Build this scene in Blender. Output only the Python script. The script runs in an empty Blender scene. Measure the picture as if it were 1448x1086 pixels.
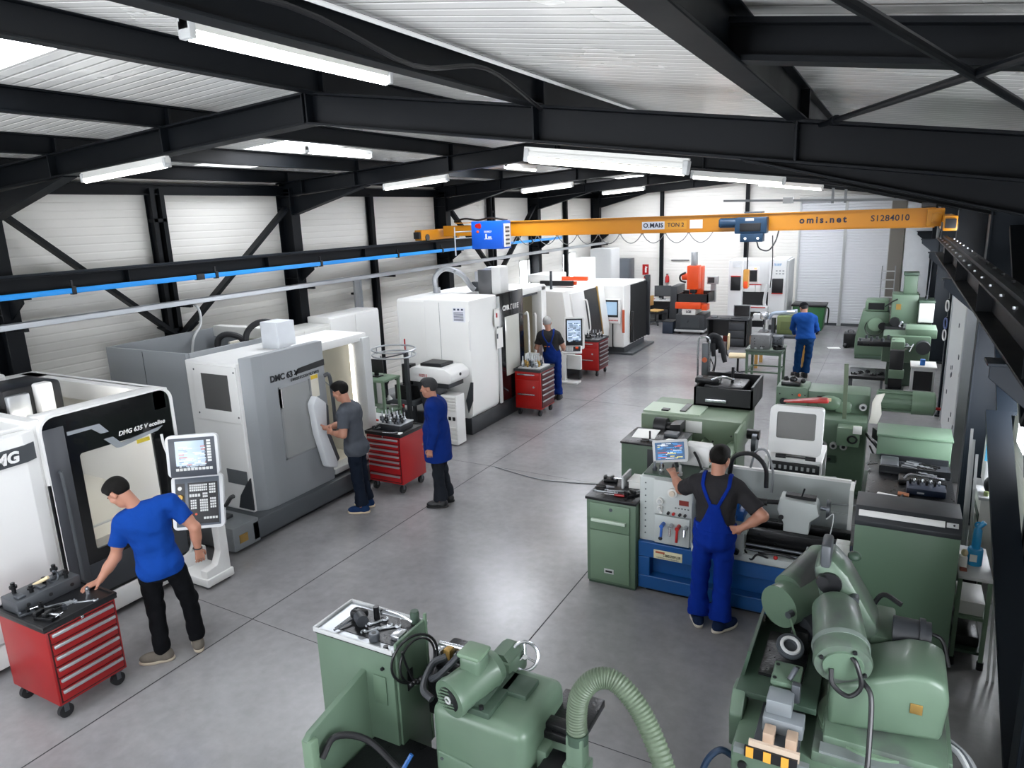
import bpy, bmesh, math, random
import numpy as np
from mathutils import Vector as V, Matrix as Mx
PI = math.pi
SC = bpy.context.scene
COL = SC.collection
ROOT = {}
RND = random.Random(7)

# ---------------------------------------------------------------- materials
def lin(h):
    h = h.lstrip('#'); c = [int(h[i:i+2], 16)/255 for i in (0, 2, 4)]
    return tuple(x/12.92 if x <= .04045 else ((x+.055)/1.055)**2.4 for x in c) + (1,)
MC = {}
def mat(h, rough=.5, metal=0., var=.08, scale=6., bump=0., bscale=60., emit=None, es=1., trans=0., alpha=1., coat=0.):
    key = (h, rough, metal, var, scale, bump, bscale, emit, es, trans, alpha, coat)
    if key in MC: return MC[key]
    m = bpy.data.materials.new('paint_' + h.lstrip('#')); m.use_nodes = True
    nt = m.node_tree; N = nt.nodes; L = nt.links
    b = N['Principled BSDF']
    b.inputs['Metallic'].default_value = metal
    b.inputs['Roughness'].default_value = rough
    c = lin(h)
    tc = N.new('ShaderNodeTexCoord'); nz = N.new('ShaderNodeTexNoise')
    nz.inputs['Scale'].default_value = scale; nz.inputs['Detail'].default_value = 4
    L.new(tc.outputs['Object'], nz.inputs['Vector'])
    mx = N.new('ShaderNodeMix'); mx.data_type = 'RGBA'
    mx.inputs[6].default_value = tuple(x*(1-var) for x in c[:3]) + (1,)
    mx.inputs[7].default_value = tuple(min(1, x*(1+var)) for x in c[:3]) + (1,)
    L.new(nz.outputs['Fac'], mx.inputs[0]); L.new(mx.outputs[2], b.inputs['Base Color'])
    mr = N.new('ShaderNodeMapRange')
    mr.inputs[3].default_value = max(.02, rough-.08); mr.inputs[4].default_value = min(1, rough+.08)
    L.new(nz.outputs['Fac'], mr.inputs[0]); L.new(mr.outputs[0], b.inputs['Roughness'])
    if bump:
        n2 = N.new('ShaderNodeTexNoise'); n2.inputs['Scale'].default_value = bscale
        L.new(tc.outputs['Object'], n2.inputs['Vector'])
        bp = N.new('ShaderNodeBump'); bp.inputs['Strength'].default_value = bump; bp.inputs['Distance'].default_value = .01
        L.new(n2.outputs['Fac'], bp.inputs['Height']); L.new(bp.outputs[0], b.inputs['Normal'])
    if emit:
        b.inputs['Emission Color'].default_value = lin(emit); b.inputs['Emission Strength'].default_value = es
    if trans: b.inputs['Transmission Weight'].default_value = trans
    if alpha < 1: b.inputs['Alpha'].default_value = alpha
    if coat: b.inputs['Coat Weight'].default_value = coat
    MC[key] = m
    return m

STEEL = mat('#060a0f', .5, .0, .15, 3)
STEEL.node_tree.nodes['Principled BSDF'].inputs['Specular IOR Level'].default_value = .2
STEEL2 = mat('#121b24', .5, 0, .12, 3)
STEEL2.node_tree.nodes['Principled BSDF'].inputs['Specular IOR Level'].default_value = .3
WHITE = mat('#e4e4e2', .38, 0, .03, 3)
OFFW = mat('#d6d6d2', .42, 0, .04, 3)
LGREY = mat('#b9bbbb', .42, 0, .04, 4)
GREY = mat('#85888a', .42, 0, .05, 4)
DGREY = mat('#45494d', .45, 0, .07, 4)
CHAR = mat('#2a2d31', .45, 0, .08, 5)
BLACK = mat('#101114', .4, 0, .1, 5)
GLOSSB = mat('#0b0c0e', .16, 0, .05, 3, coat=.3)
RUBBER = mat('#16171a', .7, 0, .1, 9)
GREEN = mat('#566b58', .48, 0, .16, 4)
GREEN2 = mat('#687f69', .45, 0, .12, 4)
DGREEN = mat('#35483b', .5, 0, .14, 4)
RED = mat('#8c0c10', .4, 0, .06, 4)
RED2 = mat('#a8120d', .36, 0, .05, 4)
CHROME = mat('#c9ccd0', .22, .9, .05, 8)
ALU = mat('#b3b7bb', .36, .75, .07, 8)
DMET = mat('#5b5f64', .38, .7, .12, 14)
OILY = mat('#191a1c', .3, .3, .2, 18, bump=.2)
BLUEM = mat('#0d4f96', .36, 0, .06, 4)
YELLOW = mat('#be7c0e', .42, 0, .05, 3)
ORANGE = mat('#dd4a12', .36, 0, .05, 4)
GLASSD = mat('#3a3d40', .12, 0, .05, 2, coat=.3)
PAPER = mat('#e8e8e4', .7, 0, .02, 6)
INK = mat('#1b1d22', .6, 0, .02, 6)
LAMP = mat('#ffffff', .4, 0, 0, 3, emit='#ffffff', es=16)
CREAM = mat('#d9c7a0', .6, 0, .05, 5)
BRASS = mat('#a5854a', .35, .7, .12, 10)

# ---------------------------------------------------------------- builder
def frame(d):
    d = V(d).normalized(); a = V((0, 0, 1)) if abs(d.z) < .95 else V((1, 0, 0))
    u = d.cross(a).normalized(); return u, d.cross(u).normalized()
class B:
    def __init__(s): s.bm = bmesh.new()
    def _f(s, vs):
        try: return s.bm.faces.new(vs)
        except ValueError: return None
    def box(s, x0, x1, y0, y1, z0, z1, bev=0, rz=0, M=None, seg=2):
        x0, x1 = min(x0, x1), max(x0, x1); y0, y1 = min(y0, y1), max(y0, y1); z0, z1 = min(z0, z1), max(z0, z1)
        c = V(((x0+x1)/2, (y0+y1)/2, (z0+z1)/2))
        R = Mx.Rotation(rz, 4, 'Z') if M is None else M
        r = bmesh.ops.create_cube(s.bm, size=1, matrix=Mx.Translation(c) @ R @ Mx.Diagonal((x1-x0, y1-y0, z1-z0, 1)))
        if bev:
            es = list({e for v in r['verts'] for e in v.link_edges})
            bmesh.ops.bevel(s.bm, geom=es, offset=min(bev, .45*min(x1-x0, y1-y0, z1-z0)), segments=seg, affect='EDGES', profile=.5)
        return s
    def bar(s, p, q, w, h, up=(0, 0, 1), bev=0):      # rectangular bar from p to q
        p, q = V(p), V(q); d = (q-p); L = d.length; d.normalize(); up = V(up)
        if abs(d.dot(up)) > .98: up = V((0, 1, 0)) if abs(d.y) < .9 else V((1, 0, 0))
        sx = d.cross(up).normalized(); u = sx.cross(d)
        M = Mx((sx, d, u)).transposed().to_4x4(); M.translation = (p+q)/2
        r = bmesh.ops.create_cube(s.bm, size=1, matrix=M @ Mx.Diagonal((w, L, h, 1)))
        if bev: bmesh.ops.bevel(s.bm, geom=list({e for v in r['verts'] for e in v.link_edges}), offset=bev, segments=2, affect='EDGES', profile=.5)
        return s
    def ibeam(s, p, q, w, h, tw=.012, tf=.018, up=(0, 0, 1)):
        p, q = V(p), V(q); d = (q-p).normalized(); up = V(up)
        if abs(d.dot(up)) > .98: up = V((1, 0, 0))
        sx = d.cross(up).normalized(); u = sx.cross(d)
        s.bar(p, q, tw, h-2*tf, up); s.bar(p+u*(h-tf)/2, q+u*(h-tf)/2, w, tf, up); s.bar(p-u*(h-tf)/2, q-u*(h-tf)/2, w, tf, up)
        return s
    def cyl(s, p, q, r, r2=None, n=16, cap=True):
        p, q = V(p), V(q); r2 = r if r2 is None else r2; u, v = frame(q-p)
        A = []; Bv = []
        for i in range(n):
            a = 2*PI*i/n; o = u*math.cos(a)+v*math.sin(a)
            A.append(s.bm.verts.new(p+o*r)); Bv.append(s.bm.verts.new(q+o*r2))
        for i in range(n): s._f((A[i], A[(i+1) % n], Bv[(i+1) % n], Bv[i]))
        if cap: s._f(A[::-1]); s._f(Bv)
        return s
    def lathe(s, o, axis, prof, n=20):                 # prof: (distance along axis, radius)
        o = V(o); ax = V(axis).normalized(); u, v = frame(ax); rings = []
        for (h, r) in prof:
            if r < 1e-5: rings.append([s.bm.verts.new(o+ax*h)])
            else: rings.append([s.bm.verts.new(o+ax*h+(u*math.cos(2*PI*i/n)+v*math.sin(2*PI*i/n))*r) for i in range(n)])
        for a, b in zip(rings, rings[1:]):
            for i in range(n):
                j = (i+1) % n
                if len(a) == 1 and len(b) == 1: break
                if len(a) == 1: s._f((a[0], b[j], b[i]))
                elif len(b) == 1: s._f((a[i], a[j], b[0]))
                else: s._f((a[i], a[j], b[j], b[i]))
        if len(rings[0]) > 1: s._f(rings[0][::-1])
        if len(rings[-1]) > 1: s._f(rings[-1])
        return s
    def tube(s, pts, r, n=8, sm=5, cap=True):
        pts = [V(p) for p in pts]
        if sm > 1 and len(pts) > 2:
            P = [pts[0]*2-pts[1]]+pts+[pts[-1]*2-pts[-2]]; out = []
            for i in range(1, len(P)-2):
                a, b, c, d = P[i-1:i+3]
                for k in range(sm):
                    t = k/sm
                    out.append(.5*((2*b)+(c-a)*t+(2*a-5*b+4*c-d)*t*t+(3*b-a-3*c+d)*t**3))
            pts = out+[pts[-1]]
        rf = r if callable(r) else (lambda t: r)
        u, v = frame(pts[1]-pts[0]); rings = []
        for i, p in enumerate(pts):
            d = (pts[min(i+1, len(pts)-1)]-pts[max(i-1, 0)]).normalized()
            u = (u-d*u.dot(d)).normalized(); v = d.cross(u); rr = rf(i/(len(pts)-1))
            rings.append([s.bm.verts.new(p+(u*math.cos(2*PI*k/n)+v*math.sin(2*PI*k/n))*rr) for k in range(n)])
        for a, b in zip(rings, rings[1:]):
            for k in range(n): s._f((a[k], a[(k+1) % n], b[(k+1) % n], b[k]))
        if cap: s._f(rings[0][::-1]); s._f(rings[-1])
        return s
    def prism(s, poly, axis, a, b, bev=0):              # polygon in the two other axes, extruded along axis
        def mk(p, t): return {'x': (t, p[0], p[1]), 'y': (p[0], t, p[1]), 'z': (p[0], p[1], t)}[axis]
        A = [s.bm.verts.new(mk(p, a)) for p in poly]; C = [s.bm.verts.new(mk(p, b)) for p in poly]; n = len(poly)
        fs = [s._f(A[::-1]), s._f(C)] + [s._f((A[i], A[(i+1) % n], C[(i+1) % n], C[i])) for i in range(n)]
        fs = [f for f in fs if f]
        bmesh.ops.recalc_face_normals(s.bm, faces=fs)
        if bev: bmesh.ops.bevel(s.bm, geom=list({e for f in fs for e in f.edges}), offset=bev, segments=2, affect='EDGES', profile=.5)
        return s
    def sph(s, c, r, n=14):
        r = (r, r, r) if not hasattr(r, '__len__') else r
        bmesh.ops.create_uvsphere(s.bm, u_segments=n, v_segments=max(6, n*2//3), radius=1, matrix=Mx.Translation(c) @ Mx.Diagonal((*r, 1)))
        return s
    def torus(s, c, axis, R, r, n=28, m=8, a0=0, a1=2*PI):
        c = V(c); u, v = frame(axis); full = abs(a1-a0-2*PI) < 1e-6
        pts = [c+(u*math.cos(a0+(a1-a0)*i/n)+v*math.sin(a0+(a1-a0)*i/n))*R for i in range(n+(0 if full else 1))]
        if full:
            ax = V(axis).normalized(); rings = []
            for p in pts:
                o = (p-c).normalized(); rings.append([s.bm.verts.new(p+(o*math.cos(2*PI*k/m)+ax*math.sin(2*PI*k/m))*r) for k in range(m)])
            for i in range(n):
                a, b = rings[i], rings[(i+1) % n]
                for k in range(m): s._f((a[k], b[k], b[(k+1) % m], a[(k+1) % m]))
        else: s.tube(pts, r, m, 1)
        return s
    def quad(s, *ps):
        s._f([s.bm.verts.new(p) for p in ps]); return s
    def out(s, name, m, parent=None, local=False, smooth=35, bev=0, M=None):
        if M is not None: bmesh.ops.transform(s.bm, matrix=M, verts=s.bm.verts)
        r = parent
        while r is not None and r.parent is not None: r = r.parent
        if r is not None and not local and r.name in ROOT:
            bmesh.ops.transform(s.bm, matrix=ROOT[r.name].inverted(), verts=s.bm.verts)
        bmesh.ops.recalc_face_normals(s.bm, faces=s.bm.faces)
        me = bpy.data.meshes.new(name); s.bm.to_mesh(me); s.bm.free()
        me.materials.append(m)
        if smooth:
            me.polygons.foreach_set('use_smooth', [True]*len(me.polygons)); me.set_sharp_from_angle(angle=math.radians(smooth))
        o = bpy.data.objects.new(name, me); COL.objects.link(o)
        if parent is not None: o.parent = parent
        if bev:
            md = o.modifiers.new('bevel', 'BEVEL'); md.width = bev; md.segments = 2; md.limit_method = 'ANGLE'; md.angle_limit = .6
        return o
def tag(o, label, cat, group=None, kind=None):
    o['label'] = label; o['category'] = cat
    if group: o['group'] = group
    if kind: o['kind'] = kind
    return o
def struct(o, label=None):
    o['kind'] = 'structure'
    if label: o['label'] = label
    return o
def thing(name, label, cat, loc=(0, 0, 0), rz=0, group=None):
    o = bpy.data.objects.new(name, None); COL.objects.link(o); o.empty_display_size = .1
    o.location = loc; o.rotation_euler = (0, 0, rz)
    ROOT[o.name] = Mx.Translation(loc) @ Mx.Rotation(rz, 4, 'Z')
    return tag(o, label, cat, group)
def text(s, name, size, m, parent, loc, right, up, ext=.002, bold=0, align='CENTER', shear=0, space=1, local=False):
    cu = bpy.data.curves.new(name, 'FONT'); cu.body = s; cu.size = size; cu.extrude = ext; cu.align_x = align; cu.align_y = 'CENTER'
    cu.offset = bold; cu.shear = shear; cu.space_character = space; cu.resolution_u = 3
    tmp = bpy.data.objects.new('tmp_text', cu); me = bpy.data.meshes.new_from_object(tmp); bpy.data.objects.remove(tmp); bpy.data.curves.remove(cu)
    me.name = name; me.materials.clear(); me.materials.append(m); o = bpy.data.objects.new(name, me); COL.objects.link(o)
    r = V(right).normalized(); u = V(up); u = (u-r*u.dot(r)).normalized()
    M = Mx((r, u, r.cross(u))).transposed().to_4x4(); M.translation = loc
    p = parent
    while p is not None and p.parent is not None: p = p.parent
    if p is not None and p.name in ROOT and not local: M = ROOT[p.name].inverted() @ M
    o.parent = parent; o.matrix_local = M
    return o
def marks(n, w, h, m, parent, M, seed, name='lettering'):   # a row of letter-like strokes where the writing is too small to read
    rr = random.Random(seed); b = B(); dx = w/n
    for k in range(n):
        x = -w/2+dx*k; s = dx*.2
        b.box(x+dx*.1, x+dx*.1+s, -h/2, h/2, 0, .002)
        if rr.random() < .7: b.box(x+dx*.1, x+dx*.8, h/2-h*.2, h/2, 0, .002)
        if rr.random() < .6: b.box(x+dx*.1, x+dx*.75, -h*.1, h*.1, 0, .002)
        if rr.random() < .6: b.box(x+dx*.1, x+dx*.8, -h/2, -h/2+h*.2, 0, .002)
        if rr.random() < .5: b.box(x+dx*.62, x+dx*.62+s, -h/2, h/2, 0, .002)
    return b.out(name, m, parent, M=M, smooth=0)
def frame_at(o, right, up):                      # local x = right, y = up, z = out of the face
    r = V(right).normalized(); u = V(up); u = (u-r*u.dot(r)).normalized()
    M = Mx((r, u, r.cross(u))).transposed().to_4x4(); M.translation = V(o); return M
def copy_tree(o, parent=None):
    c = o.copy(); COL.objects.link(c)
    if parent is not None: c.parent = parent
    for ch in list(o.children): copy_tree(ch, c)
    return c
# ================================================================ the hall
XL, XR, YF, YN = -9.5, 1.3, 24.0, -1.6          # inner faces of the four walls
XRG = -4.2                                      # ridge
def rt(x):                                      # top of the rafters
    return 4.70-.062*(XRG-x) if x < XRG else 4.70-.145*(x-XRG)
FR = [4.55, 9.3, 14.1, 18.9, 23.75]

def panel_mat(h, axis, pitch, depth, rough, coord='z', var=.03):
    m = mat(h, rough, 0, var, 1.2).copy(); N = m.node_tree.nodes; L = m.node_tree.links; b = N['Principled BSDF']
    tc = N.new('ShaderNodeTexCoord'); sp = N.new('ShaderNodeSeparateXYZ'); L.new(tc.outputs['Object'], sp.inputs[0])
    mu = N.new('ShaderNodeMath'); mu.operation = 'MULTIPLY'; mu.inputs[1].default_value = 1/pitch; L.new(sp.outputs[axis], mu.inputs[0])
    fr = N.new('ShaderNodeMath'); fr.operation = 'FRACT'; L.new(mu.outputs[0], fr.inputs[0])
    pp = N.new('ShaderNodeMath'); pp.operation = 'PINGPONG'; pp.inputs[1].default_value = .5; L.new(fr.outputs[0], pp.inputs[0])
    st = N.new('ShaderNodeMapRange'); st.interpolation_type = 'SMOOTHSTEP'; st.inputs[1].default_value = .0; st.inputs[2].default_value = .16; L.new(pp.outputs[0], st.inputs[0])
    bp = N.new('ShaderNodeBump'); bp.inputs['Strength'].default_value = .6; bp.inputs['Distance'].default_value = depth
    L.new(st.outputs[0], bp.inputs['Height']); L.new(bp.outputs[0], b.inputs['Normal'])
    return m
WALLM = panel_mat('#dedcd6', 2, .11, .006, .42)
ROOFM = panel_mat('#f0f0ec', 1, .12, .012, .26)
SHUT = panel_mat('#d2d4d8', 2, .085, .02, .35)

def floor_mat():
    m = mat('#747476', .3, 0, .1, .9).copy(); N = m.node_tree.nodes; L = m.node_tree.links; b = N['Principled BSDF']
    tc = N.new('ShaderNodeTexCoord')
    n1 = N.new('ShaderNodeTexNoise'); n1.inputs['Scale'].default_value = .55; n1.inputs['Detail'].default_value = 5; n1.inputs['Roughness'].default_value = .55
    n2 = N.new('ShaderNodeTexNoise'); n2.inputs['Scale'].default_value = 9; n2.inputs['Detail'].default_value = 4; n2.inputs['Roughness'].default_value = .6
    n2.inputs['Distortion'].default_value = .2
    for n in (n1, n2): L.new(tc.outputs['Object'], n.inputs['Vector'])
    a = N.new('ShaderNodeMath'); a.operation = 'ADD'; L.new(n1.outputs['Fac'], a.inputs[0])
    k = N.new('ShaderNodeMath'); k.operation = 'MULTIPLY'; k.inputs[1].default_value = .3; L.new(n2.outputs['Fac'], k.inputs[0]); L.new(k.outputs[0], a.inputs[1])
    cr = N.new('ShaderNodeValToRGB'); cr.color_ramp.elements[0].position = .45; cr.color_ramp.elements[1].position = .9
    cr.color_ramp.elements[0].color = lin('#727172'); cr.color_ramp.elements[1].color = lin('#989798')
    L.new(a.outputs[0], cr.inputs[0]); L.new(cr.outputs[0], b.inputs['Base Color'])
    for l_ in list(b.inputs['Roughness'].links): L.remove(l_)
    b.inputs['Roughness'].default_value = .25
    return m
struct(B().box(XL-.2, XR+.2, YN-.2, YF+.2, -.2, 0).out('floor', floor_mat()), 'smooth grey concrete floor of the hall')
# expansion joints in the concrete
jm = mat('#2a2a2c', .8)
def joint(n, p, q, w=.012):
    struct(B().bar((p[0], p[1], .0004), (q[0], q[1], .0004), w, .0012).out('trim_%d' % n, jm, smooth=0), 'dark expansion joint cut in the concrete')
joint(1, (-5.2, YN), (-5.2, YF)); joint(2, (-2.62, YN), (-2.62, 7)); joint(3, (-6.4, 4.2), (-2.6, 4.05), .006); joint(4, (-2.6, 4.05), (1.2, 4.0), .006)
joint(5, (-6.4, 12.9), (1.2, 12.6), .006); joint(6, (-6.4, 8.8), (1.2, 8.6), .005); joint(7, (-6.4, 18.2), (1.2, 18.0), .006); joint(8, (-1.3, 12), (-1.3, YF), .007)

H = 5.2
def wall_open(axis, at, out, a0, a1, ztop, holes, thick=.16):
    b = B(); hs = sorted(holes); cur = a0
    def bx(u0, u1, z0, z1):
        if u1-u0 < 1e-4 or z1-z0 < 1e-4: return
        if axis == 'x': b.box(at, at+out*thick, u0, u1, z0, z1)
        else: b.box(u0, u1, at, at+out*thick, z0, z1)
    for (u0, u1, z0, z1) in hs:
        bx(cur, u0, 0, ztop); bx(u0, u1, 0, z0); bx(u0, u1, z1, ztop); cur = u1
    bx(cur, a1, 0, ztop)
    return b
LW = [(18.15, 19.3, 1.2, 2.45), (21.2, 22.3, 1.2, 2.45)]
RW = [(1.2, 3.2, 1.0, 2.6), (7.3, 8.9, 1.1, 2.3), (10.2, 13.0, 2.5, 3.3), (15.5, 18, 1.2, 2.5)]
struct(wall_open('x', XL, -1, YN-.2, YF+.2, 4.62, LW).out('wall_left', WALLM, smooth=0), 'white ribbed panel wall behind the machining centres')
struct(wall_open('x', XR, 1, YN-.2, YF+.2, 4.15, RW).out('wall_right', WALLM, smooth=0), 'white ribbed panel wall behind the crane rail')
b = B().prism([(XL-.2, 0), (XR+.2, 0), (XR+.2, rt(XR)+.18), (XRG, rt(XRG)+.18), (XL-.2, rt(XL)+.18)], 'y', YF, YF+.16)
struct(b.out('wall_far', WALLM, smooth=0), 'white ribbed gable wall at the far end')
b = B().prism([(XL-.2, 0), (XR+.2, 0), (XR+.2, rt(XR)+.18), (XRG, rt(XRG)+.18), (XL-.2, rt(XL)+.18)], 'y', YN, YN-.16)
struct(b.out('wall_near', WALLM, smooth=0), 'white ribbed gable wall behind the camera')
# roof: two slopes of ribbed panels with roof lights let in
DAY = mat('#f4f7fb', .5, 0, .02, 2, emit='#f3f7ff', es=7)
DAY2 = mat('#f4f7fb', .5, 0, .02, 2, emit='#f3f7ff', es=8)
DAY4 = mat('#f4f7fb', .5, 0, .02, 2, emit='#f3f7ff', es=2.5)
DAY5 = mat('#f4f7fb', .5, 0, .02, 2, emit='#f3f7ff', es=9)
DAY3 = mat('#f4f7fb', .5, 0, .02, 2, emit='#f3f7ff', es=4)
SKYL = [(1.9, 3.0, -5.85, -4.5), (6.9, 8.0, -7.65, -6.05), (7.3, 8.4, -9.15, -7.85), (11.5, 12.9, -7.65, -6.05), (16.2, 17.6, -7.65, -6.05), (20.9, 22.3, -7.65, -6.05), (21.2, 22.4, -5.85, -4.3)]
SKYR = [(11.2, 12.6, -2.9, -1.4), (16.0, 17.4, -2.9, -1.4), (20.6, 22.0, -2.9, -1.4)]
def slope(xa, xb, holes, name, lab):
    b = B(); dz = .18
    def q(x0, x1, y0, y1):
        if x1-x0 < 1e-4 or y1-y0 < 1e-4: return
        b.prism([(x0, rt(x0)+dz), (x1, rt(x1)+dz), (x1, rt(x1)+dz+.12), (x0, rt(x0)+dz+.12)], 'y', y0, y1)
    ys = sorted({YN-.2, YF+.2, *[h[0] for h in holes], *[h[1] for h in holes]})
    for y0, y1 in zip(ys, ys[1:]):
        act = sorted([h[2:] for h in holes if h[0] <= y0+1e-6 and h[1] >= y1-1e-6]); cur = xa
        for (x0, x1) in act: q(cur, x0, y0, y1); cur = x1
        q(cur, xb, y0, y1)
    struct(b.out(name, ROOFM, smooth=0), lab)
slope(XL-.2, XRG, SKYL, 'ceiling_left', 'light grey ribbed roof panels on the long slope')
slope(XRG, XR+.2, SKYR, 'ceiling_right', 'light grey ribbed roof panels on the slope above the lathe')
wn = 0
for (y0, y1, x0, x1) in SKYL+SKYR:
    wn += 1
    b = B().prism([(x0-.02, rt(x0)+.22), (x1+.02, rt(x1)+.22), (x1+.02, rt(x1)+.25), (x0-.02, rt(x0)+.25)], 'y', y0-.02, y1+.02)
    w = struct(b.out('window_%d' % wn, DAY4 if x0 < -9 else DAY5 if y0 > 10 else DAY, smooth=0), 'bright translucent roof light between the purlins')
    f = B()
    for (a, c) in ((y0, y0+.03), (y1-.03, y1)):
        f.prism([(x0, rt(x0)+.175), (x1, rt(x1)+.175), (x1, rt(x1)+.22), (x0, rt(x0)+.22)], 'y', a, c)
    for xx in (x0, x1-.03): f.box(xx, xx+.03, y0, y1, rt(xx)+.175, rt(xx)+.22)
    f.out('frame', OFFW, w)
def side_window(x, sgn, y0, y1, z0, z1, nx=2):
    global wn; wn += 1
    w = struct(B().box(x+sgn*.07, x+sgn*.09, y0, y1, z0, z1).out('window_%d' % wn, DAY2, smooth=0), 'bright glazed window in the panel wall')
    f = B()
    for a, c in ((y0, y0+.06), (y1-.06, y1)): f.box(x-sgn*.01, x+sgn*.12, a, c, z0, z1)
    for i in range(1, nx): yy = y0+(y1-y0)*i/nx; f.box(x-sgn*.01, x+sgn*.12, yy-.05, yy+.05, z0, z1)
    for a, c in ((z0, z0+.06), (z1-.06, z1)): f.box(x-sgn*.01, x+sgn*.12, y0, y1, a, c)
    f.out('frame', OFFW, w, bev=.004)
for h in LW: side_window(XL, -1, *h)
for h in RW: side_window(XR, 1, *h)
for (x0, x1) in ((-8.2, -6.2), (-5.4, -3.4), (-2.6, -.6)):
    wn += 1
    w = struct(B().box(x0, x1, YN+.01, YN+.03, 1.1, 3.5).out('window_%d' % wn, DAY3, smooth=0), 'tall bright window in the gable behind the camera')
    f = B()
    for xx in (x0, (x0+x1)/2-.03, x1-.06): f.box(xx, xx+.06, YN, YN+.06, 1.1, 3.5)
    for z in (1.1, 2.27, 3.44): f.box(x0, x1, YN, YN+.06, z, z+.06)
    f.out('frame', OFFW, w)

# ---- steel portal frames
def gusset(b, x, y, z0, z1, t=.012, w=.1):
    b.box(x-t/2, x+t/2, y-w, y+w, z0, z1)
for i, y in enumerate(FR):
    d = .24
    b = B()
    b.ibeam((XL+.02, y, rt(XL)-d/2), (XRG, y, rt(XRG)-d/2), .16, d)
    for x in (-8.9, -7.75, -5.95, -4.22): gusset(b, x, y, rt(x)-d+.01, rt(x)-.01, .016, .085)
    # haunch at the eaves
    b.prism([(XL+.3, rt(XL)-d), (XL+1.9, rt(XL+1.9)-d), (XL+.3, rt(XL)-d-.3)], 'y', y-.006, y+.006)
    b.bar((XL+.3, y, rt(XL)-d-.3), (XL+1.95, y, rt(XL+1.95)-d-.005), .15, .014)
    struct(b.out('rafter_beam', STEEL, bev=.003), 'dark steel roof rafter on the long slope')
    b = B()
    b.ibeam((XRG, y, rt(XRG)-d/2), (XR-.02, y, rt(XR)-d/2), .16, d)
    for x in (-4.18, -2.2, -.55): gusset(b, x, y, rt(x)-d+.01, rt(x)-.01, .016, .085)
    b.prism([(XR-.4, rt(XR-.4)-d), (XR-2.1, rt(XR-2.1)-d), (XR-.4, rt(XR-.4)-d-.2)], 'y', y-.006, y+.006)
    b.bar((XR-2.15, y, rt(XR-2.15)-d-.005), (XR-.4, y, rt(XR-.4)-d-.2), .15, .014)
    struct(b.out('rafter_beam', STEEL, bev=.003), 'dark steel roof rafter on the slope above the lathe')
    b = B(); b.ibeam((XL+.17, y, 0), (XL+.17, y, rt(XL)-.1), .2, .32, up=(1, 0, 0)); b.box(XL+.0, XL+.36, y-.13, y+.13, 0, .025)
    for z in (2.75, 3.95, 4.2): b.box(XL+.03, XL+.31, y-.1, y+.1, z, z+.014)
    b.prism([(XL+.33, 2.94), (XL+.63, 2.94), (XL+.63, 2.9), (XL+.33, 2.7)], 'y', y-.012, y+.012); b.box(XL+.33, XL+.65, y-.09, y+.09, 2.94, 2.958)
    struct(b.out('steel_column', STEEL, bev=.003), 'dark steel column against the long panel wall')
    b = B(); b.ibeam((XR-.22, y, 0), (XR-.22, y, rt(XR)-.1), .2, .44, up=(1, 0, 0)); b.box(XR-.48, XR, y-.13, y+.13, 0, .025)
    b.prism([(XR-.44, 2.82), (XR-.8, 2.82), (XR-.8, 2.74), (XR-.44, 2.42)], 'y', y-.012, y+.012); b.box(XR-.82, XR-.44, y-.09, y+.09, 2.82, 2.838)
    struct(b.out('steel_column', STEEL2, bev=.003), 'dark steel column against the wall under the near crane rail')
# purlins
for x in (-9.3, -7.75, -5.95, -4.1, -2.2, -.55, 1.1):
    b = B().ibeam((x, YN, rt(x)+.085), (x, YF, rt(x)+.085), .1, .19, .01, .014)
    for y in FR: b.box(x-.055, x+.055, y-.012, y+.012, rt(x)-.0, rt(x)+.16)
    struct(b.out('purlin_beam', STEEL, bev=.003), 'dark steel purlin running the length of the roof')
# eaves struts and wind bracing
struct(B().ibeam((XL+.1, YN, 4.24), (XL+.1, YF, 4.24), .12, .16).out('eaves_beam', STEEL), 'dark eaves beam along the long wall')
struct(B().ibeam((XR-.1, YN, 3.8), (XR-.1, YF, 3.8), .12, .14).out('eaves_beam', STEEL), 'dark eaves beam above the near crane rail')
b = B().ibeam((-.55, 2.62, rt(-.55)+.07), (1.25, 2.62, rt(1.25)+.07), .1, .13); struct(b.out('strut_beam', STEEL), 'short dark steel strut between two purlins overhead')
for (p, q) in (((-.42, .7, 4.13), (.75, 4.45, 3.95)), ((-.42, 4.42, 4.12), (.75, .65, 3.97))):
    b = B().cyl(p, q, .014, n=10)
    d = (V(q)-V(p)).normalized(); e = V(p)+d*.32 if p[1] > 2 else V(q)-d*.3
    b.cyl(e-d*.03, e+d*.03, .024, n=10)
    struct(b.out('brace_beam', STEEL), 'dark round brace rod crossing under the roof')
def post(y, x=XL):
    b = B()
    for s in (-.075, .075): b.ibeam((x+.12, y+s, 0), (x+.12, y+s, 4.25), .07, .14, .008, .01, up=(1, 0, 0))
    for z in (1.2, 2.2, 3.0, 3.78): b.box(x+.06, x+.19, y-.1, y+.1, z, z+.05)
    struct(b.out('post_column', STEEL), 'dark double steel post in the long panel wall')
def vbrace(yc, ya, yb):
    for (yy, z) in ((ya, 3.95), (yb, 3.95), (ya, .35), (yb, .35)):
        s = 1 if yy > yc else -1
        b = B().bar((XL+.24, yc+s*.05, 2.15), (XL+.24, yy-s*.12, z), .055, .13, up=(1, 0, 0))
        b.bar((XL+.24, yc+s*.02, 2.13), (XL+.24, yc+s*.28, 2.13+(.17 if z > 2 else -.17)), .02, .2, up=(1, 0, 0))
        struct(b.out('brace_beam', STEEL), 'dark diagonal wind brace on the long panel wall')
b = B()
for s in (-.075, .075): b.ibeam((XR-.1, 6.8+s, 0), (XR-.1, 6.8+s, 3.8), .07, .14, .008, .01, up=(1, 0, 0))
struct(b.out('post_column', STEEL), 'dark double steel post behind the wall terminal')
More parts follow.
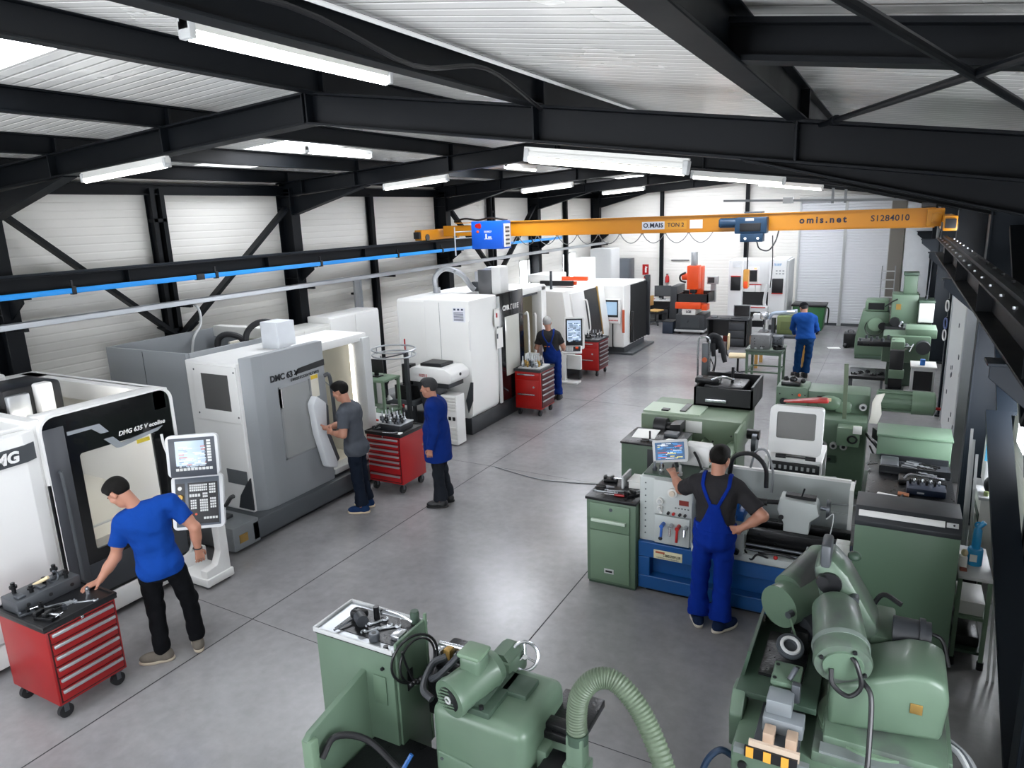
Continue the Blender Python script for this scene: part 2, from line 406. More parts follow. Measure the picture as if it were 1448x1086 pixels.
b = B().prism([(5.9, 1.9), (6.5, 1.35), (7.1, 1.35), (7.6, 1.9), (7.1, 2.5), (6.4, 2.5)], 'x', 1.12, 1.14); 
gu = struct(b.out('gusset_beam', STEEL), 'dark gusset plate joining the braces near the crane column')
for k in range(6): b_ = B().cyl((1.1, 6.2+.05*(k % 2), 1.75+.1*(k//2)), (1.12, 6.2+.05*(k % 2), 1.75+.1*(k//2)), .014, n=8); b_.out('bolt', LGREY, gu)
for (y, z) in ((5.0, 3.4), (8.9, 3.4)): struct(B().bar((1.08, 6.8, 1.9), (1.08, y, z), .055, .16, up=(1, 0, 0)).out('brace_beam', STEEL), 'dark diagonal brace above the gusset near the crane column')
post(6.8); vbrace(6.8, 4.55, 9.3); post(16.45); vbrace(16.45, 14.1, 18.9)
for y in (11.6, 21.3):
    struct(B().ibeam((XL+.09, y, 0), (XL+.09, y, 4.2), .1, .13, up=(1, 0, 0)).out('wall_column', STEEL), 'slim dark wall post on the long panel wall')
for x, z in ((-7.03, 4.3), (-4.27, 4.45)):
    struct(B().ibeam((x, YF-.09, 0), (x, YF-.09, z), .1, .16, up=(0, 1, 0)).out('gable_column', STEEL), 'slim dark gable post on the far wall')
struct(B().ibeam((XL+.13, YF-.12, 0), (XL+.13, YF-.12, 4.3), .2, .22, up=(0, 1, 0)).out('corner_column', STEEL), 'dark column in the far corner of the hall')
# right wall: long diagonal brace by the bench
b = B().bar((.98, 4.75, .0), (.98, 7.9, 1.7), .05, .2, up=(1, 0, 0)); struct(b.out('brace_beam', STEEL2), 'wide dark diagonal brace low beside the shelf table')
b = B().bar((1.05, 7.9, 1.7), (1.05, 9.2, 2.6), .05, .16, up=(1, 0, 0)); struct(b.out('brace_beam', STEEL2), 'dark diagonal brace rising to the near crane column')

# roller shutters, far wall
for n, (x0, x1) in enumerate(((-2.66, -1.44), (-1.36, -.22))):
    d = struct(B().box(x0, x1, YF-.07, YF-.03, 0, 3.8).out('door_%d' % (n+1), SHUT, smooth=0), ('pale ribbed roller shutter beside the big white machine', 'pale ribbed roller shutter nearer the ladder')[n])
    B().box(x0-.05, x0, YF-.1, YF-.01, 0, 3.85).box(x1, x1+.05, YF-.1, YF-.01, 0, 3.85).box(x0-.05, x1+.05, YF-.22, YF-.01, 3.78, 3.9).out('frame', LGREY, d, bev=.004)
    B().box(x0+.02, x1-.02, YF-.09, YF-.02, .0, .08).out('handle', DGREY, d)
struct(B().box(-.2, .17, YF-.12, YF-.005, 0, 3.85).out('trim_9', mat('#77736c', .6, 0, .05, 2), smooth=0), 'brown-grey pier beside the roller shutters')
struct(B().box(.2, 1.28, YF-.1, YF-.005, 0, 3.7).box(.2, 1.28, YF-.11, YF-.09, 1.84, 1.86).out('trim_10', mat('#e2e6ea', .4), smooth=0), 'smooth white panel in the far corner')
struct(B().box(.17, 1.3, YF-.35, YF-.02, 3.74, 3.86).out('trim_11', OFFW), 'white lintel box above the corner panel')
# white sliding panel by the near wall
d = struct(B().box(.9, .94, 10.75, 13.75, 0, 2.42).out('door_3', mat('#c9cbcb', .4, 0, .05, 2), smooth=0), 'white sliding panel standing under the near crane rail')
B().box(.86, .98, 10.6, 10.8, 0, 2.46).box(.88, .96, 13.7, 13.78, 0, 2.46).out('frame', ALU, d, bev=.004)
b = B()
for k in range(14):
    y, z = 11.0+RND.random()*2.5, .3+RND.random()*1.9; b.box(.892, .9, y, y+.03+RND.random()*.05, z, z+.06)
b.out('mark', DMET, d)
struct(B().box(XL+.005, XL+.03, YN, YF, 0, .12).out('baseboard_left', LGREY), 'pale skirting along the long wall')
struct(B().box(XL, -2.8, YF-.03, YF-.005, 0, .2).out('baseboard_far', LGREY), 'pale skirting along the far wall')

# ================================================================ crane
def runway(x, y0, y1, z, w, h, lab):
    b = B().ibeam((x, y0, z-h/2), (x, y1, z-h/2), w, h, .012, .018)
    y = y0+.6
    while y < y1: b.box(x-w/2+.01, x+w/2-.01, y-.006, y+.006, z-h+.02, z-.02); y += 2.4
    o = struct(b.out('runway_beam', STEEL, bev=.003), lab)
    B().box(x-.025, x+.025, y0, y1, z, z+.03).out('rail', STEEL2, o)
    return o
runway(-8.95, 0.5, 14.7, 3.2, .18, .24, 'dark crane runway beam along the long wall')
o = runway(.68, 1.0, 13.6, 3.1, .24, .26, 'dark crane runway beam along the near wall')
b = B()
for k in range(40): b.cyl((.60 if k % 2 else .76, 1.4+k*.3, 3.1), (.60 if k % 2 else .76, 1.4+k*.3, 3.115), .014, n=8)
b.out('bolt', ALU, o)

cr = thing('overhead_crane', 'yellow single-girder overhead crane spanning the hall', 'crane', (-4.2, 13.3, 3.2))
YB = 13.3
girder = B().box(-7.35, .62, YB-.1, YB+.1, 3.29, 3.57).box(-8.75, -7.3, YB-.08, YB+.08, 3.3, 3.52).out('bridge_girder', YELLOW, cr, bev=.006)
b = B().box(-8.4, .5, YB-.14, YB+.14, 3.565, 3.58).box(-7.3, .5, YB-.13, YB+.13, 3.275, 3.292); b.out('flange', mat('#b87c14', .45, 0, .05, 3), girder)
def truck(x, nm):
    b = B().box(x-.09, x+.09, YB-.75, YB+.75, 3.24, 3.46, bev=.015)
    t = b.out('end_truck', YELLOW, cr)
    for s in (-.55, .55): B().cyl((x-.11, YB+s, 3.30), (x+.11, YB+s, 3.30), .07, n=18).out('wheel', DMET, t)
    B().box(x-.07, x+.07, YB-.82, YB-.74, 3.28, 3.42, bev=.01).out('buffer', RUBBER, t)
truck(-8.95, 'l'); truck(.68, 'r')
B().box(.38, .62, YB-.22, YB-.1, 3.3, 3.56, bev=.01).box(.45, .58, YB-.3, YB-.22, 3.36, 3.5, bev=.01).out('drive_motor', mat('#b5790f', .45), cr)
B().box(.3, .5, YB-.12, YB+.12, 3.58, 3.66, bev=.01).out('junction_box', BLACK, cr)
# lettering on the girder
NAVY = mat('#141c33', .5); 
text('omis.net', 'lettering', .15, NAVY, girder, (-1.13, YB-.103, 3.435), (1, 0, 0), (0, 0, 1), bold=.005, space=1.4)
text('S1284010', 'lettering', .135, NAVY, girder, (-.13, YB-.103, 3.435), (1, 0, 0), (0, 0, 1), bold=.002, space=1.05)
B().box(-4.26, -3.42, YB-.106, YB-.1, 3.34, 3.49).out('name_plate', mat('#c98f2a', .5), girder)
B().box(-4.26, -3.83, YB-.108, YB-.1, 3.345, 3.485).out('name_plate', mat('#c9ced6', .5), girder)
text('O.MAIS', 'lettering', .115, NAVY, girder, (-4.045, YB-.11, 3.415), (1, 0, 0), (0, 0, 1), bold=.003, space=1.05)
text('TON 2', 'lettering', .105, NAVY, girder, (-3.62, YB-.108, 3.415), (1, 0, 0), (0, 0, 1), bold=.001)
B().box(-3.36, -3.13, YB-.106, YB-.1, 3.345, 3.5).out('notice_plate', PAPER, girder)
# electrical cabinet hung on the bridge
eb = B().box(-8.1, -7.62, YB-.7, YB-.34, 3.02, 3.5, bev=.008).out('control_cabinet', mat('#0c55c4', .38, 0, .03, 3), cr)
B().box(-7.615, -7.6, YB-.66, YB-.42, 3.05, 3.45).out('notice_plate', PAPER, eb)
b = B()
for k in range(5): b.box(-7.6, -7.595, YB-.63, YB-.47, 3.09+k*.07, 3.12+k*.07)
b.out('lettering', DGREY, eb)
b = B().sph((-8.0, YB-.7, 3.42), (.04, .006, .04)).sph((-7.97, YB-.7, 3.42), (.03, .007, .05)); b.out('emblem', RED2, eb)
B().sph((-8.0, YB-.7, 3.32), (.02, .006, .025)).out('emblem', ORANGE, eb)
marks(6, .12, .035, PAPER, eb, frame_at((-7.84, YB-.702, 3.32), (1, 0, 0), (0, 0, 1)), 3)
b = B()
b.box(-7.88, -7.86, YB-.704, YB-.7, 3.19, 3.28).box(-7.9, -7.78, YB-.704, YB-.7, 3.19, 3.2).box(-7.84, -7.79, YB-.704, YB-.7, 3.215, 3.235); b.out('lettering', PAPER, eb)
MT = Mx.Translation((-3.46, 0, -.15)) @ Mx.Diagonal((1.5, 1, 1.146, 1)) @ Mx.Translation((3.9, 0, .18))
for o in [eb]+list(eb.children): o.data.transform(MT)
B().box(-7.5, -7.1, YB-.36, YB-.1, 3.34, 3.42).out('bracket', DMET, cr)
B().cyl((-8.05, YB-.72, 2.92), (-8.05, YB-.72, 3.5), .014, n=8).cyl((-8.05, YB-.72, 3.4), (-7.85, YB-.3, 3.4), .012, n=8).cyl((-8.05, YB-.72, 3.27), (-7.85, YB-.3, 3.27), .012, n=8).out('bracket', ALU, cr)
b = B().tube([(-8.5, YB, 3.6), (-8.2, YB-.05, 3.66), (-7.9, YB, 3.62), (-7.6, YB-.02, 3.66), (-7.2, YB, 3.6)], .02)
b.out('cable', BLACK, cr)
# festoon cable loops under the girder
b = B(); xs = [-7.5+k*.45 for k in range(11)]
for x0, x1 in zip(xs, xs[1:]):
    b.tube([(x0, YB+.18, 3.27), (x0+.1, YB+.18, 3.14), ((x0+x1)/2, YB+.18, 3.08), (x1-.1, YB+.18, 3.14), (x1, YB+.18, 3.27)], .008, 6)
    b.box(x0-.02, x0+.02, YB+.15, YB+.21, 3.25, 3.3)
b.out('festoon_cable', GREY, cr)
# hoist trolley
ho = thing('crane_hoist', 'dark blue electric hoist trolley hung on the yellow girder', 'hoist', (-2.3, YB, 3.0))
NB = mat('#12344f', .4, 0, .08, 4)
hb = B().box(-2.52, -1.98, YB-.34, YB-.13, 3.24, 3.52, bev=.02).out('body', NB, ho)
B().box(-2.43, -2.08, YB-.352, YB-.33, 3.28, 3.42, bev=.005).out('drum', BLACK, hb)
B().cyl((-2.78, YB-.26, 3.43), (-2.5, YB-.26, 3.43), .085, n=20).box(-2.8, -2.74, YB-.33, YB-.18, 3.36, 3.5, bev=.02).out('motor', NB, ho)
B().box(-2.42, -2.04, YB-.35, YB-.15, 3.1, 3.24, bev=.01).out('gearbox', NB, ho)
for x in (-2.33, -2.12): B().cyl((x, YB-.36, 3.16), (x, YB-.34, 3.16), .022, n=12).out('bolt', CHROME, ho)
B().box(-2.34, -2.2, YB-.345, YB-.335, 3.46, 3.5).out('label_plate', PAPER, hb)
B().cyl((-2.3, YB-.2, 3.1), (-2.3, YB-.2, 2.62), .012, n=8).out('hoist_rope', BLACK, ho)
hk = B().box(-2.36, -2.26, YB-.25, YB-.15, 2.3, 2.62, bev=.02).out('hook_block', mat('#b98437', .5, 0, .1), ho)
B().box(-2.35, -2.27, YB-.255, YB-.145, 2.28, 2.42, bev=.02).out('hook', ORANGE, hk)
B().tube([(-2.15, YB-.25, 3.1), (-2.1, YB-.25, 2.98), (-1.95, YB-.25, 2.95), (-1.85, YB-.2, 3.1), (-1.82, YB-.1, 3.27)], .012).tube([(-1.9, YB-.2, 3.2), (-1.88, YB-.2, 2.7), (-1.9, YB-.2, 2.3)], .009).out('pendant_cable', BLACK, ho)
B().box(-2.4, -2.1, YB-.14, YB+.1, 3.585, 3.61).out('trolley_frame', DMET, ho)

# blue conductor rail, tray and lights
cb = thing('conductor_rail', 'bright blue conductor rail hung under the crane runway', 'power rail', (-8.8, 10, 2.96))
B().box(-8.82, -8.78, .8, 19.6, 2.965, 3.03, bev=.006).out('rail', mat('#1d8ee0', .35, 0, .03, 3), cb)
for y in (2.8, 5.1, 7.2, 9.4, 11.6, 13.2, 15.4, 17.6): B().box(-8.835, -8.765, y-.025, y+.025, 2.95, 3.05, bev=.004).box(-8.82, -8.8, y-.012, y+.012, 3.05, 3.12).out('hanger', BLACK, cb)
B().box(-8.835, -8.765, 6.85, 6.98, 2.955, 3.04, bev=.004).out('coupler', BLACK, cb)
ct = thing('cable_tray', 'perforated galvanised cable tray along the long wall', 'cable tray', (-9.0, 10, 2.6))
b = B().box(-9.08, -8.92, .8, 23.9, 2.61, 2.614).box(-9.08, -9.075, .8, 23.9, 2.61, 2.675).box(-8.925, -8.92, .8, 23.9, 2.61, 2.675); b.out('tray', ALU, ct)
for y in FR+[6.8, 11.6, 16.45]: B().box(-9.15 if y in FR else XL+.17, -8.9, y-.02, y+.02, 2.57, 2.61).out('bracket', STEEL, ct)
B().tube([(-9.05, 1, 2.625), (-9.0, 8, 2.63), (-9.04, 16, 2.625), (-9.0, 23.5, 2.625)], .012).out('cable', GREY, ct)
LAMP2 = mat('#ffffff', .4, 0, 0, 3, emit='#fffdf6', es=3.5)
def strip_light(p, q, lab, drop=0):
    p, q = V(p), V(q); c = (p+q)/2; d = (q-p).normalized()
    t = thing('ceiling_light', lab, 'ceiling light', c, 0, None)
    b = B().bar(p, q, .055, .03).bar(p+V((0, 0, .03)), q+V((0, 0, .03)), .04, .03); b.out('housing', OFFW, t)
    B().cyl(p+d*.03-V((0, 0, .04)), q-d*.03-V((0, 0, .04)), .019, n=12).out('tube', LAMP2 if 'rafter' in lab else LAMP, t)
    for e, s in ((p, 1), (q, -1)): B().bar(e-V((0, 0, .01)), e+d*s*.035-V((0, 0, .01)), .075, .085, bev=.008).out('end_cap', LGREY, t)
    if drop:
        for e in (p+d*.25, q-d*.25): B().cyl(e+V((0, 0, .05)), e+V((0, 0, drop)), .008, n=6).out('hanger', LGREY, t)
    return t
strip_light((-2.63, 2.15, 4.5), (-2.63, 3.5, 4.5), 'long fluorescent strip light overhead, nearest and largest of all', .3)
strip_light((-7.2, 4.47, 4.215), (-5.9, 4.47, 4.29), 'fluorescent strip light under the nearest rafter, on its long slope')
strip_light((-2.26, 4.47, 4.1), (-1.15, 4.47, 3.95), 'fluorescent strip light under the nearest rafter, beyond the ridge')
strip_light((-6.6, 7.0, 4.6), (-6.6, 8.25, 4.6), 'fluorescent strip light beside the roof light in the second bay')
strip_light((-7.15, 9.2, 4.2), (-5.95, 9.2, 4.28), 'fluorescent strip light under the second rafter, on its long slope')
strip_light((-2.34, 9.2, 4.12), (-1.22, 9.2, 3.98), 'fluorescent strip light under the second rafter, beyond the ridge')
strip_light((-6.7, 12.4, 4.62), (-6.7, 13.7, 4.62), 'small fluorescent strip light between the second and third rafters')
strip_light((-7.2, 14.0, 4.2), (-6.0, 14.0, 4.28), 'fluorescent strip light under the third rafter')
strip_light((-7.2, 18.8, 4.2), (-6.0, 18.8, 4.28), 'fluorescent strip light under the fourth rafter')
strip_light((-2.34, 14.0, 4.12), (-1.22, 14.0, 3.98), 'fluorescent strip light above the roller shutter end, under the third rafter')
tag(B().tube([(-2.03, YN, 4.525), (-2.03, 5, 4.52), (-2.03, 9, 4.525), (-2.03, 23, 4.52)], .011).out('conduit_pipe', WHITE), 'thin white conduit running along the purlin past the ridge', 'conduit')
tag(B().tube([(-2.1, 1.2, 4.42), (-2.1, 2.2, 4.5), (-2.1, 3, 4.41), (-2.1, 3.7, 4.5), (-2.1, 4.4, 4.36)], .012).out('power_cable', BLACK), 'black cable looping along the purlin above the strip light', 'cable')
t = thing('hanging_cable_riser', 'perforated galvanised riser hanging below the cable tray beside the tall cabinets', 'cable tray', (-9.1, 10.75, 2.2))
B().box(-9.2, -9.19, 10.65, 10.85, 1.7, 2.6).box(-9.2, -9.15, 10.65, 10.66, 1.7, 2.6).box(-9.2, -9.15, 10.84, 10.85, 1.7, 2.6).out('tray', ALU, t); B().box(-9.33, -9.2, 10.72, 10.78, 2.3, 2.34).out('bracket', STEEL, t)
tag(B().tube([(-9.0, 6.9, 2.62), (-8.95, 6.95, 2.5), (-8.9, 6.9, 2.3), (-8.85, 6.7, 2.1), (-8.85, 6.6, 1.6)], .018).out('supply_hose', LGREY), 'pale supply hose dropping from the cable tray into the grey machine housing', 'hose')
tag(B().tube([(-5.1, 8.75, .008), (-4.3, 8.55, .008), (-3.8, 8.6, .008), (-3.3, 8.7, .008), (-3.0, 8.55, .008)], .008, 6).out('floor_cable', GREY), 'thin grey cable lying across the aisle floor toward the green cabinet', 'cable')
tg = thing('pipe_rail', 'grey horizontal pipe rail hung across the far end', 'rail', (-1.5, 20, 3.9))
B().bar((-4.3, 20.5, 3.87), (.55, 20.5, 3.72), .06, .06).tube([(.55, 20.5, 3.72), (.75, 20.5, 3.66), (.86, 20.5, 3.45), (.86, 20.5, 2.4)], .03).out('pipe', GREY, tg)
for x in (-1.55, -1.25): B().box(x-.03, x+.03, 20.46, 20.54, 3.7, rt(x)+.1).out('hanger', GREY, tg)
B().box(-2.75, -2.5, 20.4, 20.6, 3.74, 3.9, bev=.01).out('junction_box', LGREY, tg)

# ================================================================ light and camera
w = bpy.data.worlds.new('World'); SC.world = w; w.use_nodes = True
w.node_tree.nodes['Background'].inputs[0].default_value = (.85, .92, 1, 1); w.node_tree.nodes['Background'].inputs[1].default_value = 1.0
cam = bpy.data.cameras.new('Camera'); co = bpy.data.objects.new('Camera', cam); COL.objects.link(co); SC.camera = co
cam.sensor_width = 36; cam.lens = 1000/1448*36; cam.clip_start = .05
yaw, pit, rol = .4978, .2343, -.0366
f = V((-math.sin(yaw)*math.cos(pit), math.cos(yaw)*math.cos(pit), -math.sin(pit))); r = V((math.cos(yaw), math.sin(yaw), 0)); u = r.cross(f)
r2 = r*math.cos(rol)+u*math.sin(rol); u2 = u*math.cos(rol)-r*math.sin(rol)
co.matrix_world = Mx(((r2.x, u2.x, -f.x, 0), (r2.y, u2.y, -f.y, 0), (r2.z, u2.z, -f.z, 3.7), (0, 0, 0, 1)))
SC.view_settings.view_transform = 'Standard'; SC.view_settings.look = 'None'; SC.view_settings.gamma = 1; SC.view_settings.exposure = 1.2
SC.view_settings.use_curve_mapping = False
SC.cycles.max_bounces = 8; SC.cycles.diffuse_bounces = 5; SC.cycles.use_denoising = True; SC.cycles.caustics_reflective = False; SC.cycles.caustics_refractive = False
SC.cycles.sample_clamp_indirect = 6
# ================================================================ small shop items
def caster(b, w, x, y, r=.055, fwd=(0, 1, 0)):
    f = V(fwd); s = V((f.y, -f.x, 0))
    c = V((x, y, r)); w.cyl(c-s*.018, c+s*.018, r, n=18)
    b.box(x-.035, x+.035, y-.035, y+.035, 2*r+.01, 2*r+.025).bar(c+s*.024+V((0, 0, 0)), c+s*.024+V((0, 0, r+.02)), .035, .006, up=s).bar(c-s*.024, c-s*.024+V((0, 0, r+.02)), .035, .006, up=s)
def tool_cart(label, x0, x1, y0, y1, h, face, bands, red=RED, door=None, top=BLACK, handle=ALU):
    """face: '+x' or '-y' is where the drawers are; bands: heights of drawers from the top"""
    t = thing('tool_cart', label, 'tool cart', ((x0+x1)/2, (y0+y1)/2, 0), 0, 'red tool carts')
    zb = .14
    body = B().box(x0, x1, y0, y1, zb, h-.05, bev=.008).out('cabinet_body', red, t)
    b = B().box(x0-.015, x1+.015, y0-.015, y1+.015, h-.05, h-.012, bev=.006)
    for a in ((x0-.015, x1+.015, y0-.015, y0+.005), (x0-.015, x1+.015, y1-.005, y1+.015), (x0-.015, x0+.005, y0, y1), (x1-.005, x1+.015, y0, y1)): b.box(*a, h-.02, h)
    b.out('tray_top', top, t)
    def fr(u0, u1, z0, z1, d, o=0):
        if face == '+x': return (x1+o, x1+o+d, y0+u0*(y1-y0), y0+u1*(y1-y0), z0, z1)
        return (x0+u0*(x1-x0), x0+u1*(x1-x0), y0-o-d, y0-o, z0, z1)
    z = h-.07; tot = sum(bands); H_ = h-.07-zb-.03
    B().box(*fr(.03, .97, zb+.02, h-.065, .002)).out('drawer_recess', mat('#3a0709', .5), body)
    for k, w in enumerate(bands):
        dz = H_*w/tot; z1 = z-.006; z0 = z-dz+.006
        d = B().box(*fr(.05, .95, z0, z1, .014), bev=.003).out('drawer', red if door != 'dark' else mat('#4a1216', .45), t)
        g = B().box(*fr(.06, .94, z1-.03, z1-.004, .02, .012), bev=.005); g.out('handle', handle, d)
        z -= dz
    if face == '+x' and door == 'dark':          # plain front with two long handles toward the camera
        B().box(x0+.03, x1-.03, y0-.012, y0, h-.2, h-.07, bev=.003).out('drawer', red, t)
        B().box(x0+.03, x1-.03, y0-.012, y0, zb+.03, h-.21, bev=.003).out('door', red, t)
        for zz in (h-.1, h-.48): B().box(x0+.06, x1-.12, y0-.035, y0-.012, zz-.012, zz+.012, bev=.005).out('handle', CHROME, t)
        B().cyl((x1-.14, y0-.03, h-.33), (x1-.14, y0-.01, h-.33), .02, n=12).out('lock', CHROME, t)
    else:
        lk = fr(.48, .52, h-.075, h-.05, .016); B().box(*lk, bev=.004).out('lock', CHROME, t)
    for x in (x0+.06, x1-.06):
        for y in (y0+.06, y1-.06):
            b = B(); w = B(); caster(b, w, x, y); k = w.out('caster_wheel', RUBBER, t); b.out('caster_fork', DMET, k)
    return t
def tool_holder(x, y, z, s, lab, grp, m=DMET, slim=False):
    t = thing('tool_holder', lab, 'tool holder', (x, y, z), 0, grp)
    r = .024*s
    B().lathe((x, y, z), (0, 0, 1), [(0, r*.7), (.03*s, r*.75), (.035*s, r*1.35), (.06*s, r*1.35), (.065*s, r), (.1*s, r*.8), (.105*s, r*.45)], 14).out('body', m, t)
    B().lathe((x, y, z+.1*s), (0, 0, 1), [(0, r*.4), (.07*s, r*.36), (.085*s, 0)], 10).out('cutter', ALU if not slim else BRASS, t)
    return t
def spanner(x, y, z, a, L, lab, grp=None, m=ALU):
    t = thing('spanner', lab, 'spanner', (x, y, z), a, grp)
    b = B().box(-L/2, L/2, -.008, .008, 0, .008, bev=.003); b.out('shank', m, t, local=True)
    b = B()
    for s in (-1, 1):
        b.torus((s*L/2, 0, .006), (0, 0, 1), .016, .007, 12, 6, PI*.3 if s > 0 else PI*1.3, PI*1.7 if s > 0 else PI*2.7)
    b.out('jaw', m, t, local=True); return t
def pliers(x, y, z, a, lab, m=BLACK):
    t = thing('pliers', lab, 'pliers', (x, y, z), a)
    B().tube([(-.12, .035, .01), (-.06, .03, .012), (0, 0, .012)], .008, 6).out('grip', m, t, local=True)
    B().tube([(-.12, -.035, .01), (-.06, -.03, .012), (0, 0, .012)], .008, 6).out('grip', m, t, local=True)
    B().cyl((0, 0, .002), (0, 0, .022), .016, n=12).prism([(0, -.014), (.07, -.004), (.07, .004), (0, .014)], 'z', .005, .019).out('jaw', ALU, t, local=True); return t
def clamp_block(x, y, z, s, a, lab, m=DMET, grp=None):
    t = thing('machine_vise', lab, 'vise', (x, y, z), a, grp)
    B().box(-.09*s, .09*s, -.045*s, .045*s, 0, .035*s, bev=.004).out('bed', m, t, local=True)
    B().box(-.09*s, -.055*s, -.045*s, .045*s, .035*s, .075*s, bev=.004).out('jaw', m, t, local=True)
    B().box(.0, .04*s, -.045*s, .045*s, .035*s, .075*s, bev=.004).out('jaw', OILY, t, local=True)
    B().cyl((.04*s, 0, .05*s), (.14*s, 0, .05*s), .01*s, n=10).cyl((.13*s, -.04*s, .05*s), (.13*s, .04*s, .05*s), .005*s, n=8).out('screw', CHROME, t, local=True); return t
def paper(x, y, z, w, d, a, lab, m=PAPER, grp=None):
    t = tag(B().box(-w/2, w/2, -d/2, d/2, 0, .003).out('paper_sheet', m), lab, 'paper', grp); t.location = (x, y, z); t.rotation_euler = (0, 0, a); return t
def keygrid(M, x0, x1, y0, y1, nx, ny, m, parent, name='key', gap=.25, h=.006):
    b = B(); dx = (x1-x0)/nx; dy = (y1-y0)/ny
    for i in range(nx):
        for j in range(ny): b.box(x0+dx*(i+gap/2), x0+dx*(i+1-gap/2), y0+dy*(j+gap/2), y0+dy*(j+1-gap/2), 0, h)
    return b.out(name, m, parent, M=M, smooth=0)
SCREEN = mat('#8f9fae', .15, 0, .03, 4, emit='#9fb0bf', es=.35)
def screen_rows(M, w, h, parent, seed, z=.004, cols=('#5f7488', '#c9d3dc', '#8fa0b0', '#a9b5bf', '#738699', '#b9c4cd', '#a8605a', '#d3dae0', '#95a5b4')):
    rr = random.Random(seed)
    by = {}
    for k in range(16):
        y = -h/2+h*(k+.5)/16; x = -w/2+.02*w
        while x < w/2-.05*w:
            L = w*(.05+rr.random()*.3); L = min(L, w/2-.02*w-x)
            if rr.random() < .7: by.setdefault(rr.choice(cols), []).append((x, x+L, y-h*.02, y+h*.018))
            x += L+w*.03
    for c, L in by.items():
        b = B()
        for (a, e, f, g) in L: b.box(a, e, f, g, z, z+.0008)
        b.out('screen_text', mat(c, .3, 0, .02, 4, emit=c, es=.3), parent, M=M, smooth=0)

# ================================================================ first machining centre (black and white)
X = -6.5
m1 = thing('machining_centre', 'white machining centre with a glossy black front door, nearest on the left', 'CNC machine', (-7.6, 3.4, 0), 0, 'CNC machines')
b = B()                                          # white shell with an open top
b.box(-8.9, X-.03, 1.6, 1.68, .25, 2.06).box(-8.9, X-.03, 4.46, 4.56, .25, 2.1).box(-8.95, -8.87, 1.6, 4.56, .25, 2.1)
b.box(-8.9, -6.62, 1.66, 3.24, 1.98, 2.06)       # top of the left half
b.box(-8.9, -6.55, 3.2, 3.3, .25, 2.1)
b.box(-6.75, X-.02, 3.3, 4.5, 1.98, 2.11, bev=.01).box(-8.9, -8.5, 3.3, 4.5, 1.98, 2.1).box(-8.9, -6.5, 4.36, 4.5, 1.9, 2.1)
shell = b.out('enclosure', WHITE, m1, bev=.012)
B().box(-8.6, -6.6, 3.3, 4.46, .25, .32).prism([(-8.3, .3), (-7.0, .3), (-7.0, .62), (-7.75, .95), (-8.3, .95)], 'y', 3.3, 4.46).box(-8.4, -8.36, 3.3, 4.46, .9, 1.98).out('work_chamber', mat('#d8d4c6', .45, 0, .05, 3), m1)
B().box(-7.9, -7.15, 3.35, 4.4, .62, .70, bev=.01).out('machine_table', LGREY, m1)
B().box(-8.9, -6.48, 1.6, 4.7, .06, .27, bev=.01).out('plinth', WHITE, m1)
B().box(-8.8, -6.62, 1.7, 4.5, 0, .07).out('foot_base', BLACK, m1)
B().box(-6.72, -6.68, 3.4, 4.3, 1.9, 1.93).out('work_lamp', mat('#ffffff', .4, 0, 0, 3, emit='#fffaf0', es=12), m1)
# left sliding door, gently bulged
b = B().prism([(-6.6, 2.0), (-6.52, 2.05), (-6.47, 2.3), (-6.455, 2.7), (-6.47, 3.1), (-6.52, 3.22), (-6.6, 3.25)], 'z', .3, 2.03, bev=.006)
ld = b.out('door', WHITE, m1)
B().prism([(-6.46, 2.32), (-6.445, 2.7), (-6.46, 3.1), (-6.505, 3.2), (-6.52, 3.2), (-6.52, 2.32)], 'z', 1.78, 1.93).out('label_band', DGREY, ld)
text('DMG', 'lettering', .13, WHITE, ld, (-6.437, 2.88, 1.855), (.02, 1, 0), (0, 0, 1), ext=.004, bold=.005, shear=.15)
# black front door with a window
def rpoly(y0, y1, z0, z1, r, n=6):
    P = []
    for (cy, cz, a0) in ((y1-r, z1-r, 0), (y0+r, z1-r, PI/2), (y0+r, z0+r, PI), (y1-r, z0+r, 1.5*PI)):
        for k in range(n+1): a = a0+PI/2*k/n; P.append((cy+r*math.cos(a), cz+r*math.sin(a)))
    return P
def ring_panel(b, axis, t0, t1, outer, inner):    # flat plate with a hole, same vertex count
    n = len(outer)
    def mk(p, t): return (t, p[0], p[1]) if axis == 'x' else (p[0], t, p[1])
    o0 = [b.bm.verts.new(mk(p, t0)) for p in outer]; o1 = [b.bm.verts.new(mk(p, t1)) for p in outer]
    i0 = [b.bm.verts.new(mk(p, t0)) for p in inner]; i1 = [b.bm.verts.new(mk(p, t1)) for p in inner]
    for k in range(n):
        j = (k+1) % n
        for q in ((o0[k], o0[j], o1[j], o1[k]), (i0[k], i1[k], i1[j], i0[j]), (o1[k], o1[j], i1[j], i1[k]), (o0[k], i0[k], i0[j], o0[j])): b._f(q)
    return b
fd = ring_panel(B(), 'x', X-.03, X, rpoly(3.27, 4.54, .27, 2.1, .12), rpoly(3.56, 4.3, .74, 1.7, .03)).out('front_door', GLOSSB, m1)
ring_panel(B(), 'x', X-.04, X+.012, rpoly(3.25, 4.57, .25, 2.12, .13), rpoly(3.27, 4.54, .27, 2.1, .12)).out('door_rim', WHITE, fd)
B().box(X, X+.008, 3.275, 3.46, .3, 2.0, bev=.003).out('grey_panel', mat('#45474c', .35), fd)
B().box(X, X+.01, 3.46, 4.5, .3, .62, bev=.003).out('lower_panel', mat('#3b3e43', .35), fd)
B().box(X-.02, X-.014, 3.54, 4.32, .72, 1.72).out('window_glass', mat('#f2f4f4', .05, 0, 0, 3, alpha=.1), fd)
SILV = mat('#b9bec4', .25, .6, .04, 8)
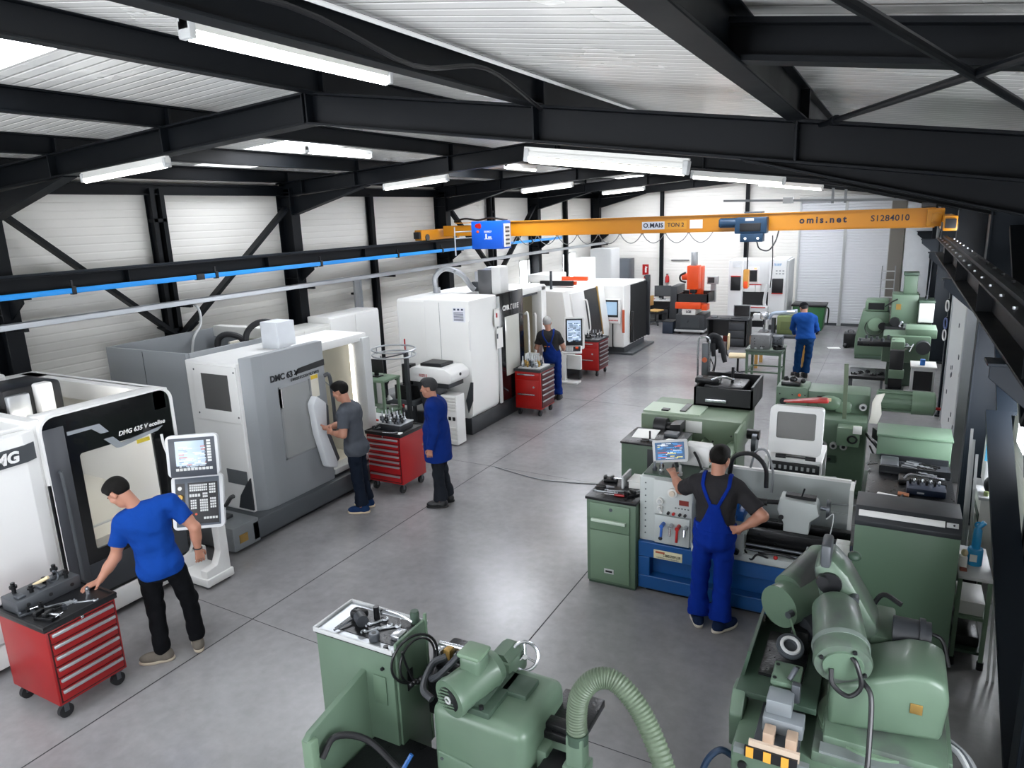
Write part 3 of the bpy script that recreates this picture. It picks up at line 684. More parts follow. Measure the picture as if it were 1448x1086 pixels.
B().prism([(3.48, 1.9), (3.7, 1.9), (3.78, 1.83), (3.86, 1.83), (3.78, 1.93), (3.48, 1.935)], 'x', X, X+.012).out('trim_stripe', SILV, fd)
B().prism([(3.80, 1.77), (3.89, 1.77), (3.96, 1.69), (4.42, 1.735), (4.36, 1.70), (3.96, 1.645), (3.91, 1.65)], 'x', X, X+.012).out('trim_stripe', SILV, fd)
text('DMG 635 V ecoline', 'lettering', .062, WHITE, fd, (X+.004, 4.2, 1.775), (0, 1, 0), (0, 0, 1), bold=.0012, shear=.25)
B().box(X-.012, X-.009, 4.13, 4.27, 1.62, 1.66).out('warning_label', mat('#d8c23a', .5), fd)
B().tube([(X+.01, 3.36, .5), (X+.05, 3.36, .6), (X+.05, 3.35, 1.5), (X+.01, 3.35, 1.6)], .016).out('handle', DGREY, fd)
B().box(X+.002, X+.012, 3.235, 3.262, .3, 1.5).out('door_seal', BLACK, fd)
# spindle head above the open top
sp = B().box(-7.9, -7.34, 3.42, 3.98, 1.6, 2.26, bev=.05).out('spindle_housing', BLACK, m1)
B().box(-7.35, -7.29, 3.43, 3.64, 1.75, 2.2, bev=.02).out('cover', ALU, sp)
B().box(-7.36, -7.24, 3.69, 3.84, 1.6, 2.27, bev=.025).out('motor_cover', WHITE, m1)
B().cyl((-8.3, 3.6, 1.9), (-8.3, 3.6, 2.25), .3, n=28).out('tool_magazine', WHITE, m1)
b = B()
for y in (3.6, 3.85, 4.1): b.cyl((-8.5, y, 1.94), (-8.49, y, 1.94), .015, n=8)
b.out('bolt', BLACK, m1)
# control panel on a pedestal
th = (.80, .60, 0)
nrm = V((th[1], -th[0], 0))
def panel_frame(c, tilt): return frame_at(c, th, V((0, 0, 1))*math.cos(tilt)-nrm*math.sin(tilt))
MU = panel_frame((-6.11, 4.43, 1.43), .16); ML = panel_frame(V((-6.11, 4.43, .995))+nrm*.03, .30)
cp = B().prism(rpoly(-.25, .25, -.19, .235, .05), 'z', -.06, .0).out('control_panel', mat('#d9dbdd', .35), m1, M=MU)
def outM(b, name, m, parent, M, **k): return b.out(name, m, parent, M=M, **k)
outM(B().prism(rpoly(-.25, .25, -.3, .25, .05), 'z', -.06, .0), 'keyboard_housing', mat('#d9dbdd', .35), cp, ML)
outM(B().box(-.222, .222, -.19, .205, 0, .006, bev=.004), 'bezel', mat('#4a4f57', .35), cp, MU)
outM(B().box(-.16, .12, -.075, .175, .006, .009), 'screen', SCREEN, cp, MU)
screen_rows(MU, .27, .24, cp, 5, .010)
outM(B().box(-.215, .215, -.27, .22, 0, .006, bev=.004), 'bezel', mat('#5d6570', .35), cp, ML)
outM(B().box(-.09, .2, -.25, .17, .006, .009), 'key_field', BLACK, cp, ML)
outM(B().box(-.205, -.12, -.05, .17, .006, .009), 'key_field', BLACK, cp, ML)
WK = mat('#dfe1df', .5)
def kg(M, *a): return keygrid(M @ Mx.Translation((0, 0, .008)), *a, WK, cp)
kg(MU, .14, .19, -.05, .18, 1, 8); kg(MU, -.17, .19, -.13, -.095, 10, 1)
kg(ML, -.075, .1, .08, .155, 9, 3); kg(ML, .115, .18, .05, .155, 3, 4); kg(ML, -.07, -.01, -.1, -.0, 3, 4); kg(ML, .02, .1, -.13, 0, 4, 5); kg(ML, .12, .18, -.1, .01, 3, 4); kg(ML, -.08, .03, .02, .06, 4, 1); kg(ML, .05, .1, .01, .065, 3, 2)
kg(ML, .05, .19, -.21, -.18, 5, 1)
outM(B().cyl((-.165, .03, 0), (-.165, .03, .03), .028, n=16), 'override_knob', mat('#c9a037', .4), cp, ML)
outM(B().cyl((-.165, .12, 0), (-.165, .12, .02), .02, n=14), 'override_knob', WHITE, cp, ML)
outM(B().cyl((-.165, -.03, 0), (-.165, -.03, .02), .022, n=14), 'override_knob', DGREY, cp, ML)
outM(B().cyl((-.06, -.15, 0), (-.06, -.15, .015), .012, n=10), 'button', RED2, cp, ML)
outM(B().cyl((-.02, -.15, 0), (-.02, -.15, .015), .012, n=10), 'button', ORANGE, cp, ML)
outM(B().tube([(.26, -.1, -.02), (.32, -.02, .02), (.36, 0, .04)], .022), 'grip', BLACK, cp, ML)
outM(B().tube([(-.27, .05, -.1), (-.29, .15, -.08), (-.31, .25, -.1)], .014), 'grip', WHITE, cp, MU)
b = B().prism([(4.36, .04), (4.66, .04), (4.66, .8), (4.56, .8), (4.56, .35), (4.5, .22), (4.36, .2)], 'x', -6.16, -6.06, bev=.008)
b.out('pedestal', WHITE, m1)
B().bar((-6.14, 4.55, .76), (-6.2, 4.56, 1.5), .1, .06, bev=.01).out('panel_arm', LGREY, m1)
B().box(-6.5, -6.04, 4.34, 4.68, .03, .12, bev=.012).out('pedestal_foot', WHITE, m1)
for (x, y) in ((-6.1, 4.38), (-6.1, 4.64)): B().cyl((x, y, 0), (x, y, .05), .025, n=10).out('levelling_foot', DMET, m1)

# ================================================================ second machining centre (grey and white)
m2 = thing('machining_centre', 'grey and white machining centre with an open cabin where a man reaches in', 'CNC machine', (-7.7, 6.5, 0), 0, 'CNC machines')
G2 = mat('#8d9194', .4, 0, .04, 3)
cb2 = B().box(-7.5, -6.62, 5.52, 6.78, .3, 2.14).out('cabin', WHITE, m2, bev=.012)
b = B().box(-9.1, -7.52, 5.56, 5.6, .3, 2.2).box(-9.1, -9.06, 5.6, 7.3, .3, 2.2).box(-9.1, -7.5, 7.26, 7.3, .3, 2.2).box(-7.54, -7.5, 5.6, 7.3, .3, 2.2).box(-9.1, -7.5, 5.6, 7.3, 1.5, 1.54)
b.out('rear_housing', G2, m2, bev=.004)
B().box(-8.35, -8.345, 5.555, 5.56, .3, 2.18).out('panel_seam', DGREY, m2)
# window hatch on the near side
ha = ring_panel(B(), 'y', 5.52, 5.5, [(-7.36, 1.42), (-6.62, 1.42), (-6.62, 2.1), (-7.36, 2.1)], [(-7.22, 1.56), (-6.76, 1.56), (-6.76, 2.0), (-7.22, 2.0)]).out('window_hatch', WHITE, m2, smooth=0, bev=.003)
B().box(-7.22, -6.76, 5.505, 5.515, 1.56, 2.0).out('window_glass', mat('#4a4a49', .15, 0, .1, 1.5, coat=.4), ha)
b = B()
for x in (-7.33, -6.65):
    for z in (1.5, 2.04): b.cyl((x, 5.497, z), (x, 5.503, z), .012, n=8)
b.out('screw', DGREY, ha)
B().box(-7.0, -6.66, 5.512, 5.52, .64, .82).out('grey_panel', mat('#5c6063', .4), m2)
B().prism([(-6.85, .34), (-6.6, .34), (-6.6, .75), (-6.68, .66), (-6.8, .5)], 'y', 5.5, 5.52).out('dark_notch', CHAR, m2)
# big grey sliding door on the aisle side, chamfered at its near edge
gd = B().prism([(-6.62, 5.56), (-6.52, 5.66), (-6.5, 5.8), (-6.5, 6.82), (-6.58, 6.82), (-6.62, 6.8)], 'z', .3, 2.2, bev=.008).out('sliding_door', G2, m2)
B().box(-6.5, -6.494, 6.02, 6.52, .85, 1.74).out('window_glass', mat('#9a9c9c', .2, 0, .06, 1.5, coat=.3), gd)
B().box(-6.5, -6.488, 6.0, 6.03, .83, 1.76).box(-6.5, -6.488, 6.51, 6.54, .83, 1.76).box(-6.5, -6.488, 6.0, 6.54, .83, .85).out('window_frame', GREY, gd)
B().prism([(6.28, 1.86), (6.82, 1.88), (6.82, 1.96), (6.36, 1.93)], 'x', -6.5, -6.492).out('black_stripe', BLACK, gd)
text('DMC 63 V', 'lettering', .105, INK, gd, (-6.494, 6.12, 1.88), (0, 1, 0), (0, 0, 1), bold=.004)
marks(16, .5, .035, INK, gd, frame_at((-6.493, 6.46, 1.815), (0, 1, .03), (0, 0, 1)), 8)
ws = B().box(-6.5, -6.49, 6.54, 6.68, 1.5, 1.8).out('notice_plate', mat('#d6d1c2', .5), gd)
B().box(-6.49, -6.487, 6.55, 6.67, 1.74, 1.79).out('warning_label', mat('#d8b62a', .5), ws)
B().box(-6.5, -6.488, 6.0, 6.04, 1.5, 1.74).out('notice_plate', PAPER, gd)
b = B().prism([(6.5, 1.55), (6.66, 1.42), (6.62, 1.0), (6.78, .55), (6.74, .5), (6.58, .56), (6.46, 1.05), (6.42, 1.45)], 'x', -6.48, -6.36, bev=.025)
b.out('grip', mat('#d3d6d9', .35), gd)
B().prism([(6.66, 1.42), (6.72, 1.36), (6.7, 1.02), (6.84, .6), (6.78, .55), (6.62, 1.0)], 'x', -6.48, -6.40).out('grip_backing', DGREY, gd)
B().tube([(-6.46, 6.76, 1.75), (-6.4, 6.8, 1.72), (-6.4, 6.82, 1.1), (-6.46, 6.82, .95)], .025).out('door_handle', DGREY, gd)
# open cabin to its right
IN2 = mat('#dcd9cc', .45, 0, .03, 3)
B().box(-8.2, -6.7, 6.8, 6.84, .3, 2.05).box(-8.24, -8.2, 6.8, 7.72, .3, 2.1).box(-8.2, -6.55, 7.68, 7.72, .3, 2.05).box(-8.2, -6.6, 6.84, 7.7, .3, .36).out('work_chamber', IN2, m2)
B().box(-7.3, -6.55, 6.6, 7.76, 2.05, 2.16, bev=.012).out('header_beam', WHITE, m2)
B().box(-6.75, -6.5, 7.62, 7.78, .32, 2.1, bev=.012).out('corner_post', LGREY, m2)
B().box(-6.74, -6.71, 7.6, 7.62, .5, 2.0).out('work_lamp', mat('#ffffff', .4, 0, 0, 3, emit='#fff8ec', es=4), m2)
B().box(-7.9, -7.1, 6.95, 7.5, .36, .55, bev=.01).out('machine_table', OILY, m2)
B().cyl((-7.5, 7.1, .55), (-7.5, 7.1, .7), .1, n=18).box(-7.3, -7.15, 7.25, 7.45, .55, .72).out('fixture', DMET, m2)
b = B()
for k in range(5): b.cyl((-6.95-k*.04, 6.98+k*.08, .55), (-6.95-k*.04, 6.98+k*.08, .68+.05*(k % 2)), .018, n=10)
b.out('tool_rack', OILY, m2)
B().tube([(-7.0, 6.86, 1.95), (-6.9, 7.1, 1.65), (-6.72, 7.35, 1.3)], .008, 6).out('coolant_hose', GREY, m2)
B().box(-6.7, -6.5, 6.84, 7.7, .34, .42, bev=.01).out('sill', LGREY, m2)
B().box(-8.8, -6.42, 5.3, 7.85, .06, .3, bev=.015).out('base', DGREY, m2)
B().box(-8.7, -6.5, 5.4, 7.8, 0, .07).out('foot_base', BLACK, m2)
B().box(-6.5, -6.44, 6.7, 7.6, .12, .26).out('chip_slot', BLACK, m2)
tk = B().box(-7.25, -6.42, 5.02, 5.4, .04, .33, bev=.01).out('coolant_tank', mat('#74787b', .42), m2)
B().box(-7.0, -6.7, 5.08, 5.28, .33, .37, bev=.01).out('lid', CHAR, tk)
B().box(-6.42, -6.415, 5.1, 5.22, .12, .22).out('rating_plate', BRASS, tk)
B().tube([(-7.9, 6.35, 2.0), (-7.93, 6.38, 2.2), (-7.85, 6.45, 2.28), (-7.72, 6.55, 2.24), (-7.66, 6.6, 2.14)], .04, 10).out('hose', RUBBER, m2)
B().tube([(-7.55, 6.5, 2.1), (-7.55, 6.55, 2.3), (-7.45, 6.65, 2.42), (-7.3, 6.75, 2.42), (-7.2, 6.8, 2.3)], .04, 10).out('hose', RUBBER, m2)
B().box(-7.15, -6.85, 6.42, 6.72, 2.1, 2.48, bev=.01).out('spindle_cover', mat('#cfd3d8', .4), m2)
B().box(-8.9, -7.7, 7.1, 7.24, 2.1, 2.26, bev=.01).out('top_box', OFFW, m2)

# ================================================================ third machining centre (large white)
m3 = thing('machining_centre', 'large white machining centre with a silver hose arching over its roof', 'CNC machine', (-7.2, 11.4, 0), 0, 'CNC machines')
W3 = mat('#ebebe8', .38, 0, .02, 3)
XF = -6.2
B().box(-7.75, -7.1, 10.05, 11.95, .28, 2.34).out('rear_housing', W3, m3, bev=.05)
c3 = B().prism([(-7.12, .28), (-6.3, .28), (-6.22, .36), (XF, .75), (XF, 2.34), (-7.12, 2.34)], 'y', 10.0, 10.95, bev=.03).out('enclosure', W3, m3)
B().box(-6.8, -6.795, 9.996, 10.0, .5, 2.3).out('panel_seam', GREY, m3)
B().prism([(XF-.1, .4), (XF-.0, .62), (XF+.02, .95), (XF-.03, .95), (XF-.14, .62)], 'y', 9.985, 10.0).out('dark_notch', DGREY, m3)
ns = B().box(-6.52, -6.28, 9.992, 10.0, 1.98, 2.22).out('notice_plate', mat('#e6e8ef', .5), c3)
b = B()
for k in range(7): b.box(-6.5, -6.31, 9.989, 9.993, 2.0+k*.022, 2.01+k*.022)
for k in range(3): b.box(-6.5+k*.075, -6.46+k*.075, 9.989, 9.993, 2.175, 2.205)
b.out('lettering', mat('#39405a', .5), ns)
B().box(-6.21, -6.19, 9.96, 10.0, 1.5, 2.0, bev=.006).out('handle', WHITE, m3)
bd = B().box(XF-.03, XF+.01, 10.95, 11.95, .35, 2.34, bev=.01).out('front_door', GLOSSB, m3)
B().box(XF+.01, XF+.015, 11.2, 11.75, .8, 1.9, bev=.002).out('window_glass', mat('#c2c2ba', .12, 0, .05, 2, coat=.4), bd)
B().cyl((XF-.3, 11.5, .72), (XF-.3, 11.5, .9), .22, n=24).out('machine_table', LGREY, m3)
text('CMR', 'lettering', .12, WHITE, bd, (XF+.012, 11.26, 2.06), (0, 1, 0), (0, 0, 1), bold=.006)
marks(4, .34, .1, WHITE, bd, frame_at((XF+.012, 11.6, 2.06), (0, 1, 0), (0, 0, 1)), 5)
B().prism([(10.92, .35), (11.0, .35), (11.0, 2.3), (10.92, 2.3)], 'x', XF, XF+.03).out('door_edge', LGREY, m3)
for z, h_ in ((1.78, .32), (1.38, .36)): 
    n_ = B().box(XF+.03, XF+.036, 10.78+(.06 if z < 1.5 else 0), 10.96+(.1 if z < 1.5 else 0), z, z+h_).out('notice_plate', PAPER, m3)
    B().box(XF+.036, XF+.038, 10.84, 10.89, z+h_*.5, z+h_*.75).out('emblem', RED2 if z > 1.5 else DGREY, n_)
B().tube([(XF+.01, 12.0, 1.85), (XF+.08, 12.0, 1.8), (XF+.08, 12.0, .9), (XF+.01, 12.0, .82)], .022).out('handle', WHITE, m3)
B().box(-7.7, -6.3, 11.95, 12.0, .4, 2.3).box(-7.74, -7.7, 11.95, 12.95, .4, 2.3).box(-7.7, XF-.1, 12.9, 12.95, .4, 2.3).box(-7.7, -6.3, 12, 12.9, .4, .46).out('work_chamber', mat('#d5cfba', .45, 0, .03, 3), m3)
B().box(-7.75, XF-.02, 11.9, 13.0, 2.2, 2.32, bev=.012).box(XF-.25, XF-.02, 12.82, 13.05, .3, 2.3, bev=.02).out('door_frame', W3, m3)
B().box(-7.2, XF-.1, 12.0, 12.8, 2.14, 2.2).out('guide_rail', DGREY, m3)
B().tube([(XF-.1, 12.6, 1.75), (XF-.05, 12.58, 1.7), (XF-.05, 12.55, 1.0), (XF+.02, 12.3, .8)], .025).out('work_lamp', WHITE, m3)
B().box(-7.9, -6.25, 10.0, 13.0, 0, .3, bev=.012).out('base', CHAR, m3)
B().tube([(-7.5, 11.0, 2.32), (-7.52, 11.0, 2.62), (-7.35, 11.1, 2.78), (-7.1, 11.25, 2.66), (-6.98, 11.38, 2.42), (-6.93, 11.42, 2.36)], .05, 10).cyl((-7.5, 11, 2.3), (-7.5, 11, 2.44), .07, n=16).out('hose', mat('#9a9da0', .3, .4), m3)
B().tube([(-6.95, 11.75, 2.32), (-6.97, 11.75, 2.58), (-6.88, 11.8, 2.7), (-6.75, 11.85, 2.72), (-6.6, 11.8, 2.66)], .045, 10).out('hose', mat('#9a9da0', .3, .4), m3)
sc = B().box(-6.78, -6.5, 11.3, 11.6, 2.3, 2.74, bev=.01).out('spindle_cover', mat('#5b5c5e', .3, .2), m3)
B().box(-6.5, -6.3, 11.3, 11.62, 2.3, 2.8, bev=.03).out('cover', WHITE, sc)
B().box(-7.05, -6.85, 11.5, 11.65, 2.32, 2.5, bev=.015).out('valve_block', DGREY, m3)
cu = B().box(-7.45, -7.05, 12.3, 12.75, 2.32, 2.62, bev=.01).out('chiller_unit', mat('#9b9da0', .4), m3)
B().box(-7.05, -7.04, 12.35, 12.7, 2.36, 2.6).out('cover', WHITE, cu)
b = B()
for i in range(4):
    for j in range(4): b.box(-7.04, -7.035, 12.38+i*.08, 12.43+i*.08, 2.4+j*.05, 2.43+j*.05)
b.out('grille', DGREY, cu)

# ================================================================ fourth (slant-bed) and fifth machines
m4 = thing('turning_centre', 'white slant-front turning centre behind the red cart and man in dungarees', 'CNC machine', (-7.3, 15.9, 0), 0, 'CNC machines')
B().prism([(-8.2, .25), (-6.5, .25), (-6.45, .8), (-6.62, 1.96), (-8.2, 2.0)], 'y', 14.75, 17.33, bev=.03).out('enclosure', W3, m4)
B().box(-8.1, -6.55, 14.8, 17.32, 0, .26).out('base', DGREY, m4)
B().prism([(-6.5, .75), (-6.44, .75), (-6.595, 1.86), (-6.66, 1.86)], 'y', 15.85, 16.8).out('door_opening', BLACK, m4)
d4 = B().prism([(-6.48, .65), (-6.40, .67), (-6.56, 1.88), (-6.66, 1.88)], 'y', 15.1, 15.86, bev=.012).out('sliding_door', WHITE, m4)
B().tube([(-6.43, 15.8, .9), (-6.37, 15.8, 1.0), (-6.45, 15.8, 1.6), (-6.53, 15.8, 1.65)], .02).out('handle', WHITE, d4)
B().prism([(-6.49, .65), (-6.42, .67), (-6.58, 1.88), (-6.66, 1.88)], 'y', 16.76, 16.84, bev=.01).out('door_frame', BRASS, m4)
B().box(-7.3, -7.05, 14.735, 14.75, 1.6, 1.86).out('notice_plate', mat('#dfe3ea', .5), m4)
B().box(-7.6, -6.75, 15.6, 15.7, 2.0, 2.12).out('guide_rail', BLACK, m4)
B().box(-7.2, -6.7, 15.7, 15.78, 2.02, 2.1).out('bumper', ORANGE, m4)
B().box(-7.7, -6.9, 16.9, 17.0, 2.0, 2.1, bev=.01).out('bumper', ORANGE, m4)
B().box(-8.3, -7.6, 16.3, 17.2, 2.0, 2.2, bev=.02).out('top_cover', W3, m4)
B().cyl((-6.95, 14.85, 2.0), (-6.95, 14.85, 2.42), .03, n=10).out('signal_post', DMET, m4)
# its operator console
XC, YC = -6.15, 14.15
cs = thing('control_console', 'white operator console with a tilted screen, beside the man in dungarees', 'control console', (-6.25, YC, 0))
thc = V((.93, .37, 0)); nc = V((thc.y, -thc.x, 0))
MS = frame_at((-6.14, YC+.12, 1.13), thc, V((.22, .1, 1))) @ Mx.Scale(1.12, 4)
outM(B().prism(rpoly(-.2, .2, -.34, .3, .04), 'z', -.05, 0), 'screen_housing', WHITE, cs, MS)
outM(B().box(-.17, .16, -.27, .27, 0, .005), 'bezel', BLACK, cs, MS)
s_ = outM(B().box(-.14, .13, -.16, .24, .005, .008), 'screen', mat('#93a5ba', .15, 0, .03, 4, emit='#a9b9cc', es=.4), cs, MS)
screen_rows(MS, .25, .38, s_, 9, .009, ('#4e6680', '#c9d6e4', '#6b829b', '#2e4258'))
MK = frame_at((-6.12, YC-.05, .78), thc, V((0, 0, .35))-nc)
outM(B().prism(rpoly(-.21, .21, -.13, .16, .03), 'z', -.04, 0), 'keyboard_housing', WHITE, cs, MK)
outM(B().box(-.18, .18, -.1, .13, 0, .004), 'key_field', BLACK, cs, MK)
keygrid(MK @ Mx.Translation((0, 0, .004)), -.15, .02, -.08, .1, 6, 4, LGREY, cs)
outM(B().cyl((.1, .03, 0), (.1, .03, .03), .035, n=14), 'override_knob', ORANGE, cs, MK)
B().box(-6.4, -6.3, YC-.05, YC+.05, .03, .72, bev=.01).box(-6.4, -5.98, YC+.08, YC+.16, .3, .62, bev=.01).box(-6.42, -6.0, YC-.1, YC+.15, .0, .05, bev=.01).out('pedestal', WHITE, cs)
B().box(-6.3, -6.0, YC+.06, YC+.2, .08, .3, bev=.01).out('foot_pedal', BLACK, cs)

m5 = thing('machining_centre', 'white machining centre with black sliding doors, farthest in the machine row', 'CNC machine', (-6.8, 18.4, 0), 0, 'CNC machines')
B().box(-7.9, -6.12, 17.5, 19.35, .2, 1.84).out('enclosure', W3, m5, bev=.03)
B().box(-7.8, -5.9, 17.55, 19.45, .0, .06, bev=.005).box(-7.8, -6.15, 17.6, 19.3, .06, .22).out('base', DGREY, m5)
b = B()
for k in range(6): y = 18.0+k*.22; b.prism([(-6.12, y), (-6.06, y+.11), (-6.12, y+.22)], 'z', .25, 1.8)
b.out('sliding_door', BLACK, m5, smooth=0); B().box(-7.75, -7.3, 17.95, 18.55, 1.82, 2.5, bev=.03).out('spindle_cover', W3, m5)
B().box(-6.14, -6.0, 19.3, 19.38, .25, 1.95, bev=.01).out('door_edge', CHAR, m5)
B().box(-6.1, -6.03, 17.95, 18.06, .3, 1.1, bev=.02).out('handle', BLACK, m5)
c5 = B().box(-6.62, -6.18, 17.36, 17.44, .85, 1.5, bev=.03).out('control_panel', WHITE, m5)
B().box(-6.58, -6.23, 17.352, 17.362, 1.02, 1.47).out('bezel', BLACK, c5)
B().box(-6.55, -6.26, 17.346, 17.353, 1.08, 1.42).out('screen', mat('#7f97ad', .12, 0, .2, 3, emit='#8fa9bf', es=.35), c5)
b = B()
for k in range(8): b.box(-6.56+k*.042, -6.53+k*.042, 17.352, 17.36, .92, .95)
b.out('button', mat('#b8474a', .4), c5)
B().tube([(-6.4, 17.42, .85), (-6.4, 17.42, .3), (-6.38, 17.42, .22), (-6.3, 17.42, .2)], .018).out('pedestal', BLACK, m5)
B().box(-6.16, -6.1, 17.47, 17.5, .6, 1.2).out('door_frame', mat('#c65a3a', .4), m5)
# cabinets along the walls behind
def wall_cabinet(name, lab, x0, x1, y0, y1, h, m, axis='+x', n=2, grp=None, cat='cabinet'):
    t = thing(name, lab, cat, ((x0+x1)/2, (y0+y1)/2, 0), 0, grp)
    B().box(x0, x1, y0, y1, .08, h, bev=.008).out('cabinet_body', m, t); B().box(x0+.02, x1-.02, y0+.02, y1-.02, 0, .09).out('plinth', CHAR, t)
    for k in range(n):
        if axis == '+x':
            a = y0+(y1-y0)*k/n; c = y0+(y1-y0)*(k+1)/n
            d = B().box(x1, x1+.018, a+.01, c-.01, .1, h-.03, bev=.004).out('door', m, t); B().box(x1+.018, x1+.03, c-.06, c-.04, h*.5, h*.5+.12, bev=.004).out('handle', BLACK, d)
        else:
            a = x0+(x1-x0)*k/n; c = x0+(x1-x0)*(k+1)/n
            d = B().box(a+.01, c-.01, y0-.018, y0, .1, h-.03, bev=.004).out('door', m, t); B().box(c-.06, c-.04, y0-.03, y0-.018, h*.5, h*.5+.12, bev=.004).out('handle', BLACK, d)
    return t
wall_cabinet('electrical_cabinet', 'off-white electrical cabinet against the wall behind the open cabin', -9.1, -8.55, 7.95, 9.2, 1.98, OFFW)
wall_cabinet('electrical_cabinet', 'taller pale electrical cabinet against the wall behind the ring stand', -9.1, -8.6, 9.25, 10.6, 2.08, WHITE)
wall_cabinet('electrical_cabinet', 'tall grey cabinet with a white side, by the far left window', -8.7, -8.0, 21.6, 22.4, 2.55, LGREY, '+x', 1)
wall_cabinet('electrical_cabinet', 'dark grey cabinet near the fire sign on the far wall', -8.55, -7.95, 23.3, 23.8, 2.12, mat('#4c5157', .4), '-y', 1)
wall_cabinet('storage_box', 'white low machine cover under the far left windows', -8.9, -8.2, 17.7, 20.6, 1.5, W3, '+x', 2, None, 'cabinet')

# ================================================================ red carts
tool_cart('red tool cart with six drawers under a black tray, nearest of the red carts', -6.05, -5.4, 2.47, 3.02, .83, '+x', [1, 1, 1, 1, 1, 1.1])
tool_cart('red tool cart with seven silver drawer handles, between the two standing men', -6.3, -5.72, 7.3, 7.85, .87, '-y', [1, 1, 1, 1, .9, 1.7, 1.4], red=mat('#a01218', .4))
tool_cart('red tool cart with dark side drawers, in front of the man in dungarees', -6.15, -5.61, 11.44, 12.02, .9, '+x', [1, 1, 1, 1, 1.2, 1.5], red=RED2, door='dark', top=CHAR)
tool_cart('red tool cart with dark side drawers, in front of the slant-front machine', -6.41, -5.83, 14.92, 15.55, .86, '+x', [1, 1, 1, 1, 1.2, 1.3], red=RED2, door='dark', top=CHAR)
# on the first cart
zt = .818
t = thing('fixture_block', 'dark grey drilled fixture block on the nearest red cart', 'fixture', (-5.9, 2.72, zt), .0)
B().box(-.1, .13, -.23, .26, 0, .11, bev=.005).out('block', mat('#4b4e52', .42, .3), t, local=True)
for y in (-.15, .02, .19): B().cyl((.129, y, .055), (.132, y, .055), .016, n=12).out('bore', BLACK, t, local=True)
for k, (x, y, h) in enumerate(((-.05, -.15, .09), (.06, -.08, .06), (.0, .05, .05), (-.04, .16, .1), (.08, .18, .07))):
    B().cyl((x, y, .11), (x, y, .11+h), .016, n=12).cyl((x, y, .11+h*.5), (x, y, .11+h*.7), .028, n=12).out('stud', OILY, t, local=True)
for a in ((-.06, .09, -.03, .02), (-.02, .02, .08, .2), (.03, .1, -.2, -.14)): B().box(*a, .112, .13, bev=.004).out('clamp_strap', DMET, t, local=True)
B().torus((.05, .1, .15), (1, .3, .2), .045, .009, 20, 6, 0, PI*1.4).out('shackle', DMET, t, local=True)
B().cyl((-.02, -.02, .12), (.06, .06, .17), .014, n=10).out('brass_pin', CREAM, t, local=True)
clamp_block(-5.52, 2.56, zt, .9, .3, 'small black steel vise on the front corner of the nearest cart', OILY)
clamp_block(-5.74, 2.53, zt, .6, 1.3, 'tiny grey vise beside the fixture block on the nearest cart')
for k, (x, y, h) in enumerate(((-5.6, 2.93, .05), (-5.53, 2.7, .035), (-5.7, 2.62, .06))): tag(B().cyl((x, y, zt), (x, y, zt+h), .018, n=14).cyl((x, y, zt+h), (x, y, zt+h+.012), .011, n=10).out('socket', (CHROME, DMET, OILY)[k]), ('bright socket near the far end of the nearest cart top', 'small grey socket at the middle front of the nearest cart top', 'dark socket beside the fixture block on the nearest cart')[k], 'socket')
pliers(-5.58, 2.75, zt, 1.2, 'steel pliers with dark grips lying on the nearest cart', OILY)
spanner(-5.66, 2.72, zt, 1.0, .2, 'steel spanner lying beside the fixture block on the nearest cart')
spanner(-5.5, 2.84, zt, .7, .16, 'short spanner near the hand of the man in blue T-shirt')
# on the second cart
tr = thing('tool_tray', 'grey tool-holder tray on the second red cart', 'tool tray', (-5.98, 7.55, .858))
B().box(-6.16, -5.8, 7.42, 7.72, .858, .945, bev=.006).out('tray', CHAR, tr); B().box(-6.17, -5.79, 7.41, 7.73, .945, .958, bev=.003).out('top_plate', ALU, tr)
for k in range(16):
    i, j = k % 5, k//5
    tool_holder(-6.12+i*.068+.01*(j % 2), 7.455+j*.072, .958, .75+RND.random()*.2, 'steel tool holder standing in the grey tray on the second cart', 'tool holders on the second cart', (DMET, OILY, ALU, OILY)[k % 4])
t = thing('oil_dispenser', 'dark bottle with a red cap among the second cart tool holders', 'bottle', (-5.92, 7.68, .958)); B().lathe((-5.92, 7.69, .958), (0, 0, 1), [(0, .02), (.12, .02), (.15, .01), (.18, .01)], 12).out('body', OILY, t); B().cyl((-5.92, 7.69, 1.135), (-5.92, 7.69, 1.18), .014, n=10).out('cap', RED, t)
clamp_block(-6.22, 7.42, .858, .6, 0, 'small steel vise at the corner of the second red cart')
tag(B().tube([(-6.05, 7.36, .862), (-6.0, 7.3, .865), (-5.88, 7.33, .865), (-5.8, 7.36, .88)], .01).out('air_hose', CHROME), 'short silver air hose lying at the second cart edge', 'hose')
paper(-5.76, 7.36, .86, .06, .12, .5, 'white rag hanging by the corner of the second cart')
# on the third cart
pl = thing('tool_tray', 'grey tool tray on the third red cart', 'tool tray', (-5.9, 11.72, .888)); B().box(-6.11, -5.66, 11.5, 11.96, .888, .915, bev=.006).out('tray', LGREY, pl)
t = thing('clear_screen', 'clear white guard box standing on the third red cart', 'guard', (-6.0, 11.92, .915)); B().box(-6.1, -5.86, 11.91, 11.93, .915, 1.12).box(-6.1, -6.08, 11.78, 11.93, .915, 1.12).out('panel', mat('#e9ecec', .2, 0, 0, 3, alpha=.6), t)
for k in range(12):
    i, j = k % 4, k//4
    tool_holder(-6.03+i*.095, 11.56+j*.1, .915, .95+RND.random()*.25, 'steel tool holder standing in the grey tray on the third cart', 'tool holders on the third cart', (ALU, BRASS, DMET)[k % 3])
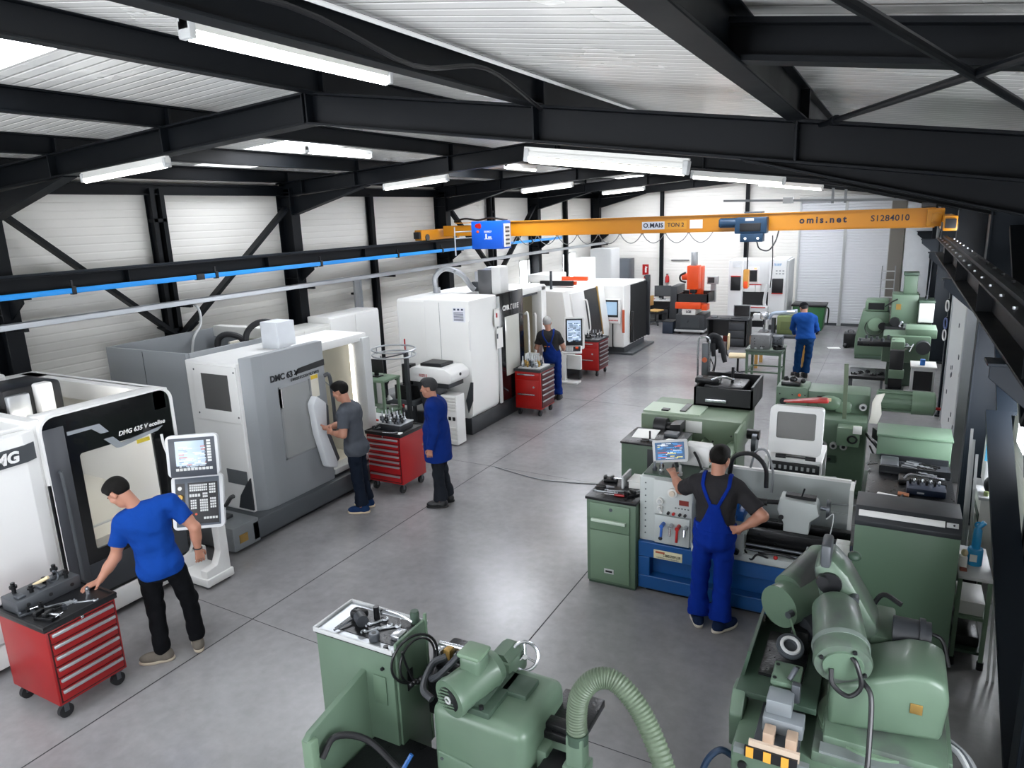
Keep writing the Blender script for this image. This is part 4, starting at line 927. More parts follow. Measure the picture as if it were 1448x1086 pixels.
# on the fourth cart
clamp_block(-6.15, 15.18, .848, 1.1, .4, 'dark steel vise on the fourth red cart', OILY)
for k in range(6): tool_holder(-6.28+k*.075, 15.38-.03*(k % 2), .848, .8+RND.random()*.2, 'small steel tool holder on the fourth red cart', 'tool holders on the fourth cart', (DMET, OILY)[k % 2])
pliers(-6.05, 15.1, .848, .6, 'dark pliers lying on the fourth red cart', OILY)

# ================================================================ between the second and third machines
ps = thing('tool_presetter', 'white-headed tool presetter with a black tray on a dark slanted stand', 'tool presetter', (-6.7, 9.5, 0))
B().prism([(9.25, 0), (9.95, 0), (9.95, .22), (9.75, .5), (9.62, 1.06), (9.3, 1.06), (9.45, .5)], 'x', -6.85, -6.5, bev=.012).out('stand', CHAR, ps)
hd = B().prism([(-7.0, 1.07), (-6.2, 1.07), (-6.15, 1.12), (-6.15, 1.24), (-6.28, 1.32), (-6.92, 1.32), (-7.02, 1.26)], 'y', 9.28, 9.85, bev=.03).out('head', WHITE, ps)
B().box(-6.95, -6.25, 9.34, 9.8, .98, 1.07, bev=.01).out('head_base', CHAR, ps)
B().box(-6.82, -6.4, 9.38, 9.75, 1.32, 1.37, bev=.012).box(-6.79, -6.43, 9.41, 9.72, 1.365, 1.375).out('tray', BLACK, hd)
marks(6, .16, .045, mat('#c05a55', .5), hd, frame_at((-6.7, 9.279, 1.19), (1, 0, 0), (0, 0, 1)), 11)
B().cyl((-6.152, 9.55, 1.2), (-6.14, 9.55, 1.2), .025, n=14).out('button', BLACK, hd)
dc = thing('drawer_unit', 'white drawer stack with black slots under the presetter head', 'drawer unit', (-6.3, 9.5, 0))
B().box(-6.45, -6.15, 9.38, 9.64, .02, .86, bev=.008).out('cabinet_body', WHITE, dc)
for k in range(5): B().box(-6.44, -6.16, 9.365, 9.38, .6+k*.05, .635+k*.05, bev=.003).out('drawer', OFFW, dc)
for k in range(3):
    B().box(-6.39+k*.08, -6.34+k*.08, 9.365, 9.38, .44, .5, bev=.003).out('socket', BLACK, dc)
for k in range(4): B().box(-6.44, -6.16, 9.365, 9.38, .06+k*.07, .11+k*.07, bev=.003).out('drawer', OFFW, dc)
gt = thing('shelf_trolley', 'pale green two-shelf trolley under the ring stand', 'trolley', (-7.1, 8.75, 0))
for z in (.68, 1.2): B().box(-7.5, -6.95, 8.55, 9.0, z, z+.04, bev=.006).out('shelf', GREEN2, gt)
for x in (-7.47, -6.98):
    for y in (8.58, 8.97): B().box(x-.02, x+.02, y-.02, y+.02, 0, 1.2).out('leg', GREEN2, gt)
rs = thing('ring_stand', 'pale steel double ring on a dark post above the trolley', 'ring stand', (-6.85, 9.1, 0))
B().torus((-6.85, 8.75, 1.72), (.03, 0, 1), .34, .014, 40, 8).out('ring', ALU, rs)
B().torus((-6.85, 8.75, 1.63), (.03, 0, 1), .34, .012, 40, 8).out('ring', ALU, rs)
B().box(-6.92, -6.86, 9.08, 9.14, 0, 1.6).out('post', CHAR, rs); B().box(-7.05, -6.72, 8.95, 9.2, 0, .04).out('foot_plate', CHAR, rs)
B().cyl((-6.89, 9.1, 1.6), (-6.89, 9.1, 1.82), .012, n=8).out('red_tip', RED2, rs)
for p in ((-6.85, 9.09, 1.72), (-6.51, 8.75, 1.72), (-7.19, 8.75, 1.72)): B().cyl(p, (p[0], p[1], 1.62), .008, n=6).out('spacer', ALU, rs)
B().cyl((-6.89, 9.1, 1.58), (-6.85, 8.42, 1.63), .01, n=6).out('arm', CHAR, rs)
bl = thing('workbench', 'dark steel side bench between presetter and shelf trolley', 'bench', (-7.1, 9.6, 0))
B().box(-7.6, -6.95, 9.35, 9.85, .62, .7, bev=.006).out('worktop', DGREY, bl)
for x in (-7.56, -7.0):
    for y in (9.4, 9.8): B().box(x-.025, x+.025, y-.025, y+.025, 0, .62).out('leg', CHAR, bl)
am = thing('assembly_fixture', 'black assembly fixture with an upright head on the dark bench', 'fixture', (-7.15, 9.55, .7))
B().box(-7.4, -7.04, 9.4, 9.75, .7, .95, bev=.01).out('base', OILY, am); B().box(-7.3, -7.1, 9.5, 9.65, .95, 1.3, bev=.012).out('column', OILY, am)
B().cyl((-7.05, 9.55, .95), (-7.05, 9.55, 1.15), .04, n=14).cyl((-7.02, 9.48, .95), (-7.02, 9.48, 1.08), .03, n=12).out('spindle', DMET, am)
B().tube([(-7.4, 9.5, 1.0), (-7.5, 9.45, 1.05), (-7.55, 9.4, .95)], .012).out('hose', BLACK, am)
wt = thing('side_table', 'low white side table behind the second red cart', 'table', (-6.75, 8.1, 0)); B().box(-7.05, -6.45, 7.95, 8.4, .72, .76, bev=.005).out('tabletop', LGREY, wt)
for x in (-7.02, -6.48):
    for y in (7.98, 8.37): B().box(x-.018, x+.018, y-.018, y+.018, 0, .72).out('leg', LGREY, wt)
t = thing('storage_bin', 'white plastic bin on the low white side table', 'bin', (-6.9, 8.1, .76)); B().box(-7.02, -6.84, 8.0, 8.2, .76, .92, bev=.01).out('body', WHITE, t); B().box(-7.03, -6.83, 7.99, 8.21, .905, .925, bev=.004).out('rim', OFFW, t)
clamp_block(-6.62, 8.12, .76, .8, .5, 'grey steel vise on the low white side table')
paper(-6.7, 8.28, .76, .2, .14, .4, 'white paper sheet on the low white side table')
tag(B().box(-6.74, -6.66, 8.0, 8.03, .763, .79, bev=.008).out('marker_pen', RED2), 'red marker pen on the low white side table', 'pen')
mo = thing('monitor', 'black monitor facing the trolley beside the ring stand', 'monitor', (-7.3, 8.75, 1.24)); B().box(-7.42, -7.12, 8.78, 8.81, 1.3, 1.52, bev=.008).out('screen', BLACK, mo); B().box(-7.3, -7.24, 8.78, 8.82, 1.25, 1.32).box(-7.36, -7.18, 8.72, 8.86, 1.24, 1.255).out('stand', BLACK, mo)
mu = thing('desk_lamp', 'small bench lamp with a pale head on the trolley lower shelf', 'lamp', (-7.1, 8.7, .72)); B().cyl((-7.1, 8.75, .72), (-7.1, 8.75, .74), .05, n=16).out('base', BLACK, mu); B().tube([(-7.1, 8.75, .74), (-7.12, 8.74, .95), (-7.05, 8.72, 1.05), (-6.98, 8.7, .95)], .008).out('arm', BLACK, mu); B().lathe((-6.98, 8.7, .97), (.3, 0, -1), [(0, .015), (.03, .03), (.08, .05)], 14).out('lamp_shade', LGREY, mu)
# ================================================================ far end of the hall
# fire sign and extinguisher
t = thing('fire_sign', 'red fire extinguisher sign on the far wall', 'sign', (-7.6, YF-.01, 1.7)); B().box(-7.72, -7.5, YF-.012, YF-.003, 1.52, 1.88).out('plate', RED2, t)
B().box(-7.63, -7.57, YF-.016, YF-.011, 1.6, 1.76).box(-7.62, -7.55, YF-.016, YF-.011, 1.76, 1.8).cyl((-7.6, YF-.015, 1.8), (-7.6, YF-.012, 1.8), .02, n=10).out('symbol', PAPER, t)
t = thing('hanging_extinguisher', 'small red fire extinguisher hanging under the fire sign', 'extinguisher', (-7.6, YF-.08, 1.2)); B().lathe((-7.6, YF-.09, 1.2), (0, 0, 1), [(0, .06), (.2, .06), (.25, .03), (.29, .02)], 16).out('cylinder', RED2, t); B().box(-7.63, -7.57, YF-.12, YF-.06, 1.47, 1.5).out('valve', BLACK, t); B().box(-7.63, -7.57, YF-.04, YF-.003, 1.25, 1.45).out('bracket', DGREY, t)
t = thing('hanging_extinguisher', 'red fire extinguisher hung beside the gable post above the far desk', 'extinguisher', (-6.82, YF-.1, 1.3)); B().lathe((-6.82, YF-.09, 1.28), (0, 0, 1), [(0, .07), (.17, .07), (.23, .03), (.28, .02)], 16).out('cylinder', RED2, t); B().box(-6.85, -6.79, YF-.12, YF-.06, 1.54, 1.57).out('valve', BLACK, t); B().box(-6.86, -6.78, YF-.04, YF-.003, 1.3, 1.5).out('bracket', DGREY, t)
tag(B().bar((-6.7, YF-.03, 2.02), (-6.1, YF-.03, 2.02), .03, .03).out('wall_rail', DGREY), 'thin dark bar fixed on the far wall beside the orange machine', 'bar')
# desk with monitor
def desk(lab, x0, x1, y0, y1, h, top, leg, panel=True):
    t = thing('desk', lab, 'desk', ((x0+x1)/2, (y0+y1)/2, 0)); B().box(x0, x1, y0, y1, h-.035, h, bev=.005).out('desktop', top, t)
    for s in (x0+.03, x1-.06): B().box(s, s+.03, y0+.03, y1-.03, 0, h-.035).out('leg', leg, t)
    if panel: B().box(x0+.06, x1-.06, y1-.1, y1-.08, .2, h-.035).out('modesty_panel', leg, t)
    return t
desk('dark desk with a pale top by the gable post at the far wall', -7.75, -6.45, 23.1, 23.8, .76, LGREY, CHAR)
def monitor(lab, x, y, z, w, h, th_, m=BLACK, scr=None):
    t = thing('monitor', lab, 'monitor', (x, y, z), th_)
    B().box(-w/2, w/2, -.02, .02, .1, .1+h, bev=.006).out('housing', m, t, local=True); B().box(-w/2+.012, w/2-.012, -.024, -.019, .115, .088+h).out('screen', scr or GLASSD, t, local=True)
    B().box(-.03, .03, .0, .04, .01, .2, bev=.004).box(-.11, .11, -.07, .08, 0, .014, bev=.004).out('stand', m, t, local=True); return t
monitor('black monitor on the dark desk at the far wall', -6.82, 23.42, .76, .56, .36, .15)
t = thing('computer_tower', 'black computer tower under the far desk', 'computer', (-6.6, 23.35, 0)); B().box(-6.74, -6.56, 23.15, 23.6, .0, .45, bev=.006).out('case', CHAR, t); B().box(-6.72, -6.58, 23.14, 23.151, .3, .36).out('drive_slot', BLACK, t)
for k, (x, c, n_) in enumerate(((-7.45, RED2, 'red'), (-7.3, WHITE, 'white'), (-7.15, mat('#b87a7a', .5), 'pink'))):
    tag(B().box(x, x+.09, 23.25, 23.35, .76, .8, bev=.008).out('desk_box', c), 'small %s box on the dark desk at the far wall' % n_, 'box')
def office_chair(lab, x, y, rz, m, back=True):
    t = thing('office_chair', lab, 'chair', (x, y, 0), rz)
    B().box(-.21, .21, -.2, .2, .45, .5, bev=.022).out('seat', m, t, local=True)
    B().box(-.18, .18, .19, .235, .62, .95, bev=.02).out('backrest', m, t, local=True)
    B().tube([(0, .02, .45), (0, .2, .46), (0, .25, .55), (0, .24, .78)], .016).out('back_bracket', BLACK, t, local=True)
    B().cyl((0, 0, .1), (0, 0, .45), .025, n=12).out('column', BLACK, t, local=True)
    for k in range(5):
        a = 2*PI*k/5+.3; p = V((math.cos(a)*.26, math.sin(a)*.26, .08))
        l = B().bar((0, 0, .11), p, .03, .025).out('leg', DMET, t, local=True); B().cyl(p-V((.0, .015, .052)), p+V((0, .015, -.052)), .028, n=10).out('caster', BLACK, l, local=True)
    return t
office_chair('office chair with a tan seat pushed up to the far desk', -6.85, 22.7, PI*.4, mat('#b08d55', .6))
office_chair('cream office chair with a curved back beside the green table', -2.93, 16.0, PI*.55, CREAM)
t = thing('partition_screen', 'dark low partition between the far desk and the orange machine', 'partition', (-6.2, 23.2, 0)); B().box(-6.42, -6.2, 22.9, 23.9, 0, 1.25, bev=.01).out('panel', CHAR, t); B().box(-6.15, -6.05, 22.9, 23.85, .0, .95, bev=.01).out('side_panel', DGREY, t)
# orange eroding machine
ed = thing('eroding_machine', 'orange and black die-sinking machine on a dark cabinet', 'machine tool', (-5.3, 21.5, 0))
B().box(-5.75, -4.9, 21.15, 22.0, .08, .6, bev=.015).out('base', CHAR, ed); B().box(-5.78, -4.88, 21.1, 22.05, .08, .14, bev=.01).out('plinth', LGREY, ed)
for x in (-5.65, -5.0):
    for y in (21.25, 21.9): B().cyl((x, y, 0), (x, y, .08), .04, n=10).out('foot', BLACK, ed)
B().box(-5.6, -5.05, 21.142, 21.152, .2, .5).out('front_panel', mat('#3b3f42', .3), ed)
B().box(-5.55, -5.15, 21.1, 21.9, .6, .78, bev=.01).out('bed', OFFW, ed); text('LGE', 'lettering', .09, CHAR, ed, (-5.35, 21.095, .69), (1, 0, 0), (0, 0, 1), bold=.005)
B().box(-5.75, -4.98, 21.05, 21.75, .78, .98, bev=.015).box(-4.98, -4.82, 21.1, 21.5, .74, .92, bev=.01).out('table', ORANGE, ed)
b = B(); b.box(-5.72, -4.78, 21.1, 21.14, .98, 1.22).box(-5.72, -5.68, 21.1, 21.9, .98, 1.22).box(-4.82, -4.78, 21.1, 21.9, .98, 1.25).box(-5.72, -4.78, 21.86, 21.9, .98, 1.25); b.out('tank', BLACK, ed)
B().box(-5.45, -5.1, 21.5, 21.98, .9, 2.0, bev=.02).out('column', ORANGE, ed); B().box(-5.44, -5.1, 21.15, 21.5, 1.35, 2.05, bev=.02).out('head', ORANGE, ed)
B().box(-5.34, -5.18, 21.2, 21.4, 2.05, 2.45, bev=.01).out('quill', ALU, ed); B().cyl((-5.62, 21.35, 1.72), (-5.44, 21.35, 1.72), .11, n=18).out('motor', ORANGE, ed)
B().tube([(-5.5, 21.25, 1.85), (-5.66, 21.25, 1.75), (-5.66, 21.3, 1.6), (-5.5, 21.3, 1.55)], .03).out('hose', BLACK, ed)
B().cyl((-5.27, 21.3, 1.35), (-5.27, 21.3, 1.18), .05, n=14).cyl((-5.27, 21.3, 1.18), (-5.27, 21.3, 1.04), .018, n=10).out('electrode', DMET, ed); B().box(-5.36, -5.18, 21.22, 21.4, 1.24, 1.36, bev=.01).out('chuck', BLACK, ed)
B().box(-5.0, -4.68, 21.85, 22.0, 1.45, 1.68, bev=.01).box(-4.9, -4.75, 21.9, 22.0, .9, 1.45).out('display', mat('#a3a6a8', .4), ed); B().box(-4.97, -4.78, 21.84, 21.851, 1.49, 1.65).out('screen', GLASSD, ed)
t = thing('coolant_tank', 'dark blue box tank on the floor beside the orange machine', 'tank', (-6.0, 21.3, 0)); B().box(-6.15, -5.82, 21.1, 21.6, .0, .36, bev=.01).out('body', mat('#1f2a3a', .45), t); B().box(-6.16, -5.81, 21.09, 21.61, .36, .38, bev=.004).out('lid', BLACK, t)
# large white and grey machine
bm_ = thing('machining_centre', 'white and grey machining centre with red trim before the roller shutter', 'CNC machine', (-3.5, 22.2, 0), 0, 'CNC machines')
b = B().box(-4.32, -3.92, 21.6, 22.7, .3, 2.18, bev=.02).box(-3.95, -3.15, 21.75, 22.7, 1.25, 2.18, bev=.02).box(-3.18, -2.72, 21.6, 22.9, .3, 2.2, bev=.02).box(-3.95, -3.15, 22.4, 22.7, .3, 1.3); b.out('enclosure', mat('#dcdddd', .4, 0, .03, 3), bm_)
B().box(-2.72, -2.66, 21.65, 22.9, .2, 2.16, bev=.01).out('side_panel', LGREY, bm_)
B().box(-3.93, -3.17, 21.8, 22.38, .85, 1.26).out('work_chamber', BLACK, bm_)
B().box(-4.24, -3.96, 21.53, 21.6, 1.3, 1.7, bev=.015).out('control_box', BLACK, bm_); B().box(-4.24, -3.96, 21.525, 21.61, 1.7, 1.73).out('red_trim', RED2, bm_)
B().box(-3.08, -2.78, 21.53, 21.6, 1.25, 1.66, bev=.015).out('control_box', BLACK, bm_); B().box(-3.08, -2.78, 21.525, 21.61, 1.22, 1.25).out('red_trim', RED2, bm_)
B().box(-3.82, -3.48, 21.74, 21.756, 1.5, 1.98, bev=.004).out('window_frame', WHITE, bm_); B().box(-3.76, -3.53, 21.73, 21.742, 1.55, 1.88).out('window_glass', OILY, bm_)
B().box(-3.62, -3.55, 21.73, 21.745, 1.91, 1.95).out('lamp', mat('#ff7a5a', .4, 0, 0, 3, emit='#ff6a4a', es=2), bm_)
B().box(-3.85, -3.58, 21.72, 21.75, 1.25, 1.45, bev=.006).box(-3.56, -3.42, 21.72, 21.75, 1.25, 1.45, bev=.006).out('door', WHITE, bm_); B().box(-3.87, -3.4, 21.715, 21.752, 1.45, 1.475).out('red_trim', RED2, bm_)
B().box(-3.95, -3.15, 21.35, 21.85, .72, .86, bev=.02).out('table', LGREY, bm_); B().box(-3.95, -3.2, 21.34, 21.36, .83, .86).out('red_trim', RED2, bm_)
B().box(-3.7, -3.4, 21.9, 22.2, .86, 1.0, bev=.01).cyl((-3.55, 22, 1.26), (-3.55, 22, 1.05), .06, n=14).out('spindle', DMET, bm_)
B().box(-4.3, -3.1, 21.2, 22.8, .1, .5, bev=.02).box(-3.5, -3.05, 21.15, 21.45, .5, .68, bev=.015).out('base', mat('#cfd0d0', .4), bm_); B().box(-4.2, -2.75, 21.4, 22.8, 0, .32).out('foot_base', CHAR, bm_)
B().box(-3.95, -3.2, 21.19, 21.21, .3, .48).out('chip_slot', BLACK, bm_)
B().tube([(-3.2, 21.55, 1.5), (-3.24, 21.5, 1.2), (-3.26, 21.5, .95), (-3.2, 21.45, .82)], .045).out('hose', LGREY, bm_)
marks(4, .22, .07, mat('#3f8fc8', .5), bm_, frame_at((-2.95, 21.596, 2.05), (1, 0, 0), (0, 0, 1)), 17)
b = B()
for k in range(3): b.box(-3.0+k*.09, -2.95+k*.09, 21.594, 21.6, 1.86, 1.89).box(-3.0+k*.09, -2.95+k*.09, 21.594, 21.6, 1.78, 1.81)
b.out('marking', GREY, bm_); B().box(-4.2, -4.0, 21.594, 21.6, 1.98, 2.12).out('notice_plate', mat('#e9ebee', .5), bm_)
# black desk, laptop
desk('black desk with a laptop in front of the big white machine', -4.45, -3.32, 19.45, 20.15, .76, CHAR, BLACK)
t = thing('drawer_pedestal', 'black drawer pedestal under the laptop end of the black desk', 'drawer unit', (-3.6, 19.8, 0)); B().box(-3.85, -3.42, 19.48, 20.05, .0, .7, bev=.006).out('cabinet_body', BLACK, t)
for k in range(3): B().box(-3.84, -3.43, 19.465, 19.48, .05+k*.21, .23+k*.21, bev=.004).out('drawer', CHAR, t)
lp = thing('laptop', 'open black laptop on the black desk', 'laptop', (-3.58, 19.75, .76)); B().box(-3.8, -3.36, 19.55, 19.85, .76, .785, bev=.005).out('base', CHAR, lp); B().box(-3.8, -3.36, 19.85, 19.89, .785, 1.1, bev=.006).out('lid', GREY, lp); B().box(-3.78, -3.38, 19.842, 19.851, .8, 1.08).out('screen', GLOSSB, lp)
tag(B().box(-4.1, -3.85, 19.55, 19.72, .76, .775, bev=.004).out('keyboard', BLACK), 'black keyboard on the black desk beside the laptop', 'keyboard')
tag(B().box(-4.35, -4.2, 19.6, 19.8, .76, .79, bev=.008).out('document_case', DGREY), 'dark flat case near the free end of the black desk', 'case')
t = thing('storage_box', 'small red box on the floor under the black desk', 'box', (-4.05, 20.3, 0)); B().box(-4.15, -3.95, 20.25, 20.45, 0, .22, bev=.008).out('body', mat('#8a2a20', .5), t); B().box(-4.16, -3.94, 20.24, 20.46, .2, .24, bev=.005).out('lid', BLACK, t)
tag(B().box(-3.3, -3.18, 19.6, 19.75, 0, .3, bev=.006).out('cardboard_box', mat('#a0764a', .7)), 'brown cardboard box standing beside the black drawer pedestal', 'box')
# green bin
gb = thing('waste_skip', 'green waste skip on casters with a black lid by the roller shutter', 'skip', (-2.1, 22.3, 0)); GB = mat('#2f6b3c', .45, 0, .08, 4)
B().prism([(-2.55, .82), (-1.66, .82), (-1.72, .12), (-2.48, .12)], 'y', 22.0, 22.7, bev=.03).out('body', GB, gb); B().box(-2.58, -1.64, 21.96, 22.74, .82, .88, bev=.02).out('lid', BLACK, gb)
b = B(); w_ = B()
for x in (-2.35, -1.85):
    for y in (22.1, 22.6): k = B(); w_ = B(); caster(k, w_, x, y, .05); c_ = w_.out('caster_wheel', RUBBER, gb); k.out('caster_fork', DMET, c_)
B().tube([(-1.64, 22.2, .8), (-1.58, 22.2, .7), (-1.6, 22.2, .3)], .02).out('handle', BLACK, gb)
# green work table with steel blocks
wt2 = thing('work_table', 'small green steel table with blocks beside the stooping man', 'table', (-2.25, 15.65, 0)); B().box(-2.66, -1.92, 15.28, 16.04, .72, .77, bev=.006).out('tabletop', mat('#5e6a60', .45, .2), wt2)
for x in (-2.62, -1.96):
    for y in (15.32, 16.0): B().box(x-.025, x+.025, y-.025, y+.025, 0, .72).out('leg', GREEN, wt2)
for (a, c) in (((-2.62, 15.32), (-1.96, 15.32)), ((-2.62, 16.0), (-1.96, 16.0)), ((-2.62, 15.32), (-2.62, 16.0)), ((-1.96, 15.32), (-1.96, 16.0))): B().bar((*a, .28), (*c, .28), .03, .03).bar((*a, .68), (*c, .68), .03, .06).out('stretcher', GREEN, wt2)
def drilled_block(lab, x, y, z, sx, sy, sz, m):
    t = thing('steel_block', lab, 'steel block', (x, y, z)); B().box(x-sx/2, x+sx/2, y-sy/2, y+sy/2, z, z+sz, bev=.008).out('block', m, t)
    b = B(); r_ = random.Random(int(abs(x)*100))
    for k in range(6): a, c = x+(r_.random()-.5)*sx*.8, z+sz*(.15+.7*r_.random()); b.cyl((a, y-sy/2-.002, c), (a, y-sy/2+.001, c), .012, n=10)
    b.out('bore', BLACK, t); return t
drilled_block('large speckled steel block on the near corner of the green table', -2.38, 15.5, .77, .38, .3, .3, mat('#77797a', .4, .4, .25, 30))
drilled_block('smaller grey casting beside the big block on the green table', -2.07, 15.75, .77, .2, .26, .24, DMET)
clamp_block(-2.0, 15.42, .77, 1.2, .7, 'dark steel vise on the man-side edge of the green table', OILY)
t = thing('casting', 'round dark casting lying at the back of the green table', 'casting', (-2.35, 15.9, .77)); B().lathe((-2.35, 15.88, .77), (0, 0, 1), [(0, .12), (.06, .12), (.09, .07), (.16, .07), (.18, .04)], 18).out('body', OILY, t); B().torus((-2.35, 15.88, .88), (0, 0, 1), .1, .012).out('rim', DMET, t)
for k in range(3): tag(B().box(-2.6+k*.12, -2.55+k*.12, 15.32, 15.4, .77, .79+.01*k, bev=.004).out('shim_block', ALU), ('small bright shim at the near left table corner', 'second small bright shim along the green table edge', 'third small bright shim along the green table edge')[k], 'shim')
# bench behind with an olive box machine and a paper roll, where the man works
b2 = thing('workbench', 'dark steel bench with wooden legs in front of the stooping man', 'bench', (-2.0, 17.3, 0)); B().box(-2.75, -1.62, 16.95, 17.75, .74, .8, bev=.006).out('worktop', DGREY, b2)
for x in (-2.7, -1.67):
    for y in (17.0, 17.7): B().box(x-.035, x+.035, y-.035, y+.035, 0, .74).out('leg', mat('#b48a48', .6), b2)
t = thing('bench_machine', 'olive-green box-shaped machine on the bench before the stooping man', 'machine', (-2.1, 17.4, .8)); OL = mat('#6d7a4c', .45, 0, .1, 5); B().box(-2.3, -1.86, 17.15, 17.6, .8, 1.22, bev=.02).out('body', OL, t); B().box(-2.22, -1.95, 17.143, 17.15, .9, 1.1).out('panel', mat('#5e693f', .5), t); B().cyl((-2.4, 17.35, .8), (-2.4, 17.35, 1.15), .05, n=14).out('column', DMET, t)
t = thing('cloth_roll', 'pale cloth draped across the olive machine under the man arm', 'cloth', (-2.1, 17.4, 1.22)); B().tube([(-2.5, 17.3, 1.12), (-2.42, 17.32, 1.25), (-2.2, 17.36, 1.27), (-2.0, 17.4, 1.29), (-1.9, 17.42, 1.3)], lambda q: .035+.025*q, 10).out('roll', mat('#9da8b8', .8), t); B().box(-2.12, -1.95, 17.25, 17.38, 1.3, 1.325, bev=.01).out('fold', PAPER, t)
t = thing('vertical_drill', 'slim steel drill head standing on the bench beyond the green table', 'drill', (-2.6, 17.3, .8)); B().cyl((-2.6, 17.3, .8), (-2.6, 17.3, 1.3), .03, n=12).out('column', CHROME, t); B().box(-2.68, -2.52, 17.15, 17.35, 1.12, 1.3, bev=.02).out('head', CHROME, t); B().box(-2.7, -2.5, 17.1, 17.4, .8, .83, bev=.005).cyl((-2.6, 17.2, 1.0), (-2.6, 17.2, 1.12), .02, n=10).out('base', OILY, t)
# ladder and rear-right equipment
ld_ = thing('step_ladder', 'grey step ladder leaning against the pier by the shutters', 'ladder', (-.05, 23.3, 0))
for x in (-.32, .02): B().bar((x, 23.0, 0), (x, 23.75, 1.85), .03, .06).out('rail', GREY, ld_)
for k in range(7): f_ = (k+1)/7.6; B().box(-.32, .02, 23.0+.75*f_-.04, 23.0+.75*f_+.04, 1.85*f_-.012, 1.85*f_+.012).out('rung', LGREY, ld_)
t = thing('tool_case', 'black tool case on the floor by the shutter end', 'case', (-.85, 20.5, 0)); B().box(-1.05, -.72, 20.3, 20.75, 0, .36, bev=.03).out('body', BLACK, t); B().tube([(-.95, 20.5, .36), (-.95, 20.5, .42), (-.82, 20.5, .42), (-.82, 20.5, .36)], .012, 6, 2).out('handle', CHAR, t)
tag(B().sph((-.98, 20.2, .06), (.07, .07, .06)).out('paint_pot', OILY), 'small round black pot beside the black tool case', 'pot')
paper(-1.25, 20.1, .0, .3, .2, .3, 'white sheet of paper lying on the floor by the black case')
# universal milling machine, rear right
um = thing('milling_machine', 'green universal milling machine near the ladder', 'milling machine', (-.1, 19.0, 0), 0, 'green machine tools')
B().prism([(-.72, .06), (-.02, .06), (-.02, 1.15), (-.6, 1.15), (-.72, .5)], 'y', 18.9, 19.6, bev=.03).out('body', GREEN, um)
B().box(-.7, .0, 18.85, 19.65, 0, .08, bev=.01).out('base', DGREEN, um)
B().box(-.55, -.05, 18.9, 19.5, 1.15, 1.42, bev=.05).out('gearbox', GREEN2, um); B().box(-.48, -.14, 18.885, 18.9, 1.2, 1.36).out('panel_recess', OILY, um)
B().box(.0, .55, 18.6, 19.3, .9, 1.6, bev=.03).out('head', GREEN, um); B().box(.22, .5, 18.8, 19.15, 1.58, 2.02, bev=.02).out('head_motor', GREEN, um); B().box(.2, .52, 18.78, 19.17, 2.02, 2.09, bev=.015).out('motor_cap', DGREEN, um)
B().box(.56, .86, 18.35, 18.75, 1.0, 1.44, bev=.02).out('coolant_jar', mat('#c5ccc4', .3), um); B().box(.55, .87, 18.34, 18.76, 1.44, 1.5, bev=.012).out('jar_lid', DGREEN, um)
B().cyl((.1, 18.45, .98), (.1, 18.6, .98), .1, n=20).out('handwheel', BLACK, um); B().cyl((-.3, 18.82, .85), (-.3, 18.9, .85), .16, n=24).out('dial_plate', GREEN2, um); B().cyl((-.15, 18.78, .82), (-.15, 18.9, .82), .09, n=18).out('dial', BLACK, um); B().torus((-.32, 18.8, .78), (0, 1, 0), .2, .012, 24, 6, 0, PI*1.2).out('hose', OILY, um)
B().box(-.1, .55, 18.4, 19.2, .5, .88, bev=.02).out('knee', OILY, um); B().cyl((.2, 18.5, .88), (.25, 18.5, 1.0), .04, n=10).box(.28, .36, 18.4, 18.5, .86, .96).out('clamp', CHROME, um)
B().box(.4, .6, 18.55, 19.3, .1, .95, bev=.03).out('column', GREEN, um); B().box(.1, .2, 18.59, 18.6, 1.25, 1.38).out('rating_plate', BRASS, um)
B().tube([(-.12, 18.75, 1.3), (.0, 18.6, 1.42), (.12, 18.55, 1.5)], .016).out('lever', BLACK, um)
B().tube([(.7, 18.5, 1.5), (.72, 18.6, 2.0), (.78, 19.5, 2.7), (.9, 20, 2.8), (1.1, 20.2, 2.82), (1.2, 20.3, 2.9)], .012, 6).out('supply_cable', DGREY, um)
# second mill, nearer
v2 = thing('milling_machine', 'green knee mill with a dark table between ladder side and wall', 'milling machine', (.3, 16.3, 0), 0, 'green machine tools')
B().box(-.1, .75, 16.1, 16.9, .5, 1.05, bev=.03).box(.3, .85, 16.2, 16.9, 1.0, 1.18, bev=.02).out('body', GREEN, v2); B().box(.0, .75, 16.2, 16.9, 0, .5, bev=.02).out('base', DGREEN, v2)
B().box(-.55, .15, 15.7, 16.1, .88, .98, bev=.01).out('table', OILY, v2); b = B()
for k in range(7): b.cyl((-.5+k*.1, 15.75+.3*(k % 2), .98), (-.5+k*.1, 15.75+.3*(k % 2), 1.03+.02*(k % 3)), .025, n=8)
b.out('clamp', DMET, v2)
B().box(.05, .3, 15.6, 16.1, .75, 1.02, bev=.04).out('saddle', GREEN2, v2); B().cyl((.3, 15.65, .9), (.42, 15.5, .95), .02, n=10).cyl((.38, 15.5, .85), (.44, 15.52, 1.0), .012, n=8).out('crank', CHROME, v2); B().cyl((.3, 15.66, .92), (.3, 15.7, .92), .07, n=18).out('handwheel', CHROME, v2)
B().cyl((.62, 15.9, .85), (.62, 16.15, .85), .13, n=20).out('motor', CHAR, v2)
t = thing('pallet_trolley', 'black tall control stand with a white paper holder before the knee mill', 'stand', (.15, 14.9, 0)); B().box(.05, .28, 14.6, 14.75, .3, 1.02, bev=.01).out('panel', BLACK, t); B().box(.02, .32, 14.55, 14.85, .0, .3, bev=.01).out('base', CHAR, t); B().box(.05, .3, 14.55, 14.7, .5, .66, bev=.01).out('tray', GREEN2, t)
